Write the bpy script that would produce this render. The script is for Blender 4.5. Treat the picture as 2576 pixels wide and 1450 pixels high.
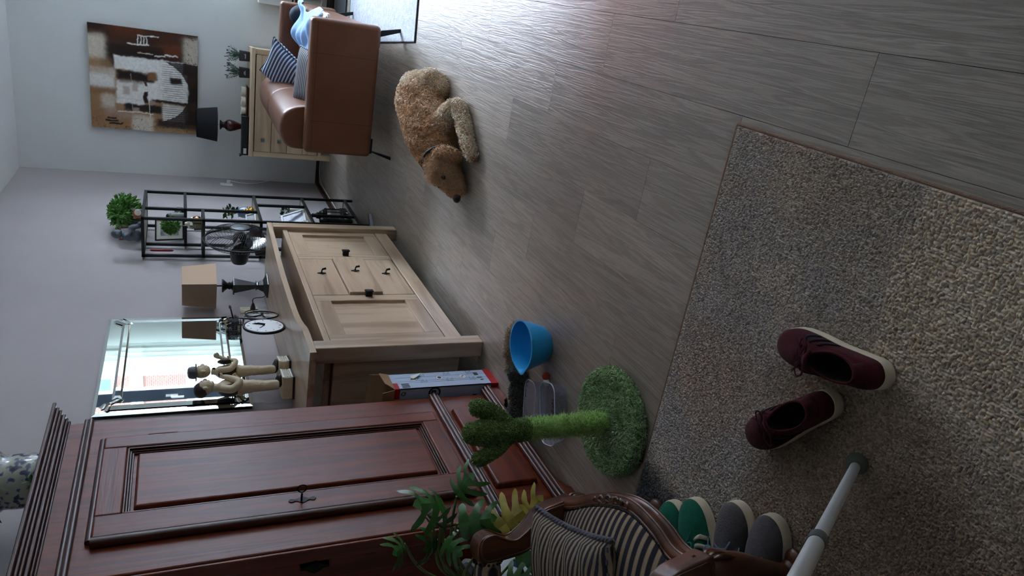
import bpy, bmesh, math, random
import numpy as np
from mathutils import Vector, Matrix, Euler, noise as mnoise

for o in list(bpy.data.objects):
    bpy.data.objects.remove(o, do_unlink=True)
SC = bpy.context.scene
COL = SC.collection
random.seed(7)
RNG = np.random.default_rng(7)
PI = math.pi

# ------------------------------------------------------------------ camera, world, light, exposure
def setup_camera():
    cd = bpy.data.cameras.new('camera'); co = bpy.data.objects.new('camera', cd); COL.objects.link(co)
    X = np.array([0.9185976, -0.16362013, 0.35973172])
    Y = np.array([0.39517406, 0.3894924, -0.83194539])
    Z = np.array([-0.00398976, 0.90637968, 0.42244522])
    M = np.array([X, Y, Z])                    # world from upright camera
    right, up, back = M[:, 0], M[:, 1], M[:, 2]
    m = Matrix(((-up[0], right[0], back[0], 0.0), (-up[1], right[1], back[1], 0.0),
                (-up[2], right[2], back[2], 1.33), (0, 0, 0, 1)))   # phone held on its side
    co.matrix_world = m
    cd.sensor_fit = 'HORIZONTAL'; cd.sensor_width = 36.0; cd.lens = 36.0 * 1800.0 / 2576.0
    cd.clip_start = 0.05; cd.clip_end = 200
    SC.camera = co
setup_camera()

SC.view_settings.view_transform = 'Standard'
SC.view_settings.look = 'None'
SC.view_settings.gamma = 1.0
SC.view_settings.use_curve_mapping = False
SC.view_settings.exposure = 2.0
SC.cycles.max_bounces = 8
SC.cycles.diffuse_bounces = 5
SC.cycles.glossy_bounces = 4
SC.cycles.transmission_bounces = 6
SC.cycles.transparent_max_bounces = 12
SC.cycles.caustics_reflective = False
SC.cycles.caustics_refractive = False
SC.cycles.sample_clamp_indirect = 6.0
SC.cycles.use_denoising = True

SKY = 52.0
def setup_world():
    w = bpy.data.worlds.new('sky'); SC.world = w; w.use_nodes = True
    nt = w.node_tree; bg = nt.nodes['Background']
    tc = nt.nodes.new('ShaderNodeTexCoord'); sp = nt.nodes.new('ShaderNodeSeparateXYZ')
    rp = nt.nodes.new('ShaderNodeValToRGB')
    nt.links.new(tc.outputs['Generated'], sp.inputs[0]); nt.links.new(sp.outputs['Z'], rp.inputs[0])
    e = rp.color_ramp.elements
    e[0].position = 0.0; e[0].color = (0.75, 0.845, 1.0, 1)
    e[1].position = 1.0; e[1].color = (0.54, 0.70, 1.0, 1)
    nt.links.new(rp.outputs[0], bg.inputs[0]); bg.inputs[1].default_value = SKY
setup_world()

def portal(name, loc, rot, sx, sy):
    ld = bpy.data.lights.new(name, 'AREA'); ld.shape = 'RECTANGLE'; ld.size = sx; ld.size_y = sy
    ld.cycles.is_portal = True
    lo = bpy.data.objects.new(name, ld); COL.objects.link(lo); lo.location = loc; lo.rotation_euler = rot
    return lo
# the big window beside the painting; daylight is the sky seen through its opening
WX0, WX1, WZ0, WZ1 = -0.14, 1.80, 0.70, 2.50
DX0, DX1, DZ0, DZ1 = 2.05, 4.75, 0.03, 2.45          # glazed garden doors further right
portal('window_portal', ((WX0 + WX1) / 2, 7.62, (WZ0 + WZ1) / 2), (-PI / 2, 0, 0), WX1 - WX0, WZ1 - WZ0)
portal('door_portal', ((DX0 + DX1) / 2, 7.62, (DZ0 + DZ1) / 2), (-PI / 2, 0, 0), DX1 - DX0, DZ1 - DZ0)
# ------------------------------------------------------------------ helpers: materials
def lin(c):
    f = lambda v: v / 12.92 if v <= 0.04045 else ((v + 0.055) / 1.055) ** 2.4
    return tuple(f(v / 255.0) for v in c)
def new_mat(name):
    m = bpy.data.materials.new(name); m.use_nodes = True
    nt = m.node_tree; b = nt.nodes['Principled BSDF']
    return m, nt, b
def plain(name, col, rough=0.6, metal=0.0, spec=0.5, bump=0.0, bscale=60.0, var=0.0, vscale=8.0, coat=0.0, trans=0.0, ior=1.45, sheen=0.0):
    m, nt, b = new_mat(name)
    col = tuple(col) + (1,) if len(col) == 3 else col
    b.inputs['Base Color'].default_value = col
    b.inputs['Roughness'].default_value = rough
    b.inputs['Metallic'].default_value = metal
    b.inputs['Specular IOR Level'].default_value = spec
    b.inputs['Coat Weight'].default_value = coat
    b.inputs['Coat Roughness'].default_value = 0.12
    b.inputs['Transmission Weight'].default_value = trans
    b.inputs['IOR'].default_value = ior
    b.inputs['Sheen Weight'].default_value = sheen
    if bump or var:
        tc = nt.nodes.new('ShaderNodeTexCoord')
    if var:
        n = nt.nodes.new('ShaderNodeTexNoise'); n.inputs['Scale'].default_value = vscale; n.inputs['Detail'].default_value = 5
        nt.links.new(tc.outputs['Object'], n.inputs['Vector'])
        mp = nt.nodes.new('ShaderNodeMapRange'); mp.inputs[3].default_value = 1 - var; mp.inputs[4].default_value = 1 + var
        mp.inputs[1].default_value = 0.3; mp.inputs[2].default_value = 0.7
        nt.links.new(n.outputs['Fac'], mp.inputs[0])
        mx = nt.nodes.new('ShaderNodeVectorMath'); mx.operation = 'SCALE'
        mx.inputs[0].default_value = col[:3]; nt.links.new(mp.outputs[0], mx.inputs['Scale'])
        nt.links.new(mx.outputs[0], b.inputs['Base Color'])
    if bump:
        n2 = nt.nodes.new('ShaderNodeTexNoise'); n2.inputs['Scale'].default_value = bscale; n2.inputs['Detail'].default_value = 4
        nt.links.new(tc.outputs['Object'], n2.inputs['Vector'])
        bp = nt.nodes.new('ShaderNodeBump'); bp.inputs['Strength'].default_value = bump; bp.inputs['Distance'].default_value = 0.01
        nt.links.new(n2.outputs['Fac'], bp.inputs['Height']); nt.links.new(bp.outputs[0], b.inputs['Normal'])
    return m
def wood(name, dark, light, axis='Z', rough=0.45, scale=9.0, stretch=0.07, bump=0.15, coat=0.0, rings=0.5, per_object=False, contrast=(0.3, 0.75), fine=0.35, spec=0.5):
    """streaky grain along one axis, with cathedral figure; solid texture in object space"""
    m, nt, b = new_mat(name); N = nt.nodes.new; L = nt.links.new
    tc = N('ShaderNodeTexCoord'); mp = N('ShaderNodeMapping')
    sc = [scale] * 3; sc['XYZ'.index(axis)] = scale * stretch
    mp.inputs['Scale'].default_value = sc
    src = tc.outputs['Object']
    if per_object:
        oi = N('ShaderNodeObjectInfo'); ml = N('ShaderNodeVectorMath'); ml.operation = 'SCALE'
        ml.inputs[0].default_value = (13.7, 31.3, 7.9); L(oi.outputs['Random'], ml.inputs['Scale'])
        ad = N('ShaderNodeVectorMath'); ad.operation = 'ADD'; L(src, ad.inputs[0]); L(ml.outputs[0], ad.inputs[1]); src = ad.outputs[0]
    L(src, mp.inputs['Vector'])
    n1 = N('ShaderNodeTexNoise'); n1.inputs['Scale'].default_value = 1.3; n1.inputs['Detail'].default_value = 6; n1.inputs['Distortion'].default_value = 0.6
    L(mp.outputs[0], n1.inputs['Vector'])
    wv = N('ShaderNodeMath'); wv.operation = 'MULTIPLY'; wv.inputs[1].default_value = 26.0 * rings
    L(n1.outputs['Fac'], wv.inputs[0])
    sn = N('ShaderNodeMath'); sn.operation = 'SINE'; L(wv.outputs[0], sn.inputs[0])
    n2 = N('ShaderNodeTexNoise'); n2.inputs['Scale'].default_value = 14.0; n2.inputs['Detail'].default_value = 3
    L(mp.outputs[0], n2.inputs['Vector'])
    mr = N('ShaderNodeMapRange'); mr.inputs[1].default_value = -1; mr.inputs[2].default_value = 1
    L(sn.outputs[0], mr.inputs[0])
    mxf = N('ShaderNodeMix'); mxf.inputs[0].default_value = fine
    L(mr.outputs[0], mxf.inputs[2]); L(n2.outputs['Fac'], mxf.inputs[3])
    mx2 = N('ShaderNodeMix'); mx2.inputs[0].default_value = 0.5
    L(mxf.outputs[0], mx2.inputs[2]); L(n1.outputs['Fac'], mx2.inputs[3])
    rp = N('ShaderNodeValToRGB'); e = rp.color_ramp.elements
    e[0].position = contrast[0]; e[0].color = tuple(dark) + (1,); e[1].position = contrast[1]; e[1].color = tuple(light) + (1,)
    L(mx2.outputs[0], rp.inputs[0])
    colout = rp.outputs[0]
    if per_object:
        mr2 = N('ShaderNodeMapRange'); mr2.inputs[3].default_value = 0.84; mr2.inputs[4].default_value = 1.12
        L(oi.outputs['Random'], mr2.inputs[0])
        vs = N('ShaderNodeVectorMath'); vs.operation = 'SCALE'; L(colout, vs.inputs[0]); L(mr2.outputs[0], vs.inputs['Scale']); colout = vs.outputs[0]
    L(colout, b.inputs['Base Color'])
    b.inputs['Roughness'].default_value = rough; b.inputs['Coat Weight'].default_value = coat; b.inputs['Coat Roughness'].default_value = 0.2
    b.inputs['Specular IOR Level'].default_value = spec
    if bump:
        bp = N('ShaderNodeBump'); bp.inputs['Strength'].default_value = bump; bp.inputs['Distance'].default_value = 0.004
        L(mxf.outputs[0], bp.inputs['Height']); L(bp.outputs[0], b.inputs['Normal'])
    return m
def vcol_mat(name, rough=0.6, spec=0.3, metal=0.0, bump=0.0, bscale=80.0, coat=0.0, sheen=0.0):
    m, nt, b = new_mat(name); at = nt.nodes.new('ShaderNodeAttribute'); at.attribute_name = 'tint'
    nt.links.new(at.outputs['Color'], b.inputs['Base Color'])
    b.inputs['Roughness'].default_value = rough; b.inputs['Specular IOR Level'].default_value = spec; b.inputs['Metallic'].default_value = metal
    b.inputs['Coat Weight'].default_value = coat; b.inputs['Coat Roughness'].default_value = 0.1; b.inputs['Sheen Weight'].default_value = sheen
    if bump:
        tc = nt.nodes.new('ShaderNodeTexCoord'); n2 = nt.nodes.new('ShaderNodeTexNoise'); n2.inputs['Scale'].default_value = bscale; n2.inputs['Detail'].default_value = 4
        nt.links.new(tc.outputs['Object'], n2.inputs['Vector'])
        bp = nt.nodes.new('ShaderNodeBump'); bp.inputs['Strength'].default_value = bump; bp.inputs['Distance'].default_value = 0.01
        nt.links.new(n2.outputs['Fac'], bp.inputs['Height']); nt.links.new(bp.outputs[0], b.inputs['Normal'])
    return m
def stripes(name, ca, cb, axis='Y', period=0.02, duty=0.5, rough=0.85, bump=0.25, wob=0.0):
    """woven stripes across one object axis"""
    m, nt, b = new_mat(name); N = nt.nodes.new; L = nt.links.new
    tc = N('ShaderNodeTexCoord'); sp = N('ShaderNodeSeparateXYZ')
    nz = N('ShaderNodeTexNoise'); nz.inputs['Scale'].default_value = 9.0; L(tc.outputs['Object'], nz.inputs['Vector'])
    L(tc.outputs['Object'], sp.inputs[0])
    ad = N('ShaderNodeMath'); ad.operation = 'MULTIPLY_ADD'; ad.inputs[1].default_value = wob
    L(nz.outputs['Fac'], ad.inputs[0]); L(sp.outputs[axis], ad.inputs[2])
    dv = N('ShaderNodeMath'); dv.operation = 'DIVIDE'; dv.inputs[1].default_value = period; L(ad.outputs[0], dv.inputs[0])
    fr = N('ShaderNodeMath'); fr.operation = 'FRACT'; L(dv.outputs[0], fr.inputs[0])
    pp = N('ShaderNodeMath'); pp.operation = 'PINGPONG'; pp.inputs[1].default_value = 0.5; L(fr.outputs[0], pp.inputs[0])
    mr = N('ShaderNodeMapRange'); mr.inputs[1].default_value = 0.5 * duty - 0.05; mr.inputs[2].default_value = 0.5 * duty + 0.05
    L(pp.outputs[0], mr.inputs[0])
    mx = N('ShaderNodeMix'); mx.data_type = 'RGBA'; L(mr.outputs[0], mx.inputs[0])
    mx.inputs[6].default_value = tuple(ca) + (1,); mx.inputs[7].default_value = tuple(cb) + (1,)
    wv = N('ShaderNodeTexNoise'); wv.inputs['Scale'].default_value = 350.0; L(tc.outputs['Object'], wv.inputs['Vector'])
    m2 = N('ShaderNodeMapRange'); m2.inputs[3].default_value = 0.75; m2.inputs[4].default_value = 1.25; L(wv.outputs['Fac'], m2.inputs[0])
    vs = N('ShaderNodeVectorMath'); vs.operation = 'SCALE'; L(mx.outputs[2], vs.inputs[0]); L(m2.outputs[0], vs.inputs['Scale'])
    L(vs.outputs[0], b.inputs['Base Color']); b.inputs['Roughness'].default_value = rough
    b.inputs['Specular IOR Level'].default_value = 0.2
    hh = N('ShaderNodeMath'); hh.operation = 'MULTIPLY_ADD'; hh.inputs[1].default_value = 0.25; L(wv.outputs['Fac'], hh.inputs[0]); L(mr.outputs[0], hh.inputs[2])
    bp = N('ShaderNodeBump'); bp.inputs['Strength'].default_value = bump; bp.inputs['Distance'].default_value = 0.003
    L(hh.outputs[0], bp.inputs['Height']); L(bp.outputs[0], b.inputs['Normal'])
    return m
def glass(name, col=(0.95, 0.98, 0.97), refl=0.06, rough=0.02):
    """thin pane: clear body with a glossy skin"""
    m = bpy.data.materials.new(name); m.use_nodes = True; nt = m.node_tree; nt.nodes.clear(); N = nt.nodes.new
    out = N('ShaderNodeOutputMaterial'); tr = N('ShaderNodeBsdfTransparent'); gl = N('ShaderNodeBsdfGlossy'); mx = N('ShaderNodeMixShader')
    tr.inputs[0].default_value = tuple(col) + (1,); gl.inputs['Roughness'].default_value = rough
    fr = N('ShaderNodeFresnel'); fr.inputs[0].default_value = 1.45
    ad = N('ShaderNodeMath'); ad.operation = 'MULTIPLY_ADD'; ad.inputs[1].default_value = 0.8; ad.inputs[2].default_value = refl
    nt.links.new(fr.outputs[0], ad.inputs[0]); nt.links.new(ad.outputs[0], mx.inputs[0])
    nt.links.new(tr.outputs[0], mx.inputs[1]); nt.links.new(gl.outputs[0], mx.inputs[2]); nt.links.new(mx.outputs[0], out.inputs[0])
    return m
# ------------------------------------------------------------------ helpers: mesh building
class MB:
    def __init__(self):
        self.v = []; self.f = []; self.c = []; self.n = 0
    def add(self, verts, faces, M=None, col=None):
        verts = np.asarray(verts, float).reshape(-1, 3)
        if M is not None:
            A = np.array(M); verts = verts @ A[:3, :3].T + A[:3, 3]
        self.v.append(verts); n = self.n
        self.f.extend([tuple(int(i) + n for i in f) for f in faces])
        cc = np.ones((len(verts), 3)) if col is None else np.broadcast_to(np.asarray(col, float), (len(verts), 3))
        self.c.append(np.array(cc)); self.n += len(verts)
        return self
    def box(self, x0, x1, y0, y1, z0, z1, M=None, col=None):
        v = [(x0, y0, z0), (x1, y0, z0), (x1, y1, z0), (x0, y1, z0), (x0, y0, z1), (x1, y0, z1), (x1, y1, z1), (x0, y1, z1)]
        f = [(3, 2, 1, 0), (4, 5, 6, 7), (0, 1, 5, 4), (1, 2, 6, 5), (2, 3, 7, 6), (3, 0, 4, 7)]
        return self.add(v, f, M, col)
    def cbox(self, c, s, rot=None, col=None):
        M = Matrix.Translation(c) @ (Euler(rot).to_matrix().to_4x4() if rot else Matrix.Identity(4))
        return self.box(-s[0] / 2, s[0] / 2, -s[1] / 2, s[1] / 2, -s[2] / 2, s[2] / 2, M, col)
    def taper(self, c, s0, s1, h, M=None, col=None):
        """frustum with square ends: size s0 at the bottom, s1 at the top"""
        a, b = s0[0] / 2, s0[1] / 2; p, q = s1[0] / 2, s1[1] / 2; x, y, z = c
        v = [(x - a, y - b, z), (x + a, y - b, z), (x + a, y + b, z), (x - a, y + b, z), (x - p, y - q, z + h), (x + p, y - q, z + h), (x + p, y + q, z + h), (x - p, y + q, z + h)]
        f = [(3, 2, 1, 0), (4, 5, 6, 7), (0, 1, 5, 4), (1, 2, 6, 5), (2, 3, 7, 6), (3, 0, 4, 7)]
        return self.add(v, f, M, col)
    def prism(self, poly, a0, a1, axis='Z', M=None, col=None):
        """polygon extruded along an axis: Z -> (x,y), Y -> (x,z), X -> (y,z)"""
        n = len(poly)
        def mk(p, a):
            return {'Z': (p[0], p[1], a), 'Y': (p[0], a, p[1]), 'X': (a, p[0], p[1])}[axis]
        v = [mk(p, a0) for p in poly] + [mk(p, a1) for p in poly]
        f = [tuple(range(n))[::-1], tuple(range(n, 2 * n))] + [(i, (i + 1) % n, n + (i + 1) % n, n + i) for i in range(n)]
        return self.add(v, f, M, col)
    def lathe(self, prof, seg=24, c=(0, 0, 0), M=None, col=None, cap=True):
        v = []; f = []
        for (r, z) in prof:
            for k in range(seg):
                a = 2 * PI * k / seg; v.append((c[0] + r * math.cos(a), c[1] + r * math.sin(a), c[2] + z))
        for i in range(len(prof) - 1):
            for k in range(seg):
                k2 = (k + 1) % seg; f.append((i * seg + k, i * seg + k2, (i + 1) * seg + k2, (i + 1) * seg + k))
        if cap:
            f.append(tuple(range(seg))[::-1]); f.append(tuple(range((len(prof) - 1) * seg, len(prof) * seg)))
        return self.add(v, f, M, col)
    def tube(self, pts, r, seg=8, M=None, col=None, closed=False, flat=1.0):
        pts = [Vector(p) for p in pts]; n = len(pts)
        rr = [r] * n if not hasattr(r, '__len__') else list(r)
        v = []; f = []; up = None
        for i, p in enumerate(pts):
            if closed: t = pts[(i + 1) % n] - pts[i - 1]
            else: t = pts[min(i + 1, n - 1)] - pts[max(i - 1, 0)]
            if t.length < 1e-9: t = Vector((0, 0, 1))
            t.normalize()
            if up is None:
                up = Vector((0, 0, 1)) if abs(t.z) < 0.9 else Vector((1, 0, 0))
            a = up - t * up.dot(t)
            if a.length < 1e-6: a = t.orthogonal()
            a.normalize(); b = t.cross(a); up = a
            for k in range(seg):
                w = 2 * PI * k / seg; q = p + a * (math.cos(w) * rr[i] * flat) + b * (math.sin(w) * rr[i]); v.append(tuple(q))
        m = n if closed else n - 1
        for i in range(m):
            j = (i + 1) % n
            for k in range(seg):
                k2 = (k + 1) % seg; f.append((i * seg + k, i * seg + k2, j * seg + k2, j * seg + k))
        if not closed:
            f.append(tuple(range(seg))[::-1]); f.append(tuple(range((n - 1) * seg, n * seg)))
        return self.add(v, f, M, col)
    def ell(self, c, r, seg=16, rings=10, M=None, col=None):
        if not hasattr(r, '__len__'): r = (r, r, r)
        v = [(c[0], c[1], c[2] - r[2])]; f = []
        for i in range(1, rings):
            ph = -PI / 2 + PI * i / rings
            for k in range(seg):
                a = 2 * PI * k / seg
                v.append((c[0] + r[0] * math.cos(ph) * math.cos(a), c[1] + r[1] * math.cos(ph) * math.sin(a), c[2] + r[2] * math.sin(ph)))
        v.append((c[0], c[1], c[2] + r[2])); last = len(v) - 1
        for k in range(seg): f.append((0, 1 + (k + 1) % seg, 1 + k))
        for i in range(rings - 2):
            for k in range(seg):
                k2 = (k + 1) % seg; f.append((1 + i * seg + k, 1 + i * seg + k2, 1 + (i + 1) * seg + k2, 1 + (i + 1) * seg + k))
        b = 1 + (rings - 2) * seg
        for k in range(seg): f.append((b + k, b + (k + 1) % seg, last))
        return self.add(v, f, M, col)
    def grid(self, fn, nu, nv, M=None, col=None, wrapu=False, flip=False):
        v = []; f = []
        for i in range(nu):
            for j in range(nv):
                u = i / nu if wrapu else i / (nu - 1); v.append(fn(u, j / (nv - 1)))
        for i in range(nu if wrapu else nu - 1):
            for j in range(nv - 1):
                i2 = (i + 1) % nu; q = (i * nv + j, i2 * nv + j, i2 * nv + j + 1, i * nv + j + 1)
                f.append(q[::-1] if flip else q)
        return self.add(v, f, M, col)
    def loft(self, rings, cap=True, M=None, col=None):
        n = len(rings[0]); v = [p for r in rings for p in r]; f = []
        for i in range(len(rings) - 1):
            for k in range(n):
                k2 = (k + 1) % n; f.append((i * n + k, i * n + k2, (i + 1) * n + k2, (i + 1) * n + k))
        if cap:
            f.append(tuple(range(n))[::-1]); f.append(tuple(range((len(rings) - 1) * n, len(rings) * n)))
        return self.add(v, f, M, col)
    def pillow(self, w, h, t, n=18, M=None, pinch=0.10, col=None):
        """soft square cushion in its local x/y plane with pulled corners"""
        for s in (1, -1):
            def fn(a, b, s=s):
                u, q = 2 * a - 1, 2 * b - 1
                x = w / 2 * u * (1 - pinch * (1 - q * q) * abs(u)); y = h / 2 * q * (1 - pinch * (1 - u * u) * abs(q))
                z = s * t / 2 * ((1 - u ** 4) * (1 - q ** 4)) ** 0.55
                return (x, y, z)
            self.grid(fn, n, n, M, col, flip=(s < 0))
        return self
    def verts(self):
        return np.concatenate(self.v) if self.v else np.zeros((0, 3))

WORLD = {}                                     # things whose parts are given in room coordinates
def root_of(o):
    while o.parent is not None: o = o.parent
    return o
def mesh_from(name, mb, smooth=None, keepcol=False, off=None):
    me = bpy.data.meshes.new(name); v = mb.verts()
    if off is not None: v = v - np.array(off)
    me.from_pydata(v.tolist(), [], mb.f); me.update()
    if keepcol:
        ca = me.color_attributes.new('tint', 'FLOAT_COLOR', 'POINT'); c = np.concatenate(mb.c)
        ca.data.foreach_set('color', np.concatenate([c, np.ones((len(c), 1))], 1).ravel())
    if smooth is not None:
        me.polygons.foreach_set('use_smooth', np.ones(len(me.polygons), bool))
        me.set_sharp_from_angle(angle=math.radians(smooth))
    return me
def obj(name, mb, mat, parent=None, smooth=None, bevel=0.0, seg=2, keepcol=False, label=None, subs=0, stuff=False):
    off = None
    if parent is not None:
        rt = root_of(parent)
        if rt.name in WORLD: off = WORLD[rt.name]
    me = mesh_from(name, mb, smooth, keepcol, off)
    o = bpy.data.objects.new(name, me); COL.objects.link(o)
    for mm in (mat if isinstance(mat, (list, tuple)) else [mat]): me.materials.append(mm)
    if parent is not None: o.parent = parent
    if bevel:
        b = o.modifiers.new('edge', 'BEVEL'); b.width = bevel; b.segments = seg; b.limit_method = 'ANGLE'; b.angle_limit = math.radians(40)
        me.polygons.foreach_set('use_smooth', np.ones(len(me.polygons), bool)); me.set_sharp_from_angle(angle=math.radians(50))
        b.harden_normals = False
    if subs:
        s = o.modifiers.new('soft', 'SUBSURF'); s.levels = subs; s.render_levels = subs
    if label: o['label'] = label
    if stuff: o['kind'] = 'stuff'
    return o
def thing(name, label, cat, loc=(0, 0, 0), rot=(0, 0, 0), group=None, world=False):
    o = bpy.data.objects.new(name, None); COL.objects.link(o); o.empty_display_size = 0.05
    o.location = loc; o.rotation_euler = rot if hasattr(rot, '__len__') else (0, 0, rot)
    o['label'] = label; o['category'] = cat
    if group: o['group'] = group
    if world: WORLD[o.name] = tuple(loc)
    return o
def solo(name, mb, mat, label, cat, loc=(0, 0, 0), rot=(0, 0, 0), group=None, world=False, **kw):
    """a thing that is one mesh; with world=True the vertices are room coordinates"""
    if world:
        v = mb.verts(); lo, hi = v.min(0), v.max(0); loc = ((lo[0] + hi[0]) / 2, (lo[1] + hi[1]) / 2, lo[2])
        mb.v = [a - np.array(loc) for a in mb.v]
    o = obj(name, mb, mat, None, **kw)
    o.location = loc; o.rotation_euler = rot if hasattr(rot, '__len__') else (0, 0, rot)
    o['label'] = label; o['category'] = cat
    if group: o['group'] = group
    return o
def struct(name, mb, mat, **kw):
    o = obj(name, mb, mat, None, **kw); o['kind'] = 'structure'; return o
def dup(root, loc, rot, label, group=None):
    r = root.copy(); COL.objects.link(r); r.location = loc; r.rotation_euler = rot if hasattr(rot, '__len__') else (0, 0, rot)
    r['label'] = label
    if group: r['group'] = group
    for ch in list(root.children):
        c = ch.copy(); COL.objects.link(c); c.parent = r
        for g in ch.children:
            d = g.copy(); COL.objects.link(d); d.parent = c
    return r
def organic(mb, voxel, smooth=6, name='form'):
    """fuse overlapping lumps into one continuous skin; returns an MB"""
    me = mesh_from(name, mb); t = bpy.data.objects.new(name, me); COL.objects.link(t)
    r = t.modifiers.new('fuse', 'REMESH'); r.mode = 'VOXEL'; r.voxel_size = voxel
    if smooth:
        s = t.modifiers.new('smooth', 'SMOOTH'); s.iterations = smooth; s.factor = 0.5
    dg = bpy.context.evaluated_depsgraph_get(); ev = t.evaluated_get(dg); em = ev.to_mesh()
    n = len(em.vertices); co = np.empty(n * 3); em.vertices.foreach_get('co', co)
    faces = [tuple(p.vertices) for p in em.polygons]
    ev.to_mesh_clear(); bpy.data.objects.remove(t); bpy.data.meshes.remove(me)
    out = MB(); out.add(co.reshape(-1, 3), faces); return out
def fur_mb(base, n, length, radius, seed=1, lean=(0, 0, -0.3), curl=0.5, keep=None, colfn=None, segs=2, along=None, sides=3, coil=0.0):
    """many small tapering curls rooted on the faces of an MB"""
    rng = np.random.default_rng(seed); V = base.verts(); tri = []
    for f in base.f:
        for k in range(1, len(f) - 1): tri.append((f[0], f[k], f[k + 1]))
    T = np.array(tri); A, B, C = V[T[:, 0]], V[T[:, 1]], V[T[:, 2]]
    nr = np.cross(B - A, C - A); ar = np.linalg.norm(nr, axis=1); ar[ar == 0] = 1e-12
    idx = rng.choice(len(T), n, p=ar / ar.sum()); r1 = np.sqrt(rng.random(n)); r2 = rng.random(n)
    P = A[idx] * (1 - r1)[:, None] + B[idx] * (r1 * (1 - r2))[:, None] + C[idx] * (r1 * r2)[:, None]
    Nn = nr[idx] / ar[idx][:, None]
    if keep is not None:
        k = keep(P, Nn); P, Nn = P[k], Nn[k]; n = len(P)
    ln = np.broadcast_to(np.asarray(lean, float), (n, 3)) if along is None else along(P, Nn)
    d = Nn + ln + rng.normal(0, curl, (n, 3)) * 0.6; d /= np.linalg.norm(d, axis=1)[:, None]
    side = np.cross(d, rng.normal(0, 1, (n, 3))); side /= np.linalg.norm(side, axis=1)[:, None]; s2 = np.cross(d, side)
    L = length * rng.uniform(0.6, 1.25, n)[:, None]; bend = side * L * curl
    R = radius * rng.uniform(0.7, 1.3, n)[:, None]; verts = []
    for q in range(segs):
        t = q / segs; ctr = (P + d * L * t + bend * t * t if not coil else P + d * L * 0.55 * t + (side * np.sin(t * coil) + s2 * (1 - np.cos(t * coil))) * L * 0.28) - Nn * radius * 0.4; rad = R * (1 - 0.55 * t * t)
        for k in range(sides):
            a = 2 * PI * k / sides; verts.append(ctr + (side * math.cos(a) + s2 * math.sin(a)) * rad)
    verts.append(P + d * L + bend if not coil else P + d * L * 0.55 + (side * np.sin(coil) + s2 * (1 - np.cos(coil))) * L * 0.28); m = segs * sides + 1
    VV = np.stack(verts, 1).reshape(-1, 3); faces = []
    loc = []
    for q in range(segs - 1):
        for k in range(sides): loc.append((q * sides + k, q * sides + (k + 1) % sides, (q + 1) * sides + (k + 1) % sides, (q + 1) * sides + k))
    for k in range(sides): loc.append(((segs - 1) * sides + k, (segs - 1) * sides + (k + 1) % sides, segs * sides))
    for i in range(n):
        b = i * m; faces.extend([tuple(x + b for x in q) for q in loc])
    out = MB(); out.v = [VV]; out.f = faces; out.n = len(VV)
    if colfn is not None:
        c = colfn(P, Nn, rng); out.c = [np.repeat(c, m, axis=0)]
    else: out.c = [np.ones((len(VV), 3))]
    return out
def arc(c, r, a0, a1, n, plane='XZ', y=0.0):
    return [(c[0] + r * math.cos(a0 + (a1 - a0) * i / (n - 1)), c[1] + r * math.sin(a0 + (a1 - a0) * i / (n - 1))) for i in range(n)]
def catmull(pts, n=8, closed=False):
    P = [Vector(p) for p in pts]; out = []; m = len(P)
    rng = range(m) if closed else range(m - 1)
    for i in rng:
        if closed: a, b, c, d = P[i - 1], P[i], P[(i + 1) % m], P[(i + 2) % m]
        else: a, b, c, d = P[max(i - 1, 0)], P[i], P[i + 1], P[min(i + 2, m - 1)]
        for k in range(n):
            t = k / n
            out.append(0.5 * ((2 * b) + (c - a) * t + (2 * a - 5 * b + 4 * c - d) * t * t + (3 * b - a - 3 * c + d) * t ** 3))
    if not closed: out.append(P[-1])
    return [tuple(p) for p in out]
def vnoise(x, y, seed=0):
    """vectorised smooth value noise in 0..1"""
    x = np.asarray(x, float) + seed * 17.13; y = np.asarray(y, float) + seed * 5.71
    xi, yi = np.floor(x).astype(int), np.floor(y).astype(int); fx, fy = x - xi, y - yi
    h = lambda a, b: (np.abs(np.sin(a * 127.1 + b * 311.7) * 43758.5453) % 1.0)
    fx = fx * fx * (3 - 2 * fx); fy = fy * fy * (3 - 2 * fy)
    return (h(xi, yi) * (1 - fx) + h(xi + 1, yi) * fx) * (1 - fy) + (h(xi, yi + 1) * (1 - fx) + h(xi + 1, yi + 1) * fx) * fy
def fbm(x, y, seed=0, o=4):
    s = 0; a = 0.5; t = 0
    for k in range(o):
        s = s + a * vnoise(np.asarray(x) * 2 ** k, np.asarray(y) * 2 ** k, seed + k); t += a; a *= 0.5
    return s / t
# ------------------------------------------------------------------ materials
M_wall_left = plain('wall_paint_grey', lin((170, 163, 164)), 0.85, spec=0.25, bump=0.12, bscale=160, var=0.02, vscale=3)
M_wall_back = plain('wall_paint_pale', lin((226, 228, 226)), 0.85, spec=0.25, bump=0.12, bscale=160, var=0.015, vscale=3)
M_ceil = plain('ceiling_paint', lin((226, 226, 224)), 0.9, spec=0.2)
M_plank = wood('vinyl_plank', lin((118, 108, 97)), lin((162, 151, 138)), 'Y', rough=0.36, scale=26, stretch=0.05, bump=0.22, spec=0.85, rings=1.6, per_object=True, contrast=(0.2, 0.72), fine=0.5)
M_screed = plain('screed', lin((60, 58, 55)), 0.9)
M_base = wood('baseboard_wood', lin((48, 26, 20)), lin((78, 46, 36)), 'Y', rough=0.4, scale=14)
M_frame_dark = plain('window_frame_paint', lin((52, 62, 78)), 0.35)
M_white_paint = plain('white_paint', lin((232, 232, 230)), 0.4)
M_glass = glass('window_glass', (0.97, 0.99, 0.98), 0.04)

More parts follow.
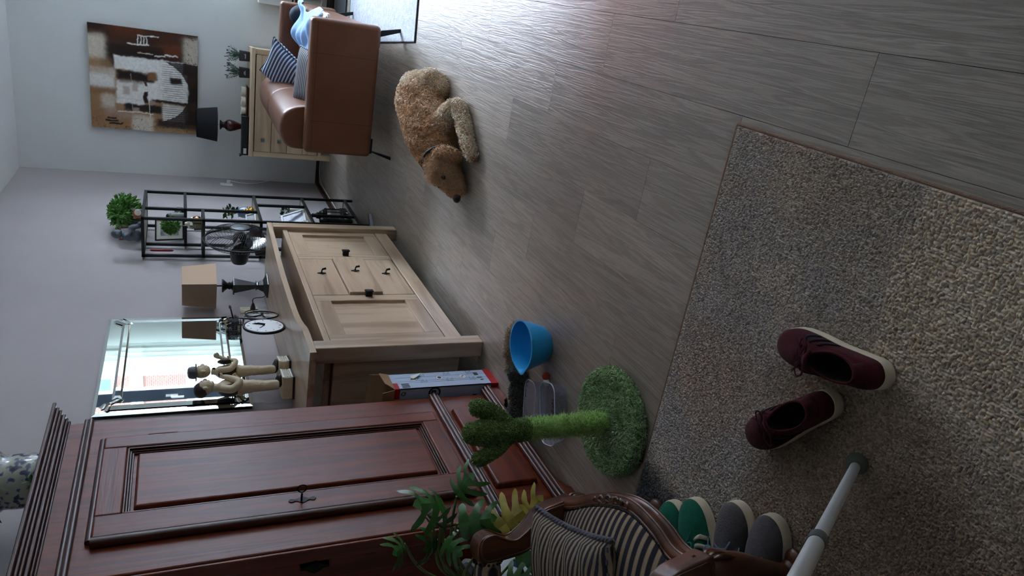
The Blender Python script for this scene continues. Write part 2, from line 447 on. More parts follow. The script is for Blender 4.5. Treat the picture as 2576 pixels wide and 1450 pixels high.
# ------------------------------------------------------------------ the room
XL, XR, YB, YF, ZC = -2.02, 5.2, 7.44, -2.6, 2.61
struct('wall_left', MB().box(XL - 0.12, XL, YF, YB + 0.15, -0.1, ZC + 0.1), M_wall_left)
wb = MB()
wb.box(XL, WX0, YB, YB + 0.14, -0.1, ZC + 0.1); wb.box(WX1, DX0, YB, YB + 0.14, -0.1, ZC + 0.1); wb.box(DX1, XR + 0.12, YB, YB + 0.14, -0.1, ZC + 0.1); wb.box(DX0, DX1, YB, YB + 0.14, -0.1, DZ0); wb.box(DX0, DX1, YB, YB + 0.14, DZ1, ZC + 0.1)
wb.box(WX0, WX1, YB, YB + 0.14, -0.1, WZ0); wb.box(WX0, WX1, YB, YB + 0.14, WZ1, ZC + 0.1)
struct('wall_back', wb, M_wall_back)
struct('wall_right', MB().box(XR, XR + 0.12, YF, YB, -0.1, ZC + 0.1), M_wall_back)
struct('wall_front', MB().box(XL - 0.12, XR + 0.12, YF - 0.12, YF, -0.1, ZC + 0.1), plain('wall_paint_darkened', lin((104, 96, 90)), 0.85, spec=0.25))  # unseen wall, its paint made dark to cut the fill light
struct('ceiling', MB().box(XL, XR, YF, YB, ZC, ZC + 0.1), M_ceil)
fl = struct('floor', MB().box(XL, XR, YF, YB, -0.06, -0.006), M_screed)
obj('planking', MB().box(2.64, XR, YF, YB, -0.006, 0.0), M_plank, fl, stuff=True)
def plank(x0, x1, y0, y1, cache={}):
    k = (round(x1 - x0, 3), round(y1 - y0, 3))
    if k not in cache:
        w, l = (x1 - x0) / 2 - 0.0004, (y1 - y0) / 2 - 0.0004; e = 0.0003
        mb = MB().taper((0, 0, -0.006), (2 * w, 2 * l), (2 * w, 2 * l), 0.005).taper((0, 0, -0.001), (2 * w, 2 * l), (2 * w - 2 * e, 2 * l - 2 * e), 0.001)
        cache[k] = mesh_from('plank', mb); cache[k].materials.append(M_plank)
    o = bpy.data.objects.new('plank', cache[k]); COL.objects.link(o); o.parent = fl
    o.location = ((x0 + x1) / 2, (y0 + y1) / 2, 0)
for k in range(-29, 11):                       # strips 0.2 m wide running away from the phone
    x1 = -0.56 - 0.2 * k; x0 = x1 - 0.2
    if x1 <= XL + 0.01 or x0 >= 2.6: continue
    x0, x1 = max(x0, XL), min(x1, XR)
    ys = 2.19 + 0.35 * k - 1.09 * 20
    while ys < YB:
        a, b = max(ys, YF), min(ys + 1.09, YB); ys += 1.09
        if b - a > 0.01: plank(x0, x1, a, b)
def skirting(name, poly, a0, a1, axis):
    struct(name, MB().prism(poly, a0, a1, axis), M_base, bevel=0.004)
skirting('baseboard_left', [(XL, 0), (XL + 0.016, 0), (XL + 0.016, 0.03), (XL + 0.006, 0.038), (XL, 0.038)], YF, YB, 'Y')
skirting('baseboard_back', [(YB, 0), (YB - 0.016, 0), (YB - 0.016, 0.03), (YB - 0.006, 0.038), (YB, 0.038)], XL, XR, 'X')
# window: dark frame, two lights, sill
def window():
    f = MB(); t = 0.06
    y0, y1 = YB + 0.04, YB + 0.11
    f.box(WX0, WX1, y0, y1, WZ0, WZ0 + t); f.box(WX0, WX1, y0, y1, WZ1 - t, WZ1)
    f.box(WX0, WX0 + t, y0, y1, WZ0, WZ1); f.box(WX1 - t, WX1, y0, y1, WZ0, WZ1)
    f.box(0.44, 0.60, y0, y1, WZ0, WZ1)
    w = struct('window_1', f, M_frame_dark, bevel=0.006)
    for a, b in ((WX0 + t, 0.44), (0.60, WX1 - t)):
        obj('pane', MB().box(a, b, y0 + 0.03, y0 + 0.036, WZ0 + t, WZ1 - t), M_glass, w)
    h = MB().box(0.505, 0.53, y0 - 0.012, y0, 1.34, 1.46); h.tube([(0.517, y0 - 0.01, 1.40), (0.517, y0 - 0.045, 1.40), (0.517, y0 - 0.05, 1.39), (0.517, y0 - 0.05, 1.28)], 0.011, 8)
    obj('handle', h, M_white_paint, w, smooth=40)
    obj('sill', MB().box(WX0 - 0.04, WX1 + 0.04, YB - 0.10, YB + 0.05, WZ0 - 0.03, WZ0), M_white_paint, w, bevel=0.005)
window()
def garden_doors():
    f = MB(); t = 0.07; y0, y1 = YB + 0.04, YB + 0.11; xm = (DX0 + DX1) / 2
    f.box(DX0, DX1, y0, y1, DZ0, DZ0 + t); f.box(DX0, DX1, y0, y1, DZ1 - t, DZ1); f.box(DX0, DX0 + t, y0, y1, DZ0, DZ1); f.box(DX1 - t, DX1, y0, y1, DZ0, DZ1); f.box(xm - t, xm + t, y0, y1, DZ0, DZ1)
    w = struct('door_1', f, M_frame_dark, bevel=0.006)
    for a, b in ((DX0 + t, xm - t), (xm + t, DX1 - t)): obj('pane', MB().box(a, b, y0 + 0.03, y0 + 0.036, DZ0 + t, DZ1 - t), M_glass, w)
    obj('handle', MB().box(xm - 0.03, xm - 0.01, y0 - 0.03, y0, 0.98, 1.2), M_white_paint, w, bevel=0.004)
garden_doors()
# sheer curtain at the window's edge
def curtain(x0, x1, seed, label):
    m = bpy.data.materials.new('voile'); m.use_nodes = True; nt = m.node_tree; nt.nodes.clear(); N = nt.nodes.new
    out = N('ShaderNodeOutputMaterial'); d = N('ShaderNodeBsdfDiffuse'); t = N('ShaderNodeBsdfTranslucent'); tr = N('ShaderNodeBsdfTransparent')
    d.inputs[0].default_value = (0.62, 0.66, 0.6, 1); t.inputs[0].default_value = (0.6, 0.66, 0.58, 1)
    a = N('ShaderNodeMixShader'); b = N('ShaderNodeMixShader'); a.inputs[0].default_value = 0.30; b.inputs[0].default_value = 0.03
    nt.links.new(d.outputs[0], a.inputs[1]); nt.links.new(t.outputs[0], a.inputs[2]); nt.links.new(a.outputs[0], b.inputs[1]); nt.links.new(tr.outputs[0], b.inputs[2]); nt.links.new(b.outputs[0], out.inputs[0])
    def fn(u, v):
        x = x0 + (x1 - x0) * u; z = 0.12 + 2.38 * v
        return (x, YB - 0.20 + 0.03 * math.sin(u * 2 * PI * 7 + seed) * (0.6 + 0.4 * math.sin(u * 19 + seed)) + 0.008 * math.sin(z * 3 + u * 9), z)
    return solo('curtain', MB().grid(fn, 90, 14), m, label, 'curtain', world=True, smooth=60)
curtain(-0.25, 0.13, 0.4, 'sheer pale green curtain gathered at the edge of the window beside the painting')
solo('curtain_rail', MB().tube([(-0.3, YB - 0.20, 2.515), (1.9, YB - 0.20, 2.515)], 0.014, 10), M_white_paint, 'white curtain rail above the window seen only in the mirror', 'curtain rail', world=True, smooth=40)
# street outside, met again in the mirror
M_brick = None
def outside():  # house and paving colours darkened to stand in for dimmer daylight
    m, nt, b = new_mat('brickwork'); N = nt.nodes.new
    tc = N('ShaderNodeTexCoord'); mp = N('ShaderNodeMapping'); mp.inputs['Rotation'].default_value = (PI / 2, 0, 0)
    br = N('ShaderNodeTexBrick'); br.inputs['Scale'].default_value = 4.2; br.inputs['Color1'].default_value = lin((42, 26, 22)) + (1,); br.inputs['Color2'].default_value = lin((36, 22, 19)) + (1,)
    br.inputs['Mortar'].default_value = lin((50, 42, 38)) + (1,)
    nt.links.new(tc.outputs['Object'], mp.inputs[0]); nt.links.new(mp.outputs[0], br.inputs['Vector']); nt.links.new(br.outputs[0], b.inputs['Base Color'])
    b.inputs['Roughness'].default_value = 0.9; b.inputs['Specular IOR Level'].default_value = 0.0
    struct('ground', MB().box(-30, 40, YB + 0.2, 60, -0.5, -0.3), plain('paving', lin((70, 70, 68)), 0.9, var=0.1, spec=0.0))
    t = thing('house', 'brick house with a white band across the street, seen in the mirror', 'house', (6, 22, -0.3), world=True)
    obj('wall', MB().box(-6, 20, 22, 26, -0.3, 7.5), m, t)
    wp = plain('dimmed_white_render', lin((90, 92, 94)), 0.8, spec=0.0)
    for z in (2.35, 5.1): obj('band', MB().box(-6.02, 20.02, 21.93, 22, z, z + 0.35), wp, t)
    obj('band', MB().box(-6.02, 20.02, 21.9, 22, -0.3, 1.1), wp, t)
    dk = plain('dark_glass', lin((24, 30, 40)), 0.9, spec=0.0)
    for x in (-3.5, 0.2, 3.9, 7.6, 11.3, 15.0):
        for z in (3.1, 5.7):
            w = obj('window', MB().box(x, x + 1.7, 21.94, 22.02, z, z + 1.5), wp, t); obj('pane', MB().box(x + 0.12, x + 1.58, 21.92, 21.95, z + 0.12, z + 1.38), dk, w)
    for x in (1.6, 6.4, 10.6):
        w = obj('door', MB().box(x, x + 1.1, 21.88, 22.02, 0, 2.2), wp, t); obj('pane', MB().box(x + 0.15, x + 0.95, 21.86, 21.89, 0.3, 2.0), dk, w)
    obj('roof', MB().prism([(21.6, 7.5), (26.4, 7.5), (24, 10)], -6.4, 20.4, 'X'), plain('roof_tiles', lin((120, 66, 52)), 0.8), t)
outside()
# ------------------------------------------------------------------ wardrobe
M_mahog = wood('mahogany', lin((74, 27, 14)), lin((120, 52, 27)), 'Z', rough=0.30, scale=16, stretch=0.06, bump=0.10, coat=0.0, rings=0.7, contrast=(0.28, 0.72), spec=0.4)
M_mahog_y = wood('mahogany_cross', lin((72, 26, 14)), lin((116, 50, 27)), 'Y', rough=0.30, scale=16, stretch=0.06, bump=0.10, coat=0.0, rings=0.7, spec=0.4)
M_mahog_dk = plain('mahogany_moulding', lin((62, 27, 17)), 0.30, coat=0.25, var=0.15, vscale=20)
M_darkwood = plain('dark_crack', lin((22, 12, 10)), 0.9)
M_iron = plain('dark_iron', lin((38, 34, 34)), 0.4, metal=0.8)
def wardrobe():
    y0, y1, xb, xf = 1.765, 2.56, -2.0, -1.63
    t = thing('wardrobe', 'tall dark red wooden wardrobe with panelled door and moulded cornice', 'wardrobe', ((xb + xf) / 2, (y0 + y1) / 2, 0), world=True)
    b = MB().box(xb, xf, y0, y1, 0.05, 1.69)
    obj('body', b, M_mahog, t, bevel=0.006)
    # side: framed panel with an old lock plate
    s = MB().box(xb + 0.01, xb + 0.07, y0 - 0.012, y0, 0.36, 1.60); s.box(xf - 0.055, xf - 0.004, y0 - 0.012, y0, 0.36, 1.60); s.box(xb + 0.07, xf - 0.055, y0 - 0.0118, y0, 1.52, 1.60); s.box(xb + 0.07, xf - 0.055, y0 - 0.0118, y0, 0.36, 0.46)
    obj('side_frame', s, M_mahog, t, bevel=0.004)
    e = [(-1.703 + 0.016 * (1 + 0.5 * math.cos(4 * a)) * math.cos(a), 0.948 + 0.045 * math.sin(a)) for a in [2 * PI * k / 24 for k in range(24)]]
    obj('escutcheon', MB().prism(e, y0 - 0.016, y0 - 0.001, 'Y'), M_iron, t, label='dark iron lock plate on the wardrobe side')
    # door: proud slab with frame, sunk field and raised panel
    a0, a1, z0, z1 = 1.905, 2.42, 0.365, 1.565; xs = xf + 0.024
    p0, p1, q0, q1 = 2.005, 2.35, 0.432, 1.49
    door = obj('door', MB().box(xf - 0.012, xf + 0.001, a0 + 0.003, a1 - 0.003, z0 + 0.003, z1 - 0.003), M_mahog, t)
    for ya, yb_ in ((a0, p0), (p1, a1)): obj('stile', MB().box(xf - 0.01, xs, ya, yb_, z0, z1), M_mahog, door, bevel=0.007, seg=3)
    obj('rail', MB().box(xf - 0.01, xs - 0.0004, p0 - 0.003, p1 + 0.003, q1, z1), M_mahog_y, door, bevel=0.005)
    obj('rail', MB().box(xf - 0.01, xs - 0.0004, p0 - 0.003, p1 + 0.003, z0, q0), M_mahog_y, door, bevel=0.005)
    # stepped moulding round the sunk field
    mo = MB(); st = [(0.0, 0.020), (0.007, 0.013), (0.014, 0.008)]
    for k, (off, h) in enumerate(st):
        w = 0.007
        mo.box(xf, xf + h, p0 + off, p0 + off + w, q0 + off, q1 - off).box(xf, xf + h, p1 - off - w, p1 - off, q0 + off, q1 - off)
        mo.box(xf, xf + h, p0 + off, p1 - off, q1 - off - w, q1 - off).box(xf, xf + h, p0 + off, p1 - off, q0 + off, q0 + off + w)
    obj('moulding', mo, M_mahog_dk, door, bevel=0.002)
    pa = MB(); c = 0.5 * (p0 + p1); w, h = (p1 - p0) - 0.07, (q1 - q0) - 0.07
    Mx = Matrix(((0, 0, 1, xf), (1, 0, 0, c), (0, 1, 0, (q0 + q1) / 2), (0, 0, 0, 1)))
    pa.taper((0, 0, 0), (w + 0.012, h + 0.012), (w, h), 0.016, Mx)
    obj('panel', pa, M_mahog, door, bevel=0.004)
    # outer nosing along the closing edge, top and foot of the door
    n = MB(); n.tube([(xf + 0.012, a0 - 0.006, z0), (xf + 0.012, a0 - 0.006, z1)], 0.016, 10); n.tube([(xf + 0.008, a0, z1 + 0.004), (xf + 0.008, a1, z1 + 0.004)], 0.011, 10)
    obj('nosing', n, M_mahog_dk, door, smooth=40)
    # iron lock plate and ring key
    pl = [(1.958 + 0.010 * (1 + 0.55 * math.cos(6 * a)) * math.cos(a), 0.962 + 0.044 * math.sin(a)) for a in [2 * PI * k / 36 for k in range(36)]]
    obj('lock_plate', MB().prism(pl, xs, xs + 0.003, 'X'), M_iron, door, label='wavy dark iron lock plate')
    k = MB().tube([(xs, 1.958, 0.965), (xs + 0.03, 1.958, 0.965)], 0.0035, 8)
    k.tube([(xs + 0.044 + 0.014 * math.cos(a), 1.958 + 0.003, 0.965 + 0.014 * math.sin(a)) for a in [2 * PI * i / 18 for i in range(18)]], 0.0028, 6, closed=True)
    obj('key', k, M_iron, door, smooth=40, label='small ring-headed iron key in the lock')
    obj('crack', MB().box(xf - 0.001, xf + 0.0006, 2.452, 2.4545, 1.335, 1.43), M_darkwood, t, label='short dark crack in the wood')
    # hinges let into the hanging stile
    for z in (1.38, 0.60): obj('hinge', MB().tube([(xf + 0.002, 2.424, z - 0.05), (xf + 0.002, 2.424, z + 0.05)], 0.0035, 6), M_iron, door)
    # frieze bead, belt and foot mouldings, returned along the side
    def bead(name, z, r, out, mat=M_mahog_dk):
        mb = MB().tube([(xf + out, y0 - out, z), (xf + out, y1 + out, z)], r, 12).tube([(xf + out, y0 - out, z), (xb, y0 - out, z)], r, 12)
        obj(name, mb, mat, t, smooth=40)
    bead('frieze_bead', 1.632, 0.008, 0.004); bead('frieze_bead', 1.618, 0.010, 0.004)
    bead('belt_moulding', 0.330, 0.010, 0.006); bead('belt_moulding', 0.314, 0.012, 0.008); bead('belt_moulding', 0.299, 0.007, 0.006)
    bead('foot_moulding', 0.082, 0.008, 0.014); bead('foot_moulding', 0.068, 0.010, 0.020); bead('foot_moulding', 0.054, 0.008, 0.026)
    # lower front: raised panel
    Mx = Matrix(((0, 0, 1, xf), (1, 0, 0, 2.175), (0, 1, 0, 0.192), (0, 0, 0, 1)))
    obj('lower_panel', MB().taper((0, 0, 0), (0.53, 0.175), (0.515, 0.16), 0.022, Mx), M_mahog_y, t, bevel=0.006, seg=3)
    # plinth with scrolled cut-out feet
    def scroll(a, b):
        return [(a, 0.052), (a, 0.0), (a + 0.10, 0.0), (a + 0.115, 0.018), (a + 0.135, 0.022), (a + 0.15, 0.034), (a + 0.2, 0.038), (b - 0.2, 0.038), (b - 0.15, 0.034), (b - 0.135, 0.022), (b - 0.115, 0.018), (b - 0.10, 0.0), (b, 0.0), (b, 0.052)]
    obj('plinth', MB().prism(scroll(y0 - 0.02, y1 + 0.02), xf, xf + 0.022, 'X'), M_mahog_y, t, bevel=0.003)
    obj('plinth', MB().prism(scroll(xb, xf + 0.02), y0 - 0.02, y0, 'Y'), M_mahog_y, t, bevel=0.003)
    obj('plinth', MB().prism(scroll(xb, xf + 0.02), y1, y1 + 0.02, 'Y'), M_mahog_y, t, bevel=0.003)
    # cornice: stacked stepped mouldings
    for z, h, o in ((1.682, 0.008, 0.008), (1.690, 0.008, 0.016), (1.698, 0.012, 0.026), (1.710, 0.009, 0.038), (1.719, 0.010, 0.045), (1.729, 0.012, 0.058)):
        obj('cornice', MB().box(xb, xf + o, y0 - o, y1 + o, z, z + h), M_mahog_dk, t, bevel=0.0035, seg=3)
    obj('top_board', MB().box(xb, xf + 0.05, y0 - 0.05, y1 + 0.05, 1.735, 1.741), M_mahog_dk, t)
wardrobe()

# ------------------------------------------------------------------ sideboard
M_oak = wood('light_oak', lin((156, 131, 108)), lin((190, 166, 141)), 'Y', rough=0.33, scale=10, stretch=0.09, bump=0.1, rings=0.55, coat=0.1)
M_oak_z = wood('light_oak_upright', lin((156, 131, 108)), lin((190, 166, 141)), 'Z', rough=0.36, scale=10, stretch=0.09, bump=0.1, rings=0.55, coat=0.1)
M_black_iron = plain('black_cast_iron', lin((26, 26, 28)), 0.35, metal=0.6, bump=0.4, bscale=120)
def sideboard():
    y0, y1, xb, xf = 2.815, 4.535, -1.995, -1.50
    t = thing('sideboard', 'long light oak sideboard with curved gallery top against the grey wall', 'sideboard', (-1.75, 3.68, 0), world=True)
    for x in (xf - 0.08, xb):
        for y in (y0, y1 - 0.075): obj('post', MB().box(x, x + 0.08, y, y + 0.075, 0, 0.792), M_oak_z, t, bevel=0.004)
    pts = [(-1.50, 2.78), (-1.50, 2.95)] + [p[:2] for p in catmull([(-1.50, 2.95, 0), (-1.507, 3.03, 0), (-1.532, 3.13, 0), (-1.556, 3.25, 0), (-1.566, 3.42, 0), (-1.566, 3.75, 0), (-1.556, 3.97, 0), (-1.54, 4.15, 0), (-1.525, 4.33, 0), (-1.512, 4.45, 0)], 6)] + [(-1.505, 4.55), (-1.995, 4.55), (-1.995, 2.78)]
    obj('top_board', MB().prism(pts, 0.792, 0.82, 'Z'), M_oak, t, bevel=0.006, seg=3)
    obj('counter', MB().box(xb + 0.02, -1.522, y0 + 0.06, y1 - 0.06, 0.705, 0.735), M_oak, t, bevel=0.004)
    c = MB().box(xb + 0.03, -1.56, y0 + 0.06, y1 - 0.06, 0.10, 0.705)
    obj('carcass', c, plain('oak_inside', lin((96, 76, 56)), 0.6), t)
    obj('bottom_rail', MB().box(-1.56, -1.528, y0 + 0.07, y1 - 0.07, 0.066, 0.149), M_oak, t, bevel=0.003)
    sp = MB().box(xb + 0.08, xf - 0.085, y0 + 0.028, y0 + 0.05, 0.10, 0.70)
    obj('side_panel', sp, M_oak_z, t, bevel=0.003)
    sf = MB().box(xb + 0.075, xb + 0.115, y0 + 0.02, y0 + 0.05, 0.10, 0.70)
    obj('side_frame', sf, M_oak_z, t, bevel=0.003)
    X0, X1 = -1.56, -1.53
    def door(ya, yb_, sa, sb, knob_y, knob_z):
        g = 0.0015; z0, z1 = 0.152, 0.702
        dr = obj('door', MB().box(X0 - 0.004, X1 - 0.02, ya + 0.004, yb_ - 0.004, z0 + 0.004, z1 - 0.004), M_oak_z, t)
        for a, b in ((ya + g, ya + sa), (yb_ - sb, yb_ - g)): obj('stile', MB().box(X0, X1, a, b, z0, z1), M_oak_z, dr, bevel=0.002)
        obj('rail', MB().box(X0, X1 - 0.0003, ya + sa, yb_ - sb, 0.622, z1), M_oak, dr, bevel=0.002)
        obj('rail', MB().box(X0, X1 - 0.0003, ya + sa, yb_ - sb, z0, 0.232), M_oak, dr, bevel=0.002)
        obj('panel', MB().box(X0 - 0.01, X1 - 0.016, ya + sa - 0.005, yb_ - sb + 0.005, 0.225, 0.63), M_oak_z, dr)
        k = MB().box(X1, X1 + 0.028, knob_y - 0.010, knob_y + 0.010, knob_z - 0.018, knob_z + 0.018).box(X1 + 0.026, X1 + 0.034, knob_y - 0.014, knob_y + 0.014, knob_z - 0.023, knob_z + 0.023)
        obj('handle', k, M_black_iron, dr, bevel=0.003, label='square black iron pull')
    door(2.888, 3.458, 0.115, 0.072, 3.44, 0.415)
    door(3.98, 4.462, 0.068, 0.06, 4.045, 0.42)
    for z0, z1, out in ((0.514, 0.702, 0.0), (0.334, 0.511, 0.016), (0.158, 0.331, 0.0)):
        dr = obj('drawer', MB().box(X0, X1 + out, 3.461, 3.977, z0, z1), M_oak, t, bevel=0.002)
        zc = (z0 + z1) / 2; k = MB()
        k.prism([(3.755 + 0.012 * math.cos(a) * (1 + 0.2 * math.cos(4 * a)), zc + 0.02 * math.sin(a) * (1 + 0.2 * math.cos(4 * a))) for a in [2 * PI * i / 20 for i in range(20)]], X1 + out, X1 + out + 0.004, 'X')
        k.tube([(X1 + out, 3.755, zc), (X1 + out + 0.018, 3.755, zc), (X1 + out + 0.026, 3.755, zc - 0.004), (X1 + out + 0.030, 3.755, zc - 0.022)], [0.004, 0.004, 0.006, 0.007], 8)
        obj('handle', k, M_black_iron, dr, smooth=40, label='black iron drop pull')
sideboard()

# ------------------------------------------------------------------ metal bookshelf
M_blackmetal = plain('black_metal', lin((30, 32, 36)), 0.38, metal=0.3)
M_shelfwood = wood('pale_shelf_wood', lin((170, 158, 136)), lin((205, 194, 172)), 'Y', rough=0.5, scale=9)
SX0, SX1, SY0, SY1 = -2.0, -1.71, 5.19, 5.85
def bookshelf():
    t = thing('bookshelf', 'tall open black metal bookshelf with pale wood shelves beside the fan', 'bookshelf', (-1.855, 5.52, 0), world=True)
    w = 0.02; H = 1.56
    for x in (SX0, SX1 - w):
        for y in (SY0, SY1 - w): obj('post', MB().box(x, x + w, y, y + w, 0, H), M_blackmetal, t, bevel=0.002)
    def rails(z, name='rail', ya=SY0, yb_=SY1):
        mb = MB().box(SX0, SX1, ya, ya + w, z - w, z).box(SX0, SX1, yb_ - w, yb_, z - w, z).box(SX1 - w, SX1, ya, yb_, z - w, z).box(SX0, SX0 + w, ya, yb_, z - w, z)
        obj(name, mb, M_blackmetal, t, bevel=0.002)
    def shelf(z, ya=SY0, yb_=SY1, mat=M_shelfwood):
        obj('shelf', MB().box(SX0 + w, SX1 - w, ya + w, yb_ - w, z - 0.016, z - 0.002), mat, t, bevel=0.002)
    for z in (H, 0.795, 0.424, 0.075): rails(z); shelf(z)
    rails(1.292, 'rail', 5.42, SY1); shelf(1.292, 5.42, SY1, M_blackmetal)
    rails(1.178, 'rail', SY0, 5.44); shelf(1.178, SY0, 5.44)
    for x in (SX0, SX1 - w):
        obj('divider', MB().box(x, x + w, 5.42, 5.44, 0.795, H), M_blackmetal, t, bevel=0.002)
    obj('divider', MB().box(SX1 - w, SX1, 5.60, 5.62, 0.424, 0.78), M_blackmetal, t, bevel=0.002)
    obj('divider', MB().box(SX1 - w, SX1, 5.39, 5.41, 0.075, 0.41), M_blackmetal, t, bevel=0.002)
bookshelf()

# ------------------------------------------------------------------ chest of drawers
M_ash = wood('pale_ash', lin((176, 152, 124)), lin((204, 182, 152)), 'X', rough=0.45, scale=9, bump=0.06)
M_ash_z = wood('pale_ash_upright', lin((186, 162, 130)), lin((210, 190, 158)), 'Z', rough=0.45, scale=9, bump=0.06)
M_knob = plain('brushed_knob', lin((150, 152, 150)), 0.35, metal=0.7)
CH = (-1.655, 6.93, 0); CHR = math.radians(4)
def chest():
    t = thing('chest_of_drawers', 'pale wooden chest of drawers below the abstract painting', 'chest of drawers', CH, (0, 0, CHR))
    W, D, H = 0.955, 0.40, 0.735
    for x in (0, W - 0.045): obj('side', MB().box(x, x + 0.045, 0.0, D, 0, H - 0.03), M_ash_z, t, bevel=0.003)
    obj('top', MB().box(-0.006, W + 0.006, -0.008, D, H - 0.034, H), M_ash, t, bevel=0.004)
    obj('back', MB().box(0.04, W - 0.04, D - 0.02, D - 0.005, 0.1, H - 0.03), M_ash, t)
    obj('bottom_rail', MB().box(0.04, W - 0.04, 0.004, 0.03, 0.087, 0.118), M_ash, t, bevel=0.002)
    zs = (0.121, 0.262, 0.405, 0.546, 0.694)
    for i in range(4):
        d = obj('drawer', MB().box(0.048, W - 0.048, 0.003, 0.36, zs[i] + 0.002, zs[i + 1] - 0.002), M_ash, t, bevel=0.002)
        for x in (0.155, W - 0.19):
            zc = (zs[i] + zs[i + 1]) / 2
            obj('knob', MB().box(x - 0.016, x + 0.016, -0.014, 0.003, zc - 0.016, zc + 0.016).box(x - 0.006, x + 0.006, -0.018, -0.014, zc - 0.006, zc + 0.006), M_knob, d, bevel=0.003)
chest()

# ------------------------------------------------------------------ leather sofa
M_leather = plain('tan_leather', lin((106, 66, 45)), 0.38, spec=0.55, bump=0.15, bscale=45, var=0.10, vscale=6)
M_seam = plain('leather_seam', lin((70, 40, 26)), 0.6)
def rbox_mb(x0, x1, y0, y1, z0, z1, n=1):
    return MB().box(x0, x1, y0, y1, z0, z1)
def sofa():
    t = thing('sofa', 'tan leather two-seater sofa with loose striped cushions facing the window', 'sofa', (-0.67, 5.58, 0), world=True)
    yA, yB = 4.76, 6.42
    # arms: upright slabs with a slight outward lean at the top
    def arm(ya, yb_):
        mb = MB().box(-1.09, -0.245, ya, yb_, 0.15, 0.585)
        return obj('armrest', mb, M_leather, t, bevel=0.028, seg=5)
    a = arm(yA, yA + 0.11); arm(yB - 0.11, yB)
    for x in (-0.455, -0.878):
        obj('seam', MB().box(x - 0.0012, x + 0.0012, yA - 0.0012, yA + 0.01, 0.165, 0.56), M_seam, a)
    obj('seam', MB().box(-1.07, -0.27, yA - 0.0012, yA + 0.01, 0.543, 0.546), M_seam, a)
    obj('base', MB().box(-1.08, -0.265, yA + 0.10, yB - 0.10, 0.15, 0.33), M_leather, t, bevel=0.02, seg=3)
    obj('seat_cushion', MB().box(-0.86, -0.25, yA + 0.115, yB - 0.115, 0.31, 0.44), M_leather, t, bevel=0.035, seg=5)
    prof = catmull([(-1.09, 0, 0.2), (-1.10, 0, 0.52), (-1.095, 0, 0.655), (-1.05, 0, 0.705), (-0.96, 0, 0.728), (-0.87, 0, 0.705), (-0.815, 0, 0.62), (-0.80, 0, 0.48), (-0.79, 0, 0.32), (-0.8, 0, 0.2)], 5)
    ym = 5.62
    for ya, yb_ in ((yA + 0.125, ym - 0.002), (ym + 0.002, yB - 0.125)):
        rings = []
        for y, s in ((ya, 0.93), (ya + 0.006, 0.965), (ya + 0.02, 0.99), (ya + 0.05, 1.0), (yb_ - 0.05, 1.0), (yb_ - 0.02, 0.99), (yb_ - 0.006, 0.965), (yb_, 0.93)):
            if (ya > 5 and y < ya + 0.03) or (ya < 5 and y > yb_ - 0.03): s = 0.5 + s / 2
            rings.append([(-0.945 + (p[0] + 0.945) * s, y, 0.4 + (p[2] - 0.4) * s) for p in prof])
        b = MB().loft(rings)
        obj('backrest', b, M_leather, t, smooth=40)
    # bent steel legs
    def leg(x, y, dx):
        mb = MB().box(x - 0.05, x + 0.05, y - 0.012, y + 0.018, 0.135, 0.152)
        mb.add([(x - 0.012 + 0.03 * dx, y - 0.01, 0.135), (x + 0.045 * dx + 0.012, y - 0.01, 0.135), (x + 0.045 * dx + 0.012, y + 0.016, 0.135), (x - 0.012 + 0.03 * dx, y + 0.016, 0.135),
                (x + 0.075 * dx - 0.011, y - 0.012, 0.0), (x + 0.075 * dx + 0.011, y - 0.012, 0.0), (x + 0.075 * dx + 0.011, y + 0.012, 0.0), (x + 0.075 * dx - 0.011, y + 0.012, 0.0)],
               [(0, 1, 2, 3), (7, 6, 5, 4), (0, 4, 5, 1), (1, 5, 6, 2), (2, 6, 7, 3), (3, 7, 4, 0)])
        obj('leg', mb, M_blackmetal, t, bevel=0.002)
    leg(-1.02, 4.80, -1); leg(-0.33, 4.845, 1); leg(-1.02, 6.36, -1); leg(-0.33, 6.36, 1)
sofa()
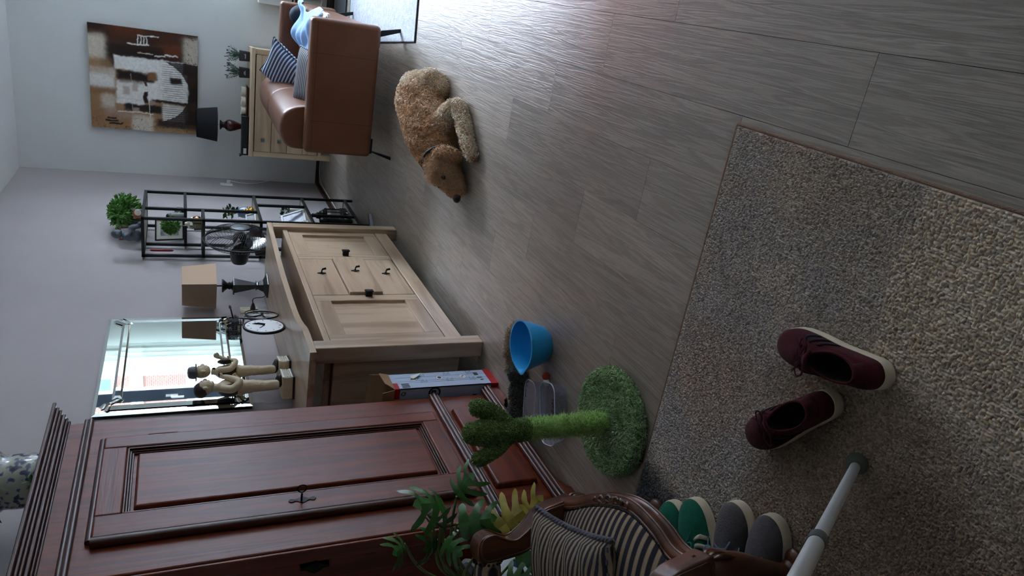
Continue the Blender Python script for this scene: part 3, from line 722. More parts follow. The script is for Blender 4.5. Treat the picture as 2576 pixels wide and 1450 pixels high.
# ------------------------------------------------------------------ picture, sockets, radiator, mirror
def soft_rect(r, d, r0, r1, d0, d1, e=0.012):
    s = lambda x: 1 / (1 + np.exp(-np.clip(x / e * 4, -40, 40)))
    return s(r - r0) * s(r1 - r) * s(d - d0) * s(d1 - d)
def painting():
    w, h, n = 0.893, 0.868, 200
    R, D = np.meshgrid(np.linspace(0, 1, n), np.linspace(0, 1, n))
    wr = R + (fbm(R * 9, D * 9, 3) - 0.5) * 0.03 + (fbm(R * 40, D * 40, 5) - 0.5) * 0.018
    wd = D + (fbm(R * 9, D * 9, 8) - 0.5) * 0.03 + (fbm(R * 40, D * 40, 9) - 0.5) * 0.018
    T = lambda *c: np.array(lin(c))
    tan, tan2, dk, br, ru, wh, wh2, blk, pk = T(172, 136, 98), T(140, 98, 60), T(34, 20, 16), T(74, 40, 22), T(112, 56, 26), T(240, 239, 232), T(218, 208, 190), T(22, 18, 18), T(178, 150, 140)
    C = np.broadcast_to(tan, (n, n, 3)).copy()
    def lay(mask, col, k=1.0):
        nonlocal C
        C = C * (1 - (mask * k)[..., None]) + np.asarray(col) * (mask * k)[..., None]
    def rect(r0, r1, d0, d1, col, k=1.0, e=0.012): lay(soft_rect(wr, wd, r0, r1, d0, d1, e), col, k)
    lay(fbm(R * 4, D * 4, 1), tan2, 0.9)
    # (r0, r1, d0, d1): r runs left to right, d from top to foot
    rect(0.86, 1.1, -0.1, 1.1, br, 1, 0.03); rect(0.90, 1.1, 0.2, 0.5, ru, 0.7, 0.06); rect(0.955, 1.1, -0.1, 0.13, dk, 0.8, 0.03); rect(0.6, 0.88, 0.12, 1.1, br, 1.0, 0.05)
    rect(0.62, 0.83, 0.13, 0.88, dk, 0.95, 0.04); rect(0.68, 0.90, -0.1, 0.15, wh2, 0.95, 0.04); rect(0.76, 0.87, 0.68, 0.84, ru, 0.8, 0.05); rect(0.82, 0.96, 0.16, 0.62, dk, 0.35, 0.06)
    rect(0.68, 0.97, 0.865, 1.1, wh2, 0.8, 0.04); rect(0.60, 0.72, 0.86, 1.1, br, 0.8, 0.04)
    rect(-0.1, 0.66, 0.885, 1.1, br, 1, 0.025); rect(0.34, 0.48, 0.885, 1.1, dk, 0.95, 0.03); rect(0.48, 0.60, 0.92, 1.1, tan2, 0.8, 0.03); rect(0.24, 0.33, 0.93, 1.1, tan, 0.7, 0.03); rect(0.10, 0.24, 0.885, 1.1, dk, 0.8, 0.03)
    rect(-0.1, 0.14, 0.60, 0.90, dk, 0.95, 0.04); rect(-0.1, 0.045, 0.55, 1.1, tan, 0.9, 0.03); rect(0.13, 0.30, 0.60, 0.90, br, 0.7, 0.03)
    rect(0.39, 0.60, -0.1, 0.22, wh, 0.85, 0.035); rect(0.53, 0.68, -0.1, 0.2, tan, 0.6, 0.04); rect(0.34, 0.41, -0.1, 0.23, tan2, 0.8, 0.03); rect(0.20, 0.34, 0.10, 0.23, wh2, 0.8, 0.04); rect(0.14, 0.22, 0.12, 0.24, pk, 0.7, 0.04)
    rect(0.14, 0.60, 0.222, 0.90, tan, 0.6, 0.01)
    rect(0.595, 0.725, 0.225, 0.86, wh, 1.0); rect(0.56, 0.62, 0.375, 0.53, wh, 1.0); rect(0.32, 0.60, 0.58, 0.905, wh, 0.95, 0.015); rect(0.31, 0.50, 0.235, 0.60, wh, 0.95, 0.015)
    rect(0.495, 0.585, 0.235, 0.58, dk, 1.0, 0.018); rect(0.52, 0.60, 0.53, 0.61, tan2, 1.0, 0.015); rect(0.47, 0.51, 0.25, 0.48, br, 0.7, 0.02); rect(0.50, 0.565, 0.73, 0.85, dk, 1.0, 0.015)
    rect(0.36, 0.44, 0.29, 0.36, tan2, 0.5, 0.02); rect(0.40, 0.47, 0.38, 0.43, tan2, 0.5, 0.012); rect(0.455, 0.50, 0.487, 0.515, br, 1, 0.006); rect(0.28, 0.40, 0.487, 0.527, dk, 1, 0.006)
    rect(0.295, 0.325, 0.56, 0.90, dk, 1.0, 0.012); rect(0.26, 0.31, 0.23, 0.49, wh, 0.95, 0.012); rect(0.23, 0.31, 0.535, 0.60, pk, 0.8, 0.012)
    rect(0.19, 0.265, 0.31, 0.66, dk, 1.0, 0.015); rect(0.19, 0.26, 0.30, 0.36, blk, 0.6, 0.012); rect(0.17, 0.23, 0.38, 0.43, pk, 0.9, 0.01)
    rect(0.115, 0.285, 0.665, 0.87, wh, 0.9, 0.02); rect(-0.1, 0.15, 0.38, 0.57, wh2, 0.9, 0.03); rect(0.10, 0.19, 0.24, 0.40, pk, 0.5, 0.03)
    rect(0.175, 0.183, 0.25, 0.57, wh, 0.95, 0.004); rect(0.13, 0.47, 0.536, 0.543, wh, 0.9, 0.004); rect(0.16, 0.56, 0.372, 0.376, wh2, 0.7, 0.004)
    circ = (((wr - 0.42) / 0.36) ** 2 + ((wd - 0.40) / 0.52) ** 2 > 1) & (wd > 0.62) & (wr > 0.1) & (wr < 0.72)
    lay(circ.astype(float), dk, 0.9)
    st = (np.sin(R * 2 * PI * 46 + fbm(R * 5, D * 5, 2) * 5) > 0.25) * soft_rect(wr, wd, 0.33, 0.72, 0.66, 0.88, 0.05)
    lay(st, dk, 0.5); st2 = (np.sin(R * 2 * PI * 46) > 0.1) * soft_rect(wr, wd, 0.11, 0.27, 0.67, 0.88, 0.03); lay(st2, dk, 0.6)
    for r0, r1, d0, d1 in ((0.105, 0.12, 0.15, 0.23), (0.075, 0.095, 0.13, 0.24), (0.045, 0.065, 0.16, 0.29)): rect(r0, r1, d0, d1, blk, 1, 0.006)
    for k in range(4): rect(0.86, 0.935, 0.435 + k * 0.028, 0.444 + k * 0.028, wh, 1, 0.004)
    rect(0.935, 0.945, 0.43, 0.64, wh, 0.95, 0.004); rect(0.85, 0.862, 0.34, 0.54, wh, 0.95, 0.005); rect(0.755, 0.768, 0.58, 0.70, wh, 0.95, 0.005); rect(0.772, 0.784, 0.69, 0.80, wh, 0.95, 0.005); rect(0.77, 0.78, 0.43, 0.57, wh2, 0.8, 0.004)
    cr = np.abs(fbm(R * 12, D * 22, 31) - 0.5) < 0.012
    lay((cr & ((wd > 0.88) | (wr < 0.12))).astype(float), dk, 0.7)
    C = C * (0.86 + 0.28 * fbm(R * 60, D * 60, 21, 2))[..., None]
    relief = 0.004 * fbm(R * 30, D * 30, 12) * (0.3 + C.mean(-1))
    t = thing('painting', 'large abstract canvas in browns, tans and white blocks on the back wall', 'painting', (-1.152, YB - 0.02, 1.16), world=True)
    x0, x1, zt, zb, yf = -1.598, -0.706, 2.030, 1.163, YB - 0.035
    v = np.stack([x0 + (x1 - x0) * R, yf - relief, zt + (zb - zt) * D], -1).reshape(-1, 3)
    idx = np.arange(n * n).reshape(n, n)
    f = np.stack([idx[:-1, :-1], idx[1:, :-1], idx[1:, 1:], idx[:-1, 1:]], -1).reshape(-1, 4)
    mb = MB(); mb.add(v, f.tolist(), col=C.reshape(-1, 3))
    obj('paint_surface', mb, vcol_mat('paint', 0.5, 0.4), t, smooth=60, keepcol=True)
    obj('stretcher', MB().box(x0 - 0.001, x1 + 0.001, yf + 0.001, YB - 0.001, zb - 0.001, zt + 0.001), plain('canvas_edge', lin((92, 68, 50)), 0.8), t)
painting()

M_cream = plain('cream_plastic', lin((222, 214, 190)), 0.35)
M_whiteplastic = plain('white_plastic', lin((232, 232, 228)), 0.35)
M_blackplastic = plain('black_plastic', lin((24, 24, 26)), 0.35)
M_darkgap = plain('dark_gap', lin((30, 28, 26)), 0.7)
def socket(name, label, y0, y1, z0, z1, mat, used):
    t = thing(name, label, 'socket', (XL, (y0 + y1) / 2, z0), world=True)
    obj('plate', MB().box(XL, XL + 0.011, y0, y1, z0, z1), mat, t, bevel=0.003)
    r = (y1 - y0) * 0.28; yc = (y0 + y1) / 2; Mx = Matrix(((0, 0, 1, XL + 0.0105), (1, 0, 0, 0), (0, 1, 0, 0), (0, 0, 0, 1)))
    for i, zc in enumerate((z0 + (z1 - z0) * 0.30, z0 + (z1 - z0) * 0.70)):
        ring = MB().lathe([(r * 1.08, 0.0), (r * 1.08, 0.003), (r * 0.95, 0.003), (r * 0.92, -0.004), (0.001, -0.004)], 24, (yc, zc, 0), Mx, cap=False)
        s = obj('socket_well', ring, mat, t, smooth=40)
        obj('hole', MB().lathe([(0.0025, 0), (0.0025, 0.001)], 8, (yc, zc - 0.008, -0.0035), Mx).lathe([(0.0025, 0), (0.0025, 0.001)], 8, (yc, zc + 0.008, -0.0035), Mx), M_darkgap, s)
    return t
socket('wall_socket', 'cream double wall socket above the sideboard beside the mirror', 4.283, 4.364, 0.875, 0.982, M_cream, True)
pl = thing('lamp_plug', 'black plug and lead in the lower hole of the cream double socket', 'plug', (XL + 0.011, 4.323, 0.90), world=True)
obj('plug_body', MB().lathe([(0.016, 0), (0.016, 0.012), (0.011, 0.03), (0.006, 0.045)], 16, (4.323, 0.907, 0), Matrix(((0, 0, 1, XL + 0.0105), (1, 0, 0, 0), (0, 1, 0, 0), (0, 0, 0, 1)))), M_blackplastic, pl, smooth=40)
obj('lead', MB().tube(catmull([(XL + 0.05, 4.323, 0.907), (XL + 0.075, 4.335, 0.908), (XL + 0.07, 4.37, 0.885), (XL + 0.06, 4.40, 0.845), (XL + 0.07, 4.41, 0.825), (-1.92, 4.40, 0.824)], 6), 0.003, 6), M_blackplastic, pl, smooth=40)
socket('wall_socket', 'white upright double socket near the corner of the back wall', 7.16, 7.245, 0.852, 0.962, M_whiteplastic, True)
cb = thing('charger_cable', 'white plug and cable hanging from the corner socket', 'cable', (XL + 0.02, 7.2, 0.4), world=True)
obj('plug_body', MB().cbox((XL + 0.03, 7.215, 0.888), (0.035, 0.035, 0.032)), M_whiteplastic, cb, bevel=0.006)
obj('lead', MB().tube(catmull([(XL + 0.045, 7.22, 0.88), (XL + 0.03, 7.225, 0.82), (XL + 0.015, 7.25, 0.70), (XL + 0.02, 7.30, 0.58), (XL + 0.05, 7.37, 0.44), (XL + 0.16, 7.40, 0.26), (XL + 0.26, 7.40, 0.14), (XL + 0.36, 7.39, 0.06), (XL + 0.42, 7.38, 0.012)], 6), 0.004, 6), M_whiteplastic, cb, smooth=40)
fc = MB().tube(catmull([(-1.70, 7.36, 0.012), (-1.86, 7.38, 0.010), (-1.945, 7.30, 0.010), (-1.965, 7.05, 0.010), (-1.97, 6.6, 0.010), (-1.965, 6.2, 0.010), (-1.95, 5.95, 0.010)], 8), 0.004, 6)
solo('floor_cable', fc, M_whiteplastic, 'thin pale cable lying along the foot of the left wall', 'cable', world=True, smooth=40)

def radiator():
    t = thing('radiator', 'white panel radiator with a slotted grille below the window', 'radiator', (0.25, YB - 0.08, 0.1), world=True)
    obj('panel', MB().box(-0.33, 0.95, YB - 0.13, YB - 0.12, 0.10, 0.66).box(-0.33, 0.95, YB - 0.05, YB - 0.04, 0.10, 0.66), M_white_paint, t, bevel=0.004)
    obj('casing', MB().box(-0.332, -0.325, YB - 0.13, YB - 0.002, 0.12, 0.66).box(0.945, 0.952, YB - 0.13, YB - 0.002, 0.12, 0.66), M_white_paint, t, bevel=0.002)
    for z in (0.27, 0.30, 0.33, 0.36):
        obj('slot', MB().box(-0.30, -0.16, YB - 0.133, YB - 0.1295, z, z + 0.014), M_darkgap, t)
    obj('grille', MB().box(-0.325, 0.945, YB - 0.125, YB - 0.045, 0.655, 0.662), M_white_paint, t)
radiator()
ad = thing('power_adapter', 'small black power adapter with a cord on the floor below the radiator', 'adapter', (-0.24, 7.28, 0.0))
obj('adapter_body', MB().box(-0.05, 0.05, -0.03, 0.03, 0, 0.05), M_blackplastic, ad, bevel=0.006)
obj('lead', MB().tube(catmull([(-0.05, 0, 0.02), (-0.09, -0.05, 0.006), (-0.06, -0.14, 0.004), (0.05, -0.2, 0.004)], 6), 0.003, 6), M_blackplastic, ad, smooth=40)

def mirror():
    y0, y1, z0, z1 = 3.185, 4.21, 1.0, 1.69
    xs = XL + 0.022
    t = thing('wall_mirror', 'large rectangular wall mirror with faceted glass borders above the sideboard', 'mirror', (XL, (y0 + y1) / 2, z0), world=True)
    mm = bpy.data.materials.new('mirror_glass'); mm.use_nodes = True; b = mm.node_tree.nodes['Principled BSDF']
    b.inputs['Metallic'].default_value = 1; b.inputs['Roughness'].default_value = 0.015; b.inputs['Base Color'].default_value = (0.86, 0.92, 0.89, 1)
    obj('backing', MB().box(XL, xs - 0.004, y0 + 0.005, y1 - 0.005, z0 + 0.005, z1 - 0.005), M_blackplastic, t)
    # flat border sheet with a ground edge
    Mx = Matrix(((0, 0, 1, 0), (1, 0, 0, 0), (0, 1, 0, 0), (0, 0, 0, 1)))
    yc, zc = (y0 + y1) / 2, (z0 + z1) / 2
    obj('border_glass', MB().taper((yc, zc, xs - 0.004), (y1 - y0, z1 - z0), (y1 - y0 - 0.03, z1 - z0 - 0.03), 0.006, Mx), mm, t)
    # main field, raised with a wide bevel
    obj('main_glass', MB().taper((yc, zc, xs + 0.003), (0.90, 0.50), (0.86, 0.455), 0.010, Mx), mm, t)
    # mirror strips: two long, two short, with mitred bevels, crossing past the corners
    def strip(a, b, w):
        a, b = Vector(a), Vector(b); d = (b - a); L = d.length; d.normalize(); n = Vector((-d.y, d.x))
        p = 0.02
        base = [a - n * w, a + d * 0 + n * w, b + n * w, b - n * w]; top = [a + d * p - n * (w * 0.45), a + d * p + n * (w * 0.45), b - d * p + n * (w * 0.45), b - d * p - n * (w * 0.45)]
        v = [(xs + 0.006, q.x, q.y) for q in base] + [(xs + 0.020, q.x, q.y) for q in top]
        f = [(4, 5, 6, 7), (0, 1, 5, 4), (1, 2, 6, 5), (2, 3, 7, 6), (3, 0, 4, 7), (3, 2, 1, 0)]
        mb = MB().add(v, [q[::-1] for q in f]); obj('strip', mb, mm, t)
    strip((3.245, 1.055), (3.245, 1.635), 0.026); strip((4.15, 1.055), (4.15, 1.635), 0.026)
    strip((3.30, 1.098), (4.10, 1.098), 0.024); strip((3.30, 1.592), (4.10, 1.592), 0.024)
    for (ya, za, sy, sz) in ((3.245, 1.635, 1, 1), (4.15, 1.635, -1, 1), (3.245, 1.055, 1, -1), (4.15, 1.055, -1, -1)):
        for k in (0, 1):
            o = 0.022 * k
            strip((ya - sy * (0.03 - o), za + sz * (0.0 + o)), (ya + sy * (0.055 + o * 0.6), za - sz * (0.075 - o * 0.6)), 0.010)
mirror()
# ------------------------------------------------------------------ things on the sideboard
M_lampshade = plain('linen_shade', lin((202, 172, 148)), 0.8, bump=0.15, bscale=300)
M_ebony = plain('black_turned_wood', lin((26, 24, 26)), 0.35, coat=0.2)
M_brass = plain('brass', lin((150, 120, 70)), 0.3, metal=1.0)
def lamp1():
    t = thing('table_lamp', 'table lamp with square tapering beige shade on the sideboard beside the mirror', 'lamp', (-1.862, 4.36, 0.82), (0, 0, math.radians(-18)))
    b = MB().taper((0, 0, 0), (0.112, 0.112), (0.108, 0.108), 0.010).taper((0, 0, 0.010), (0.10, 0.10), (0.058, 0.058), 0.018).taper((0, 0, 0.028), (0.058, 0.058), (0.036, 0.036), 0.029).taper((0, 0, 0.057), (0.036, 0.036), (0.034, 0.034), 0.012)
    b.taper((0, 0, 0.067), (0.044, 0.044), (0.044, 0.044), 0.006)
    obj('foot', b, M_ebony, t, bevel=0.003)
    s = MB().taper((0, 0, 0.073), (0.030, 0.030), (0.068, 0.068), 0.125)
    obj('stem', s, M_ebony, t, bevel=0.004)
    k = MB().taper((0, 0, 0.198), (0.078, 0.078), (0.078, 0.078), 0.008).lathe([(0.03, 0.206), (0.02, 0.216), (0.024, 0.226), (0.018, 0.236), (0.03, 0.25), (0.042, 0.262), (0.04, 0.268)], 20)
    obj('collar', k, M_ebony, t, smooth=35)
    obj('rod', MB().tube([(0, 0, 0.26), (0, 0, 0.32)], 0.005, 8), M_blackmetal, t, smooth=40)
    sh = MB(); b0, b1, z0, z1 = 0.098, 0.083, 0.302, 0.492
    c0 = [(-b0, -b0), (b0, -b0), (b0, b0), (-b0, b0)]; c1 = [(-b1, -b1), (b1, -b1), (b1, b1), (-b1, b1)]
    v = [(x, y, z0) for x, y in c0] + [(x, y, z1) for x, y in c1]; k = 0.97
    v += [(x * k, y * k, z0) for x, y in c0] + [(x * k, y * k, z1) for x, y in c1]
    f = []
    for i in range(4):
        j = (i + 1) % 4; f += [(i, j, 4 + j, 4 + i), (8 + j, 8 + i, 12 + i, 12 + j), (j, i, 8 + i, 8 + j), (4 + i, 4 + j, 12 + j, 12 + i)]
    sh.add(v, f); obj('shade', sh, M_lampshade, t)
    obj('shade_spider', MB().tube([(-0.083, 0, 0.31), (0.083, 0, 0.31)], 0.003, 6).tube([(0, -0.083, 0.31), (0, 0.083, 0.31)], 0.003, 6), M_blackmetal, t)
lamp1()

M_fan = plain('fan_plastic', lin((32, 34, 38)), 0.3)
M_fanblade = glass('smoky_blade', (0.30, 0.33, 0.38), 0.10, 0.1)
M_chrome = plain('chrome', lin((210, 212, 215)), 0.12, metal=1.0)
def fan():
    t = thing('pedestal_fan', 'black pedestal fan with round wire cage between sideboard and bookshelf', 'fan', (-1.79, 4.83, 0), (0, 0, 0))
    # its own frame: head axis +x
    hz, hy = 0.962, -0.085; cx = 0.09
    obj('pole', MB().tube([(0, 0, 0.03), (0, 0, 0.80)], 0.014, 12), M_fan, t, smooth=40)
    for dx, dy in ((0.17, 0.33), (-0.13, 0.33), (0.17, -0.24), (-0.13, -0.24)):
        d = Vector((dx, dy, 0)).normalized(); n = Vector((-d.y, d.x, 0)); L = math.hypot(dx, dy); w = 0.016
        v = []
        for s, zt in ((0.0, 0.045), (L, 0.026)):
            for q in (-w, w): v += [tuple(d * s + n * q), tuple(d * s + n * q * 0.7 + Vector((0, 0, zt)))]
        f = [(0, 1, 3, 2), (4, 6, 7, 5), (0, 4, 5, 1), (2, 3, 7, 6), (1, 5, 7, 3), (0, 2, 6, 4)]
        obj('foot', MB().add(v, f), M_fan, t, bevel=0.004)
    obj('control_box', MB().box(-0.035, 0.035, -0.05, 0.05, 0.76, 0.86), M_fan, t, bevel=0.01)
    for k in range(4): obj('button', MB().box(0.034, 0.038, -0.036 + k * 0.02, -0.024 + k * 0.02, 0.79, 0.802), M_whiteplastic, t)
    Mh = Matrix.Translation((cx, hy, hz)) @ Matrix.Rotation(math.radians(90), 4, 'Y')   # lathe axis z -> +x
    mot = MB().lathe([(0.012, -0.165), (0.044, -0.16), (0.055, -0.14), (0.06, -0.09), (0.064, -0.06), (0.055, -0.045)], 24, M=Mh)
    obj('motor_housing', mot, M_fan, t, smooth=40)
    obj('neck', MB().tube([(0, 0, 0.82), (0, -0.03, 0.90), (cx - 0.12, hy, 0.93)], 0.022, 10), M_fan, t, smooth=40)
    R = 0.222
    cage = MB()
    def ring(r, x, w): cage.tube([(cx + x, hy + r * math.cos(a), hz + r * math.sin(a)) for a in [2 * PI * k / 48 for k in range(48)]], w, 5, closed=True)
    ring(R, 0.0, 0.006); ring(R * 0.97, 0.012, 0.0015); ring(R * 0.75, 0.060, 0.0014); ring(R * 0.5, 0.080, 0.0014); ring(0.062, 0.088, 0.004); ring(R * 0.8, -0.035, 0.0015); ring(0.075, -0.055, 0.003)
    for k in range(72):
        a = 2 * PI * k / 72; tw = 0.5
        cage.tube([(cx + x, hy + r * math.cos(a + s * tw), hz + r * math.sin(a + s * tw)) for r, x, s in ((R, 0.0, 0), (R * 0.93, 0.03, 0.08), (R * 0.75, 0.062, 0.3), (R * 0.5, 0.080, 0.6), (0.06, 0.088, 1.0))], 0.0011, 4)
    for k in range(60):
        a = 2 * PI * k / 60
        cage.tube([(cx + x, hy + r * math.cos(a), hz + r * math.sin(a)) for r, x in ((R, 0.0), (R * 0.85, -0.03), (0.07, -0.055))], 0.0011, 4)
    obj('cage', cage, M_fan, t, smooth=50)
    cap = MB().lathe([(0.062, 0.083), (0.058, 0.092), (0.03, 0.096), (0.001, 0.097)], 28, M=Mh, cap=False)
    obj('cage_badge', cap, plain('badge_grey', lin((120, 124, 130)), 0.25, metal=0.6), t, smooth=40)
    hub = MB().lathe([(0.001, 0.055), (0.03, 0.05), (0.042, 0.03), (0.044, 0.0), (0.04, -0.03)], 24, M=Mh, cap=False)
    obj('hub', hub, M_fan, t, smooth=40)
    for k in range(5):
        a0 = 2 * PI * k / 5
        def fn(u, v, a0=a0):
            r = 0.035 + (R * 0.9 - 0.035) * v; hw = (0.18 + 0.42 * math.sin(PI * min(v * 0.85 + 0.12, 1))) * (1 if v < 0.85 else 1 - (v - 0.85) * 2.2)
            a = a0 + (u - 0.5) * 2 * hw * 0.72 + 0.35 * v; return (cx + 0.012 + (u - 0.5) * 0.05, hy + r * math.cos(a), hz + r * math.sin(a))
        obj('blade', MB().grid(fn, 10, 10), M_fanblade, t, smooth=60)
fan()

# little bicycle with a clock in its front wheel
M_wire = plain('black_wire', lin((22, 22, 26)), 0.35, metal=0.4)
M_dial = plain('clock_face', lin((236, 238, 242)), 0.3)
def bike():
    d = Vector((0.05, -0.25, 0)); L = d.length; ang = math.atan2(d.y, d.x)
    t = thing('bicycle_clock', 'black wire bicycle ornament with a clock face in its front wheel', 'clock', (-1.80, 3.80, 0.82), (0, 0, ang))
    # local +x forward; rear hub at x=0
    R2, R1 = 0.085, 0.100; fx = 0.255; r0 = 0.004
    def wheel(name, cx, R, w, turn=0.0):
        c, s = math.cos(turn), math.sin(turn)
        pts = [(cx + R * math.cos(a) * c, R * math.cos(a) * s, R + 0.003 + R * math.sin(a)) for a in [2 * PI * k / 40 for k in range(40)]]
        return obj(name, MB().tube(pts, w, 8, closed=True), M_wire, t, smooth=40)
    w2 = wheel('rear_wheel', 0, R2, 0.0045)
    sp = MB()
    for k in range(20):
        a = 2 * PI * k / 20; sp.tube([(0, 0, R2 + 0.003), (R2 * math.cos(a), 0, R2 + 0.003 + R2 * math.sin(a))], 0.0008, 4)
    sp.tube([(0, -0.012, R2 + 0.003), (0, 0.012, R2 + 0.003)], 0.009, 10); obj('spokes', sp, M_chrome, w2)
    turn = math.radians(-5); w1 = wheel('front_wheel', fx, R1, 0.008, turn)
    Mt = Matrix.Translation((fx, 0, R1 + 0.003)) @ Matrix.Rotation(turn, 4, 'Z') @ Matrix.Rotation(math.radians(90), 4, 'X')
    obj('clock_face', MB().lathe([(0.001, 0.007), (R1 * 0.94, 0.006), (R1 * 0.95, -0.006), (0.001, -0.007)], 40, M=Mt, cap=False), M_dial, w1, smooth=40)
    hd = MB()
    for k in range(12):
        a = 2 * PI * k / 12; 
        for s in (1, -1): hd.cbox((R1 * 0.8 * math.cos(a), R1 * 0.8 * math.sin(a), s * 0.0075), (0.012 if k % 3 == 0 else 0.006, 0.003, 0.001), (0, 0, a))
    for s in (1, -1):
        hd.cbox((0.018, 0.012, s * 0.0085), (0.05, 0.004, 0.001), (0, 0, 0.58)); hd.cbox((-0.022, 0.022, s * 0.0085), (0.07, 0.003, 0.001), (0, 0, 2.35))
    mb2 = MB(); mb2.add(hd.verts(), hd.f, Mt); obj('clock_hands', mb2, M_wire, w1)
    fr = MB(); bb = (0.10, 0, 0.075); seat = (0.07, 0, 0.19); head = (0.205, 0, 0.205); hub = (0, 0, R2 + 0.003)
    for a, b in ((bb, seat), (seat, head), (bb, (0.212, 0, 0.185)), (hub, bb), (hub, (0.073, 0, 0.18))): fr.tube([a, b], 0.005, 8)
    fr.tube([(0.198, 0, 0.235), (0.215, 0, 0.18), (0.235, 0.014, 0.13), (fx, 0.014, R1)], 0.0045, 8); fr.tube([(0.215, 0, 0.18), (0.235, -0.014, 0.13), (fx, -0.014, R1)], 0.004, 8)
    fr.tube([(seat[0], 0, 0.19), (seat[0] - 0.006, 0, 0.225)], 0.004, 8)
    obj('frame', fr, M_wire, t, smooth=40)
    obj('saddle', MB().ell((0.06, 0, 0.232), (0.04, 0.018, 0.008), 14, 8), M_wire, t, smooth=60)
    h = MB().tube(catmull([(0.165, 0.085, 0.265), (0.19, 0.075, 0.262), (0.205, 0.03, 0.252), (0.2, 0, 0.245), (0.205, -0.03, 0.252), (0.19, -0.075, 0.262), (0.165, -0.085, 0.265)], 6), 0.004, 8)
    h.tube([(0.17, 0.084, 0.265), (0.145, 0.087, 0.266)], 0.006, 8).tube([(0.17, -0.084, 0.265), (0.145, -0.087, 0.266)], 0.006, 8)
    obj('handlebar', h, M_wire, t, smooth=40)
    ch = MB().tube([(bb[0] + 0.022 * math.cos(a), -0.01, bb[2] + 0.022 * math.sin(a)) for a in [2 * PI * k / 20 for k in range(20)]], 0.003, 6, closed=True); ch.tube([(0.1, -0.012, 0.075), (0.125, -0.02, 0.055)], 0.003, 6)
    obj('chainring', ch, M_chrome, t)
    fd = MB()
    for s in (1, -1): fd.tube([(-R2 * 1.08 * math.cos(a), 0.01 * s, R2 + 0.003 + R2 * 1.08 * math.sin(a)) for a in [PI * (0.05 + 0.75 * k / 12) for k in range(13)]], 0.0025, 6)
    obj('mudguard', fd, M_wire, t, smooth=40)
    bk = MB()
    for k in range(9):
        y = -0.045 + 0.09 * k / 8; bk.tube([(0.245, y, 0.22), (0.245, y, 0.28)], 0.0012, 4).tube([(0.315, y, 0.225), (0.315, y, 0.28)], 0.0012, 4)
    for k in range(7):
        x = 0.245 + 0.07 * k / 6; bk.tube([(x, -0.045, 0.28), (x, -0.045, 0.22), (x, 0.045, 0.22), (x, 0.045, 0.28)], 0.0012, 4)
    for z in (0.24, 0.26, 0.28): bk.tube([(0.245, -0.045, z), (0.315, -0.045, z), (0.315, 0.045, z), (0.245, 0.045, z)], 0.0015, 4, closed=True)
    obj('basket', bk, M_wire, t)
bike()

# two resin statuettes of men
M_resin = plain('ivory_resin', lin((198, 180, 150)), 0.45, bump=0.2, bscale=120, var=0.08, vscale=25)
M_resin_dk = plain('dark_brown_resin', lin((44, 34, 32)), 0.4)
M_resin_w = plain('white_resin', lin((222, 220, 214)), 0.45)
M_hat = plain('grey_hat', lin((84, 80, 84)), 0.5)
def pedestal(t, w):
    obj('plinth', MB().box(-w, w, -w, w, 0.008, 0.058), M_resin, t, bevel=0.004)
    obj('plinth_foot', MB().box(-w - 0.002, w + 0.002, -w - 0.002, w + 0.002, 0, 0.010), M_resin_dk, t)
    fr = MB(); rng = random.Random(3)
    fr.box(w, w + 0.003, -w, w, 0.050, 0.058).box(w, w + 0.003, -w, w, 0.010, 0.016)
    for i in range(8):
        for j in range(3):
            y = -w + 0.010 + i * (2 * w - 0.02) / 7; z = 0.021 + j * 0.012
            fr.ell((w + 0.001, y + rng.uniform(-.002, .002), z), (0.003, 0.004, 0.005), 6, 5)
    obj('carved_face', fr, M_resin_w, t, smooth=60, label='white carved face of the plinth')
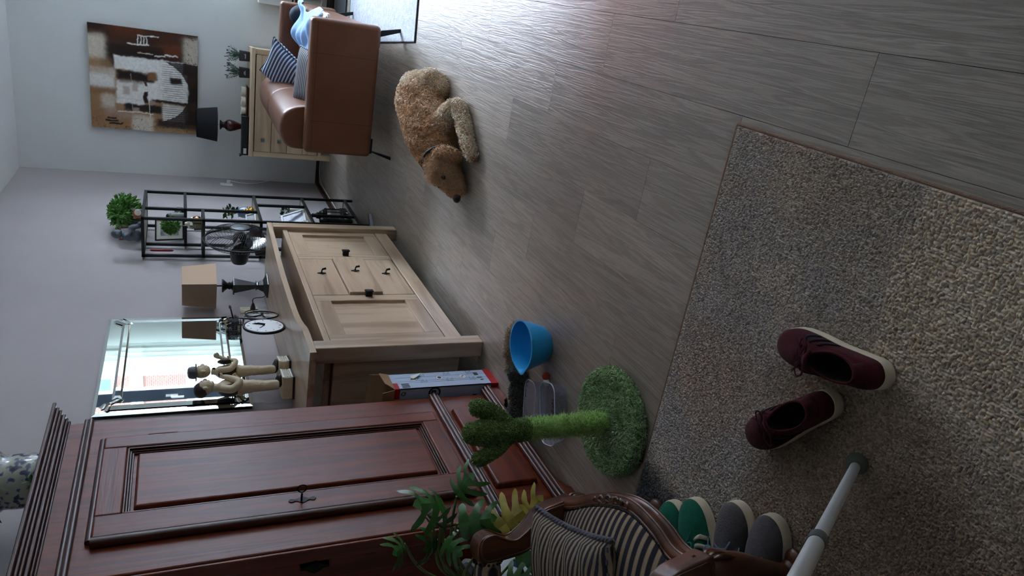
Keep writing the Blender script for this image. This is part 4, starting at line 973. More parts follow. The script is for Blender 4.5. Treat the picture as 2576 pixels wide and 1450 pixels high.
def man(t, stout):
    """a standing man facing +x; shirt, waistcoat, trousers and shoes on one body"""
    z0 = 0.058; S = 1.0
    g = 1.28 if stout else 1.0
    body = MB()
    for s in (1, -1):
        y = s * 0.021 * g
        body.tube([(0.0, y, z0 + 0.012), (-0.002, y, z0 + 0.07), (0.0, y * 0.9, z0 + 0.13), (-0.002, y * 0.75, z0 + 0.178)], [0.0185 * g, 0.019 * g, 0.023 * g, 0.027 * g], 12)
    trousers = organic(body.ell((-0.002, 0, z0 + 0.185), (0.034 * g, 0.043 * g, 0.026), 14, 10), 0.004, 4)
    tv = trousers.verts(); tv[:, 0] += 0.0042 * (fbm(tv[:, 2] * 60 + tv[:, 1] * 30, tv[:, 1] * 40, 3, 3) - 0.5); tv[:, 1] += 0.0036 * (fbm(tv[:, 2] * 60, tv[:, 0] * 40 + tv[:, 2] * 30, 6, 3) - 0.5); trousers.v = [tv]
    obj('trousers', trousers, M_resin, t, smooth=70)
    tor = MB().ell((0.0, 0, z0 + 0.235), (0.034 * (1.25 if stout else 1), 0.044 * g, 0.055), 14, 10).ell((0.0, 0, z0 + 0.268), (0.029, 0.046 * g, 0.026), 14, 8)
    tor.tube([(0, 0, z0 + 0.28), (0.004, 0, z0 + 0.31)], 0.016 * g, 10)
    obj('shirt', organic(tor, 0.004, 4), M_resin, t, smooth=70)
    k_ = 1.25 if stout else 1
    wv = MB().ell((0.0, 0, z0 + 0.235), (0.034 * k_ + 0.004, 0.044 * g + 0.004, 0.058), 14, 10).ell((0.0, 0, z0 + 0.264), (0.033, 0.046 * g + 0.004, 0.026), 14, 8)
    wv = organic(wv, 0.004, 4); q = wv.verts(); cut = 0.012 if stout else 0.016
    wv.f = [f for f in wv.f if q[list(f), 0].mean() < cut + 0.10 * max(0, z0 + 0.24 - q[list(f), 2].mean()) and q[list(f), 2].mean() > z0 + 0.188]
    v = wv
    obj('waistcoat', v, M_resin_dk, t, smooth=60)
    sh = MB()
    for s in (1, -1): sh.ell((0.016, s * 0.024 * g, z0 + 0.010), (0.032, 0.015, 0.013), 12, 8)
    obj('shoes', sh, M_resin_dk, t, smooth=60)
    # arms
    def arm(pts, rr):
        mb = MB().tube(catmull(pts, 5), list(np.interp(np.linspace(0, 1, 5 * (len(pts) - 1) + 1), np.linspace(0, 1, len(rr)), rr)), 10)
        h = pts[-1]; d = (Vector(pts[-1]) - Vector(pts[-2])).normalized(); n = d.orthogonal().normalized(); b = d.cross(n)
        mb.ell(h, (0.011, 0.011, 0.011), 10, 8)
        for k in range(4):
            o = b * (-0.009 + 0.006 * k); p = Vector(h) + o + d * 0.004; e = p + d * (0.014 + 0.003 * (k in (1, 2))) + n * 0.006
            mb.tube([p, (p + e) / 2 + d * 0.003, e], [0.0038, 0.0036, 0.0030], 6)
        p = Vector(h) - b * 0.010; mb.tube([p, p - b * 0.008 + d * 0.006, p - b * 0.008 + d * 0.013], [0.004, 0.0037, 0.003], 6)
        return obj('arm', mb, M_resin, t, smooth=60)
    sw = 0.046 * g
    if stout:
        arm([(-0.004, -sw, z0 + 0.275), (-0.012, -sw - 0.014, z0 + 0.225), (0.02, -sw - 0.008, z0 + 0.195), (0.046, -sw + 0.03, z0 + 0.245), (0.05, -sw + 0.045, z0 + 0.262)], [0.019, 0.020, 0.018, 0.013, 0.010])
        arm([(-0.004, sw, z0 + 0.275), (0.0, sw + 0.014, z0 + 0.225), (0.04, sw, z0 + 0.20), (0.055, sw - 0.02, z0 + 0.21)], [0.019, 0.020, 0.016, 0.010])
    else:
        arm([(0.0, -sw, z0 + 0.275), (0.004, -sw - 0.010, z0 + 0.225), (0.04, -sw, z0 + 0.2), (0.052, -sw + 0.02, z0 + 0.225)], [0.015, 0.015, 0.012, 0.009])
        arm([(0.0, sw, z0 + 0.275), (0.02, sw + 0.018, z0 + 0.235), (0.062, sw + 0.022, z0 + 0.225), (0.085, sw + 0.02, z0 + 0.262), (0.09, sw + 0.02, z0 + 0.275)], [0.015, 0.014, 0.012, 0.010, 0.008])
        obj('bow_tie', MB().ell((0.017, 0.010, z0 + 0.298), (0.005, 0.010, 0.008), 8, 6).ell((0.017, -0.010, z0 + 0.298), (0.004, 0.010, 0.008), 8, 6), M_resin_dk, t, smooth=60)
        obj('bowler_in_hand', MB().ell((0.046, -0.018, z0 + 0.248), (0.012, 0.034, 0.034), 18, 12), M_resin_dk, t, smooth=60, label='dark round hat held against the chest')
    # head with features
    hz = z0 + (0.345 if stout else 0.352); hs = 1.14 if stout else 1.0
    hd = MB().ell((0.004, 0, hz), (0.031 * hs, 0.027 * hs, 0.037 * (1.02 if stout else 1.1)), 18, 14).ell((0.014, 0, hz - 0.022), (0.020 * hs, 0.020 * hs, 0.017), 14, 10)
    hd.ell((0.036 * hs, 0, hz - 0.004), (0.008, 0.006, 0.010), 10, 8).ell((0.032 * hs, 0, hz - 0.020), (0.006, 0.011, 0.004), 10, 6).ell((0.031 * hs, 0, hz + 0.012), (0.005, 0.018, 0.004), 10, 6)
    for s in (1, -1):
        hd.ell((0.0, s * 0.028 * hs, hz - 0.004), (0.008, 0.005, 0.012), 8, 6).ell((0.024 * hs, s * 0.012, hz - 0.012), (0.008, 0.009, 0.008), 8, 6)
    if stout: hd.ell((0.012, 0, hz - 0.034), (0.024, 0.026, 0.012), 12, 8)
    h = obj('head', organic(hd, 0.0025, 2), M_resin, t, smooth=70)
    ey = MB()
    for s in (1, -1): ey.ell((0.0305 * hs, s * 0.0105, hz + 0.003), (0.003, 0.003, 0.0025), 8, 6)
    obj('eyes', ey, M_resin_dk, h)
    if stout:
        ha = MB().ell((-0.006, 0, hz + 0.014), (0.033 * hs, 0.030 * hs, 0.033), 18, 12); hv = ha.verts()
        hv[:, 2] = np.where(hv[:, 0] > 0.004, np.maximum(hv[:, 2], hz + 0.020), hv[:, 2]); ha.v = [hv]
        obj('hair', ha, M_resin_dk, h, smooth=60, label='slick dark hair')
    else:
        hat = MB().lathe([(0.040, 0.0), (0.043, 0.002), (0.041, 0.006), (0.030, 0.006), (0.030, 0.022), (0.027, 0.034), (0.018, 0.040), (0.001, 0.042)], 26, (0.002, 0, hz + 0.022), cap=False)
        obj('hat', hat, M_hat, h, smooth=40, label='grey bowler hat')
    for ch in t.children:
        if not ch.name.startswith(('plinth', 'carved')): ch.rotation_euler = (0, 0, math.radians(26))
def statuettes():
    t = thing('statuette', 'ivory statuette of a stout man with slick dark hair nearest the wardrobe', 'statuette', (-1.877, 3.165, 0.82), (0, 0, math.radians(8)))
    pedestal(t, 0.056); man(t, True)
    t = thing('statuette', 'ivory statuette of a thin man in a bowler hat', 'statuette', (-1.868, 3.302, 0.82), (0, 0, math.radians(14)))
    pedestal(t, 0.052); man(t, False)
statuettes()
# ------------------------------------------------------------------ foliage helpers
M_leaf = plain('leaf_green', lin((92, 140, 66)), 0.45, spec=0.4, var=0.25, vscale=30)
M_leaf_dk = plain('leaf_dark_green', lin((44, 84, 44)), 0.4, spec=0.5, var=0.2, vscale=30)
M_stem = plain('stem_green', lin((88, 108, 56)), 0.6)
M_soil = plain('soil', lin((46, 34, 26)), 0.95, bump=0.5, bscale=60)
def leaf_blob(n, c, r, size, seed, droop=0.3, aspect=0.4, shell=0.55):
    """many small pointed leaves crowded about a centre"""
    rng = random.Random(seed); mb = MB()
    for i in range(n):
        d = Vector((rng.gauss(0, 1), rng.gauss(0, 1), rng.gauss(0, 1))).normalized()
        k = shell + (1 - shell) * rng.random() ** 0.5
        p = Vector(c) + Vector((d.x * r[0], d.y * r[1], d.z * r[2])) * k
        u = (d + Vector((rng.uniform(-.6, .6), rng.uniform(-.6, .6), rng.uniform(-.6, .6) - droop))).normalized(); s = u.orthogonal().normalized()
        s = (Matrix.Rotation(rng.uniform(0, 2 * PI), 3, u) @ s); n2 = u.cross(s); L = size * rng.uniform(0.7, 1.3); w = L * aspect
        v = [p - u * L * 0.1, p + u * L * 0.4 + s * w * 0.5 + n2 * L * 0.05, p + u * L, p + u * L * 0.4 - s * w * 0.5 + n2 * L * 0.05, p + u * L * 0.45 - n2 * L * 0.06]
        mb.add(v, [(0, 4, 1), (1, 4, 2), (2, 4, 3), (3, 4, 0)])
    return mb
# ------------------------------------------------------------------ things in the bookshelf
M_slate = plain('slate_resin', lin((84, 92, 102)), 0.5, bump=0.15, bscale=90)
M_darkred = wood('red_brown_frame', lin((64, 30, 24)), lin((88, 44, 34)), 'Z', rough=0.35, scale=20)
M_photo = plain('photo_print', lin((160, 162, 164)), 0.3, var=0.5, vscale=18)
M_mat = plain('picture_mount', lin((222, 220, 206)), 0.7)
M_copper = plain('copper', lin((176, 116, 84)), 0.25, metal=1.0)
M_gold = plain('gilt', lin((150, 112, 44)), 0.3, metal=0.9, bump=0.5, bscale=80)
M_clear = glass('clear_glass', (0.94, 0.97, 0.96), 0.06)
M_candle = plain('wax', lin((236, 228, 206)), 0.5)
def shelf_items():
    # on top: fern in a grey pot
    t = thing('potted_fern', 'bushy green fern in a grey pot on top of the bookshelf', 'plant', (-1.86, 5.66, 1.56))
    obj('pot', MB().lathe([(0.052, 0), (0.062, 0.07), (0.066, 0.085), (0.060, 0.085), (0.056, 0.07)], 24), plain('grey_pot', lin((92, 94, 98)), 0.6), t, smooth=40)
    obj('soil', MB().lathe([(0.058, 0.066), (0.058, 0.07)], 20), M_soil, t)
    fb = leaf_blob(1300, (0.0, 0.10, 0.13), (0.11, 0.21, 0.10), 0.036, 5, 0.5, 0.5, 0.2)
    obj('foliage', fb, M_leaf, t, stuff=True)
    # seated slate figure
    t = thing('seated_figurine', 'slate grey seated child figurine on top of the bookshelf', 'figurine', (-1.865, 5.245, 1.56), (0, 0, math.radians(10)))
    f = MB().ell((0.0, 0, 0.028), (0.042, 0.045, 0.03)).ell((-0.006, 0, 0.068), (0.032, 0.038, 0.042)).ell((-0.002, 0, 0.10), (0.027, 0.037, 0.022)).tube([(0, 0, 0.11), (0.004, 0, 0.125)], 0.013, 10)
    for s in (1, -1):
        f.tube(catmull([(0.01, s * 0.022, 0.03), (0.055, s * 0.028, 0.062), (0.066, s * 0.024, 0.03), (0.075, s * 0.024, 0.008), (0.098, s * 0.026, 0.008)], 5), 0.0145, 10)
        f.tube(catmull([(0.0, s * 0.038, 0.098), (0.018, s * 0.05, 0.07), (0.05, s * 0.028, 0.066), (0.062, s * 0.010, 0.072)], 5), 0.0105, 10)
    obj('body', organic(f, 0.004, 4), M_slate, t, smooth=70)
    h = MB().ell((0.010, 0, 0.150), (0.031, 0.029, 0.034), 18, 14).ell((0.036, 0, 0.142), (0.007, 0.006, 0.007)).ell((0.012, 0.029, 0.148), (0.008, 0.005, 0.010)).ell((0.012, -0.029, 0.148), (0.008, 0.005, 0.010)).ell((0.022, 0, 0.128), (0.018, 0.018, 0.011))
    obj('head', organic(h, 0.003, 3), M_slate, t, smooth=70)
    # leaning dark red frame
    def frame(name, label, loc, rot, w, h, bw, mat, inner, mount=None, th=0.014):
        t = thing(name, label, 'picture frame', loc, rot)
        mb = MB().box(-w / 2, w / 2, 0, th, 0, bw).box(-w / 2, w / 2, 0, th, h - bw, h).box(-w / 2, -w / 2 + bw, 0, th, bw, h - bw).box(w / 2 - bw, w / 2, 0, th, bw, h - bw)
        obj('frame', mb, mat, t, bevel=0.002)
        if mount: obj('mount', MB().box(-w / 2 + bw, w / 2 - bw, th * 0.45, th * 0.6, bw, h - bw), mount, t); m = min(0.03, w * 0.16)
        else: m = 0.0
        obj('picture', MB().box(-w / 2 + bw + m, w / 2 - bw - m, th * 0.4, th * 0.6, bw + m, h - bw - m), inner, t)
        obj('backing', MB().box(-w / 2 + 0.004, w / 2 - 0.004, th * 0.65, th, 0.004, h - 0.004), M_blackplastic, t)
        return t
    frame('picture_frame', 'small dark red wooden picture frame leaning beside the fern', (-1.90, 5.43, 1.561), (math.radians(-14), 0, math.radians(38)), 0.10, 0.155, 0.012, M_darkred, M_photo)
    t = thing('orange_box', 'small orange box with a pale round medallion below the fern', 'box', (-1.80, 5.535, 1.56), (0, 0, 0.3))
    obj('box_body', MB().box(-0.03, 0.03, -0.02, 0.02, 0, 0.062), plain('orange_card', lin((164, 92, 58)), 0.6), t, bevel=0.002)
    obj('medallion', MB().lathe([(0.001, 0.003), (0.02, 0.003), (0.023, 0.0)], 20, M=Matrix.Translation((0.01, -0.02, 0.032)) @ Matrix.Rotation(PI / 2, 4, 'X'), cap=False), M_mat, t, smooth=40)
    # upper bay: mounted print, topiary ball, dark bust, column, red pen
    frame('picture_frame', 'black framed print with a wide cream mount in the upper bay', (-1.90, 5.535, 1.2925), (math.radians(-14), 0, math.radians(36)), 0.17, 0.20, 0.010, M_blackplastic, M_photo, M_mat)
    t = thing('topiary_ball', 'round clipped green topiary ball on a thin black stem', 'plant', (-1.79, 5.27, 1.178))
    obj('pot', MB().lathe([(0.026, 0), (0.030, 0.05), (0.027, 0.05), (0.026, 0.04)], 16), M_blackplastic, t, smooth=40)
    obj('stem', MB().tube([(0, 0, 0.04), (0, 0, 0.16)], 0.004, 6), M_blackplastic, t)
    obj('foliage', leaf_blob(520, (0, 0, 0.20), (0.052, 0.052, 0.052), 0.020, 9, 0.0, 0.6, 0.7).ell((0, 0, 0.20), (0.042, 0.042, 0.042), 12, 8), M_leaf, t, stuff=True)
    t = thing('hanging_pen', 'slim red pen hanging at the near end of the bookshelf top', 'pen', (-1.968, 5.245, 1.36))
    obj('pen_body', MB().lathe([(0.002, 0), (0.0075, 0.012), (0.0085, 0.03), (0.0085, 0.13), (0.006, 0.145), (0.002, 0.15)], 12), plain('red_lacquer', lin((158, 26, 36)), 0.35), t, smooth=40)
    obj('cord', MB().tube([(0, 0, 0.148), (0, 0, 0.182)], 0.0012, 5), M_blackplastic, t)
    t = thing('bust', 'black bird-like ornament on the far upper shelf', 'ornament', (-1.85, 5.70, 1.292))
    b = MB().ell((0, 0, 0.03), (0.03, 0.05, 0.03)).ell((0, -0.02, 0.065), (0.026, 0.03, 0.035)).ell((0, -0.035, 0.10), (0.020, 0.022, 0.022)).tube([(0, -0.05, 0.098), (0, -0.075, 0.09)], [0.008, 0.003], 8).tube([(0, 0.04, 0.03), (0, 0.075, 0.055)], [0.018, 0.006], 8)
    obj('body', organic(b, 0.004, 3), M_blackplastic, t, smooth=70)
    t = thing('silver_pot', 'small silver lidded pot on the far upper shelf', 'pot', (-1.85, 5.80, 1.292))
    obj('body', MB().lathe([(0.02, 0), (0.028, 0.012), (0.03, 0.04), (0.026, 0.055), (0.022, 0.058), (0.012, 0.066), (0.001, 0.068)], 20), M_chrome, t, smooth=40)
    obj('handle', MB().tube(catmull([(0, -0.028, 0.05), (0, -0.05, 0.045), (0, -0.05, 0.02), (0, -0.03, 0.012)], 5), 0.004, 6), M_blackplastic, t, smooth=40)
    t = thing('stone_column', 'pale grey cylindrical stone vase on the far upper shelf', 'vase', (-1.80, 5.515, 1.292))
    obj('body', MB().lathe([(0.024, 0), (0.026, 0.004), (0.026, 0.085), (0.028, 0.09), (0.022, 0.092), (0.02, 0.06)], 20), plain('grey_stone', lin((146, 148, 146)), 0.7, bump=0.2), t, smooth=40)
    # half shelf: copper kettle, two filled jars
    t = thing('copper_kettle', 'copper pot with a black handle on the half shelf', 'kettle', (-1.79, 5.395, 1.178))
    obj('body', MB().lathe([(0.018, 0), (0.03, 0.008), (0.036, 0.028), (0.028, 0.052), (0.012, 0.066), (0.007, 0.075)], 22), M_copper, t, smooth=40)
    obj('handle', MB().tube(catmull([(0, -0.02, 0.06), (0, -0.03, 0.09), (0, 0.0, 0.105), (0, 0.03, 0.09), (0, 0.02, 0.06)], 5), 0.004, 6), M_blackplastic, t, smooth=40)
    obj('spout', MB().tube(catmull([(0.0, 0.03, 0.03), (0.0, 0.05, 0.05), (0.0, 0.056, 0.07)], 5), [0.009] + [0.006] * 9 + [0.005], 8), M_copper, t, smooth=40)
    grain = plain('dried_beans', lin((176, 156, 106)), 0.7, var=0.6, vscale=90); green = plain('dried_peas', lin((140, 140, 96)), 0.7, var=0.4, vscale=90)
    t = thing('storage_jar', 'glass jar filled with mixed dried beans at the shelf front', 'jar', (-1.765, 5.245, 1.178))
    obj('glass_body', MB().lathe([(0.034, 0), (0.036, 0.004), (0.036, 0.065), (0.03, 0.075), (0.03, 0.082)], 22, cap=False), M_clear, t, smooth=40)
    obj('filling', MB().lathe([(0.033, 0.002), (0.0335, 0.058), (0.001, 0.060)], 20), grain, t, smooth=40)
    obj('lid', MB().lathe([(0.031, 0.08), (0.031, 0.09), (0.014, 0.095), (0.010, 0.11), (0.001, 0.112)], 20), M_candle, t, smooth=40)
    t = thing('storage_jar', 'glass jar of green dried peas behind the bean jar', 'jar', (-1.795, 5.322, 1.178))
    obj('glass_body', MB().lathe([(0.03, 0), (0.031, 0.004), (0.031, 0.07), (0.028, 0.078)], 22, cap=False), M_clear, t, smooth=40)
    obj('filling', MB().lathe([(0.028, 0.002), (0.029, 0.05), (0.001, 0.052)], 20), green, t, smooth=40)
    obj('lid', MB().lathe([(0.031, 0.076), (0.031, 0.088), (0.001, 0.09)], 20), M_candle, t, smooth=40)
    # middle bay: blue vase with leaves, gilt figure, card
    t = thing('blue_vase', 'pale blue ceramic vase with a dark band and trailing ivy', 'vase', (-1.83, 5.76, 0.795))
    obj('body', MB().lathe([(0.03, 0), (0.04, 0.012), (0.046, 0.04), (0.043, 0.075), (0.036, 0.098), (0.04, 0.108), (0.036, 0.108), (0.034, 0.09)], 26), plain('blue_glaze', lin((112, 138, 172)), 0.25, coat=0.4), t, smooth=40)
    obj('band', MB().lathe([(0.0415, 0.022), (0.0465, 0.034), (0.047, 0.040), (0.0455, 0.046)], 26, cap=False), plain('cobalt_glaze', lin((40, 62, 128)), 0.25), t, smooth=40)
    rng = random.Random(4); lv = MB(); st = MB()
    for k in range(26):
        a = rng.uniform(0, 2 * PI); q = Vector((0.05 * math.cos(a) * rng.random(), -0.02 + 0.12 * math.sin(a) * rng.random(), 0.12 + 0.09 * rng.random()))
        st.tube([(0, 0, 0.1), q * 0.6 + Vector((0, 0, 0.05)), q], 0.002, 5)
        u = Vector((math.cos(a), math.sin(a), rng.uniform(-0.5, 0.5))).normalized(); s = u.orthogonal().normalized(); L = rng.uniform(0.035, 0.055)
        lv.add([q, q + u * L * 0.4 + s * L * 0.35, q + u * L, q + u * L * 0.4 - s * L * 0.35, q + u * L * 0.4 - u.cross(s) * 0.006], [(0, 4, 1), (1, 4, 2), (2, 4, 3), (3, 4, 0)])
    obj('stem', st, M_stem, t, stuff=True); obj('foliage', lv, M_leaf_dk, t, stuff=True)
    t = thing('gilt_figurine', 'small gilt reclining figurine beside the blue vase', 'figurine', (-1.775, 5.655, 0.795))
    g = MB().ell((0, 0, 0.02), (0.025, 0.045, 0.02)).ell((0, -0.02, 0.045), (0.018, 0.022, 0.022)).ell((0, -0.03, 0.072), (0.014, 0.014, 0.016)).ell((0, 0.03, 0.035), (0.016, 0.02, 0.015))
    obj('body', organic(g, 0.004, 2), M_gold, t, smooth=70)
    frame('picture_frame', 'tiny white tilted photo frame behind the fan on the middle shelf', (-1.78, 5.50, 0.7955), (math.radians(-20), 0, math.radians(60)), 0.09, 0.075, 0.008, M_whiteplastic, M_photo)
    # third bay: white square planter, white photo frame, books
    t = thing('white_planter', 'square white planter with small round-leaved plant', 'planter', (-1.80, 5.70, 0.424))
    obj('pot', MB().taper((0, 0, 0), (0.085, 0.10), (0.095, 0.11), 0.10), M_whiteplastic, t, bevel=0.003)
    obj('foliage', leaf_blob(70, (0, 0, 0.125), (0.045, 0.06, 0.03), 0.03, 12, 0.0, 0.8, 0.3), M_leaf_dk, t, stuff=True)
    frame('picture_frame', 'white photo frame leaning in front of the square planter', (-1.76, 5.55, 0.4245), (math.radians(-24), 0, math.radians(70)), 0.15, 0.19, 0.018, M_whiteplastic, plain('holiday_photo', lin((150, 150, 170)), 0.3, var=0.5, vscale=14))
    frame('picture_frame', 'second white photo frame half hidden by the sideboard end', (-1.77, 5.34, 0.4245), (math.radians(-20), 0, math.radians(80)), 0.13, 0.16, 0.016, M_whiteplastic, M_photo)
    # bottom bay: lantern, black bust, books, glass jar
    t = thing('lantern', 'black metal lantern with tiered roof and a white candle inside', 'lantern', (-1.80, 5.66, 0.075))
    obj('base', MB().box(-0.055, 0.055, -0.055, 0.055, 0, 0.055), plain('lantern_fret', lin((40, 42, 46)), 0.5, metal=0.4, bump=1.0, bscale=50), t, bevel=0.006)
    for x in (-0.045, 0.045):
        for y in (-0.045, 0.045): obj('bar', MB().tube([(x, y, 0.05), (x, y, 0.17)], 0.004, 6), M_blackmetal, t)
    obj('candle', MB().lathe([(0.026, 0.056), (0.026, 0.13), (0.001, 0.131)], 18), M_candle, t, smooth=40)
    for k in range(4):
        a = k * PI / 2; Mq = Matrix.Rotation(a, 4, 'Z'); obj('pane', MB().box(-0.043, 0.043, 0.0445, 0.0455, 0.055, 0.168, Mq), M_clear, t)
    obj('roof', MB().lathe([(0.068, 0.168), (0.066, 0.178), (0.05, 0.19), (0.052, 0.2), (0.04, 0.215), (0.026, 0.225), (0.028, 0.238), (0.016, 0.25), (0.014, 0.262), (0.018, 0.272), (0.008, 0.285), (0.001, 0.298)], 8), M_blackmetal, t, smooth=30)
    t = thing('black_bust', 'black silhouette ornament in the bottom bay near the sideboard', 'ornament', (-1.77, 5.44, 0.075))
    b = MB().ell((0, 0, 0.05), (0.035, 0.045, 0.055)).ell((0, 0.0, 0.14), (0.03, 0.035, 0.06)).ell((0, -0.01, 0.215), (0.032, 0.04, 0.045))
    obj('body', organic(b, 0.005, 3), M_blackplastic, t, smooth=70)
    bt = plain('red_cover', lin((128, 62, 60)), 0.6); pg = plain('paper', lin((226, 222, 210)), 0.8)
    for i, (x, y, w, h, lab, m) in enumerate(((-1.93, 5.60, 0.026, 0.17, 'upright red book behind the lantern', bt), (-1.93, 5.565, 0.03, 0.20, 'upright white book beside the red book', M_whiteplastic))):
        t = thing('book', lab, 'book', (x, y, 0.075), 0, 'books in the bottom bay')
        obj('cover', MB().box(-0.055, 0.055, -w / 2, -w / 2 + 0.003, 0, h).box(-0.055, 0.055, w / 2 - 0.003, w / 2, 0, h).box(0.053, 0.056, -w / 2, w / 2, 0, h), m, t, bevel=0.001)
        obj('pages', MB().box(-0.052, 0.052, -w / 2 + 0.003, w / 2 - 0.003, 0.003, h - 0.004), pg, t)
    t = thing('glass_carafe', 'small clear glass jar standing in front of the lantern', 'jar', (-1.755, 5.565, 0.075))
    obj('glass_body', MB().lathe([(0.018, 0), (0.024, 0.006), (0.024, 0.04), (0.014, 0.055), (0.016, 0.062)], 18, cap=False), M_clear, t, smooth=40)
    obj('stopper', MB().lathe([(0.013, 0.058), (0.013, 0.066), (0.007, 0.07), (0.010, 0.08), (0.001, 0.084)], 14), M_clear, t, smooth=40)
shelf_items()

# ------------------------------------------------------------------ things on the chest of drawers
def on_chest(x, y, z=0.735):
    c, s = math.cos(CHR), math.sin(CHR); return (CH[0] + c * x - s * y, CH[1] + s * x + c * y, z)
M_slatepot = plain('black_pot', lin((44, 42, 46)), 0.7, bump=0.1)
def chest_items():
    gm = plain('lavender_leaf', lin((66, 96, 72)), 0.6, var=0.3, vscale=20)
    def pot(x, lab, seed):
        t = thing('herb_pot', lab, 'plant', on_chest(x, 0.2), (0, 0, CHR), 'herb pots on the chest of drawers')
        obj('pot', MB().taper((0, 0, 0), (0.082, 0.082), (0.092, 0.092), 0.085), M_slatepot, t, bevel=0.003)
        lt = MB(); rng = random.Random(seed)
        for k in range(4):                                          # a pale scribbled word on the front
            xx = -0.016 + k * 0.010; hgt = rng.choice((0.008, 0.016))
            lt.tube(catmull([(xx - 0.004, -0.0455, 0.034), (xx, -0.0455, 0.034 + hgt), (xx + 0.003, -0.0455, 0.038), (xx + 0.006, -0.0455, 0.034)], 4), 0.0012, 5)
        obj('lettering', lt, M_whiteplastic, t)
        gr = MB(); bud = MB()
        for k in range(46):
            a = rng.uniform(0, 2 * PI); ln = rng.uniform(0.05, 0.13); sp = rng.uniform(0.15, 0.75)
            d = Vector((math.cos(a) * sp, math.sin(a) * sp, 1)).normalized(); b = Vector((rng.uniform(-.025, .025), rng.uniform(-.025, .025), 0.08)); e = b + d * ln
            gr.tube([b, b + d * ln * 0.6, e], [0.0016, 0.0014, 0.0008], 4)
            for q in range(3):
                p = b + d * ln * (0.35 + 0.2 * q); s = d.orthogonal().normalized(); s = Matrix.Rotation(rng.uniform(0, 6), 3, d) @ s
                gr.add([p, p + s * 0.014 + d * 0.012 + d.cross(s) * 0.003, p + s * 0.024 + d * 0.022, p + s * 0.014 + d * 0.012 - d.cross(s) * 0.003], [(0, 1, 2, 3)])
            if ln > 0.10: bud.ell(e, (0.004, 0.004, 0.010), 6, 5)
        obj('foliage', gr, gm, t, stuff=True); obj('flower_spikes', bud, plain('dusky_bud', lin((78, 76, 92)), 0.7), t, stuff=True)
    pot(0.872, 'black pot of thin green herbs at the right end of the chest', 2)
    pot(0.726, 'black pot of thin green herbs next to the candle tray', 6)
    t = thing('candle_tray', 'brown wooden tray under three white candle cups', 'tray', on_chest(0.475, 0.18), (0, 0, CHR))
    obj('tray_body', MB().taper((0, 0, 0), (0.24, 0.07), (0.30, 0.10), 0.022), plain('dark_tray', lin((66, 38, 30)), 0.4), t, bevel=0.003)
    obj('tray_lining', MB().box(-0.135, 0.135, -0.042, 0.042, 0.0215, 0.0235), plain('tray_rim', lin((176, 142, 110)), 0.6), t)
    for k, (dx, lab) in enumerate(((-0.088, 'white candle cup at the lamp end of the tray'), (0.0, 'white candle cup in the middle of the tray'), (0.088, 'white candle cup at the herb end of the tray'))):
        c = thing('candle_cup', lab, 'candle', on_chest(0.475 + dx, 0.18, 0.7585), 0, 'candle cups on the tray')
        obj('cup', MB().lathe([(0.030, 0), (0.038, 0.005), (0.040, 0.042), (0.037, 0.042), (0.036, 0.03)], 24), M_mat, c, smooth=40)
        obj('wax', MB().lathe([(0.0365, 0.026), (0.0365, 0.031), (0.001, 0.031)], 20), M_candle, c)
    # lamp with a dark red turned vase
    t = thing('vase_lamp', 'table lamp with black drum shade and dark red vase base', 'lamp', on_chest(0.225, 0.30), 0)
    obj('vase', MB().lathe([(0.030, 0), (0.034, 0.004), (0.03, 0.012), (0.022, 0.03), (0.026, 0.06), (0.046, 0.11), (0.056, 0.15), (0.052, 0.175), (0.036, 0.19)], 32), plain('dark_red_lacquer', lin((72, 24, 18)), 0.22, coat=0.6), t, smooth=40)
    obj('collar', MB().lathe([(0.036, 0.188), (0.026, 0.205), (0.026, 0.215), (0.044, 0.232), (0.046, 0.238), (0.02, 0.24)], 28), M_ebony, t, smooth=40)
    obj('rod', MB().tube([(0, 0, 0.235), (0, 0, 0.29)], 0.005, 8), M_chrome, t)
    obj('shade', MB().lathe([(0.158, 0.262), (0.130, 0.438), (0.127, 0.438), (0.155, 0.262)], 48, cap=False), plain('black_fabric_shade', lin((22, 21, 24)), 0.9), t, smooth=40)
    t = thing('ribbed_box', 'low black ribbed box with a white label before the vase lamp', 'box', on_chest(0.17, 0.13), (0, 0, CHR))
    obj('box_body', MB().box(-0.18, 0.18, -0.05, 0.05, 0.0, 0.062), M_blackplastic, t, bevel=0.008)
    rb = MB()
    for k in range(5): rb.box(-0.10, 0.17, -0.0525, -0.049, 0.012 + k * 0.0095, 0.017 + k * 0.0095)
    obj('ribs', rb, plain('rib_grey', lin((46, 48, 52)), 0.4), t)
    obj('label_sticker', MB().box(-0.165, -0.115, -0.0515, -0.0495, 0.018, 0.044), M_whiteplastic, t)
    obj('lip', MB().prism([(-0.18, 0.05), (-0.196, 0.075), (-0.186, 0.076), (-0.172, 0.06)], -0.045, 0.045, 'Y'), M_blackplastic, t)
chest_items()

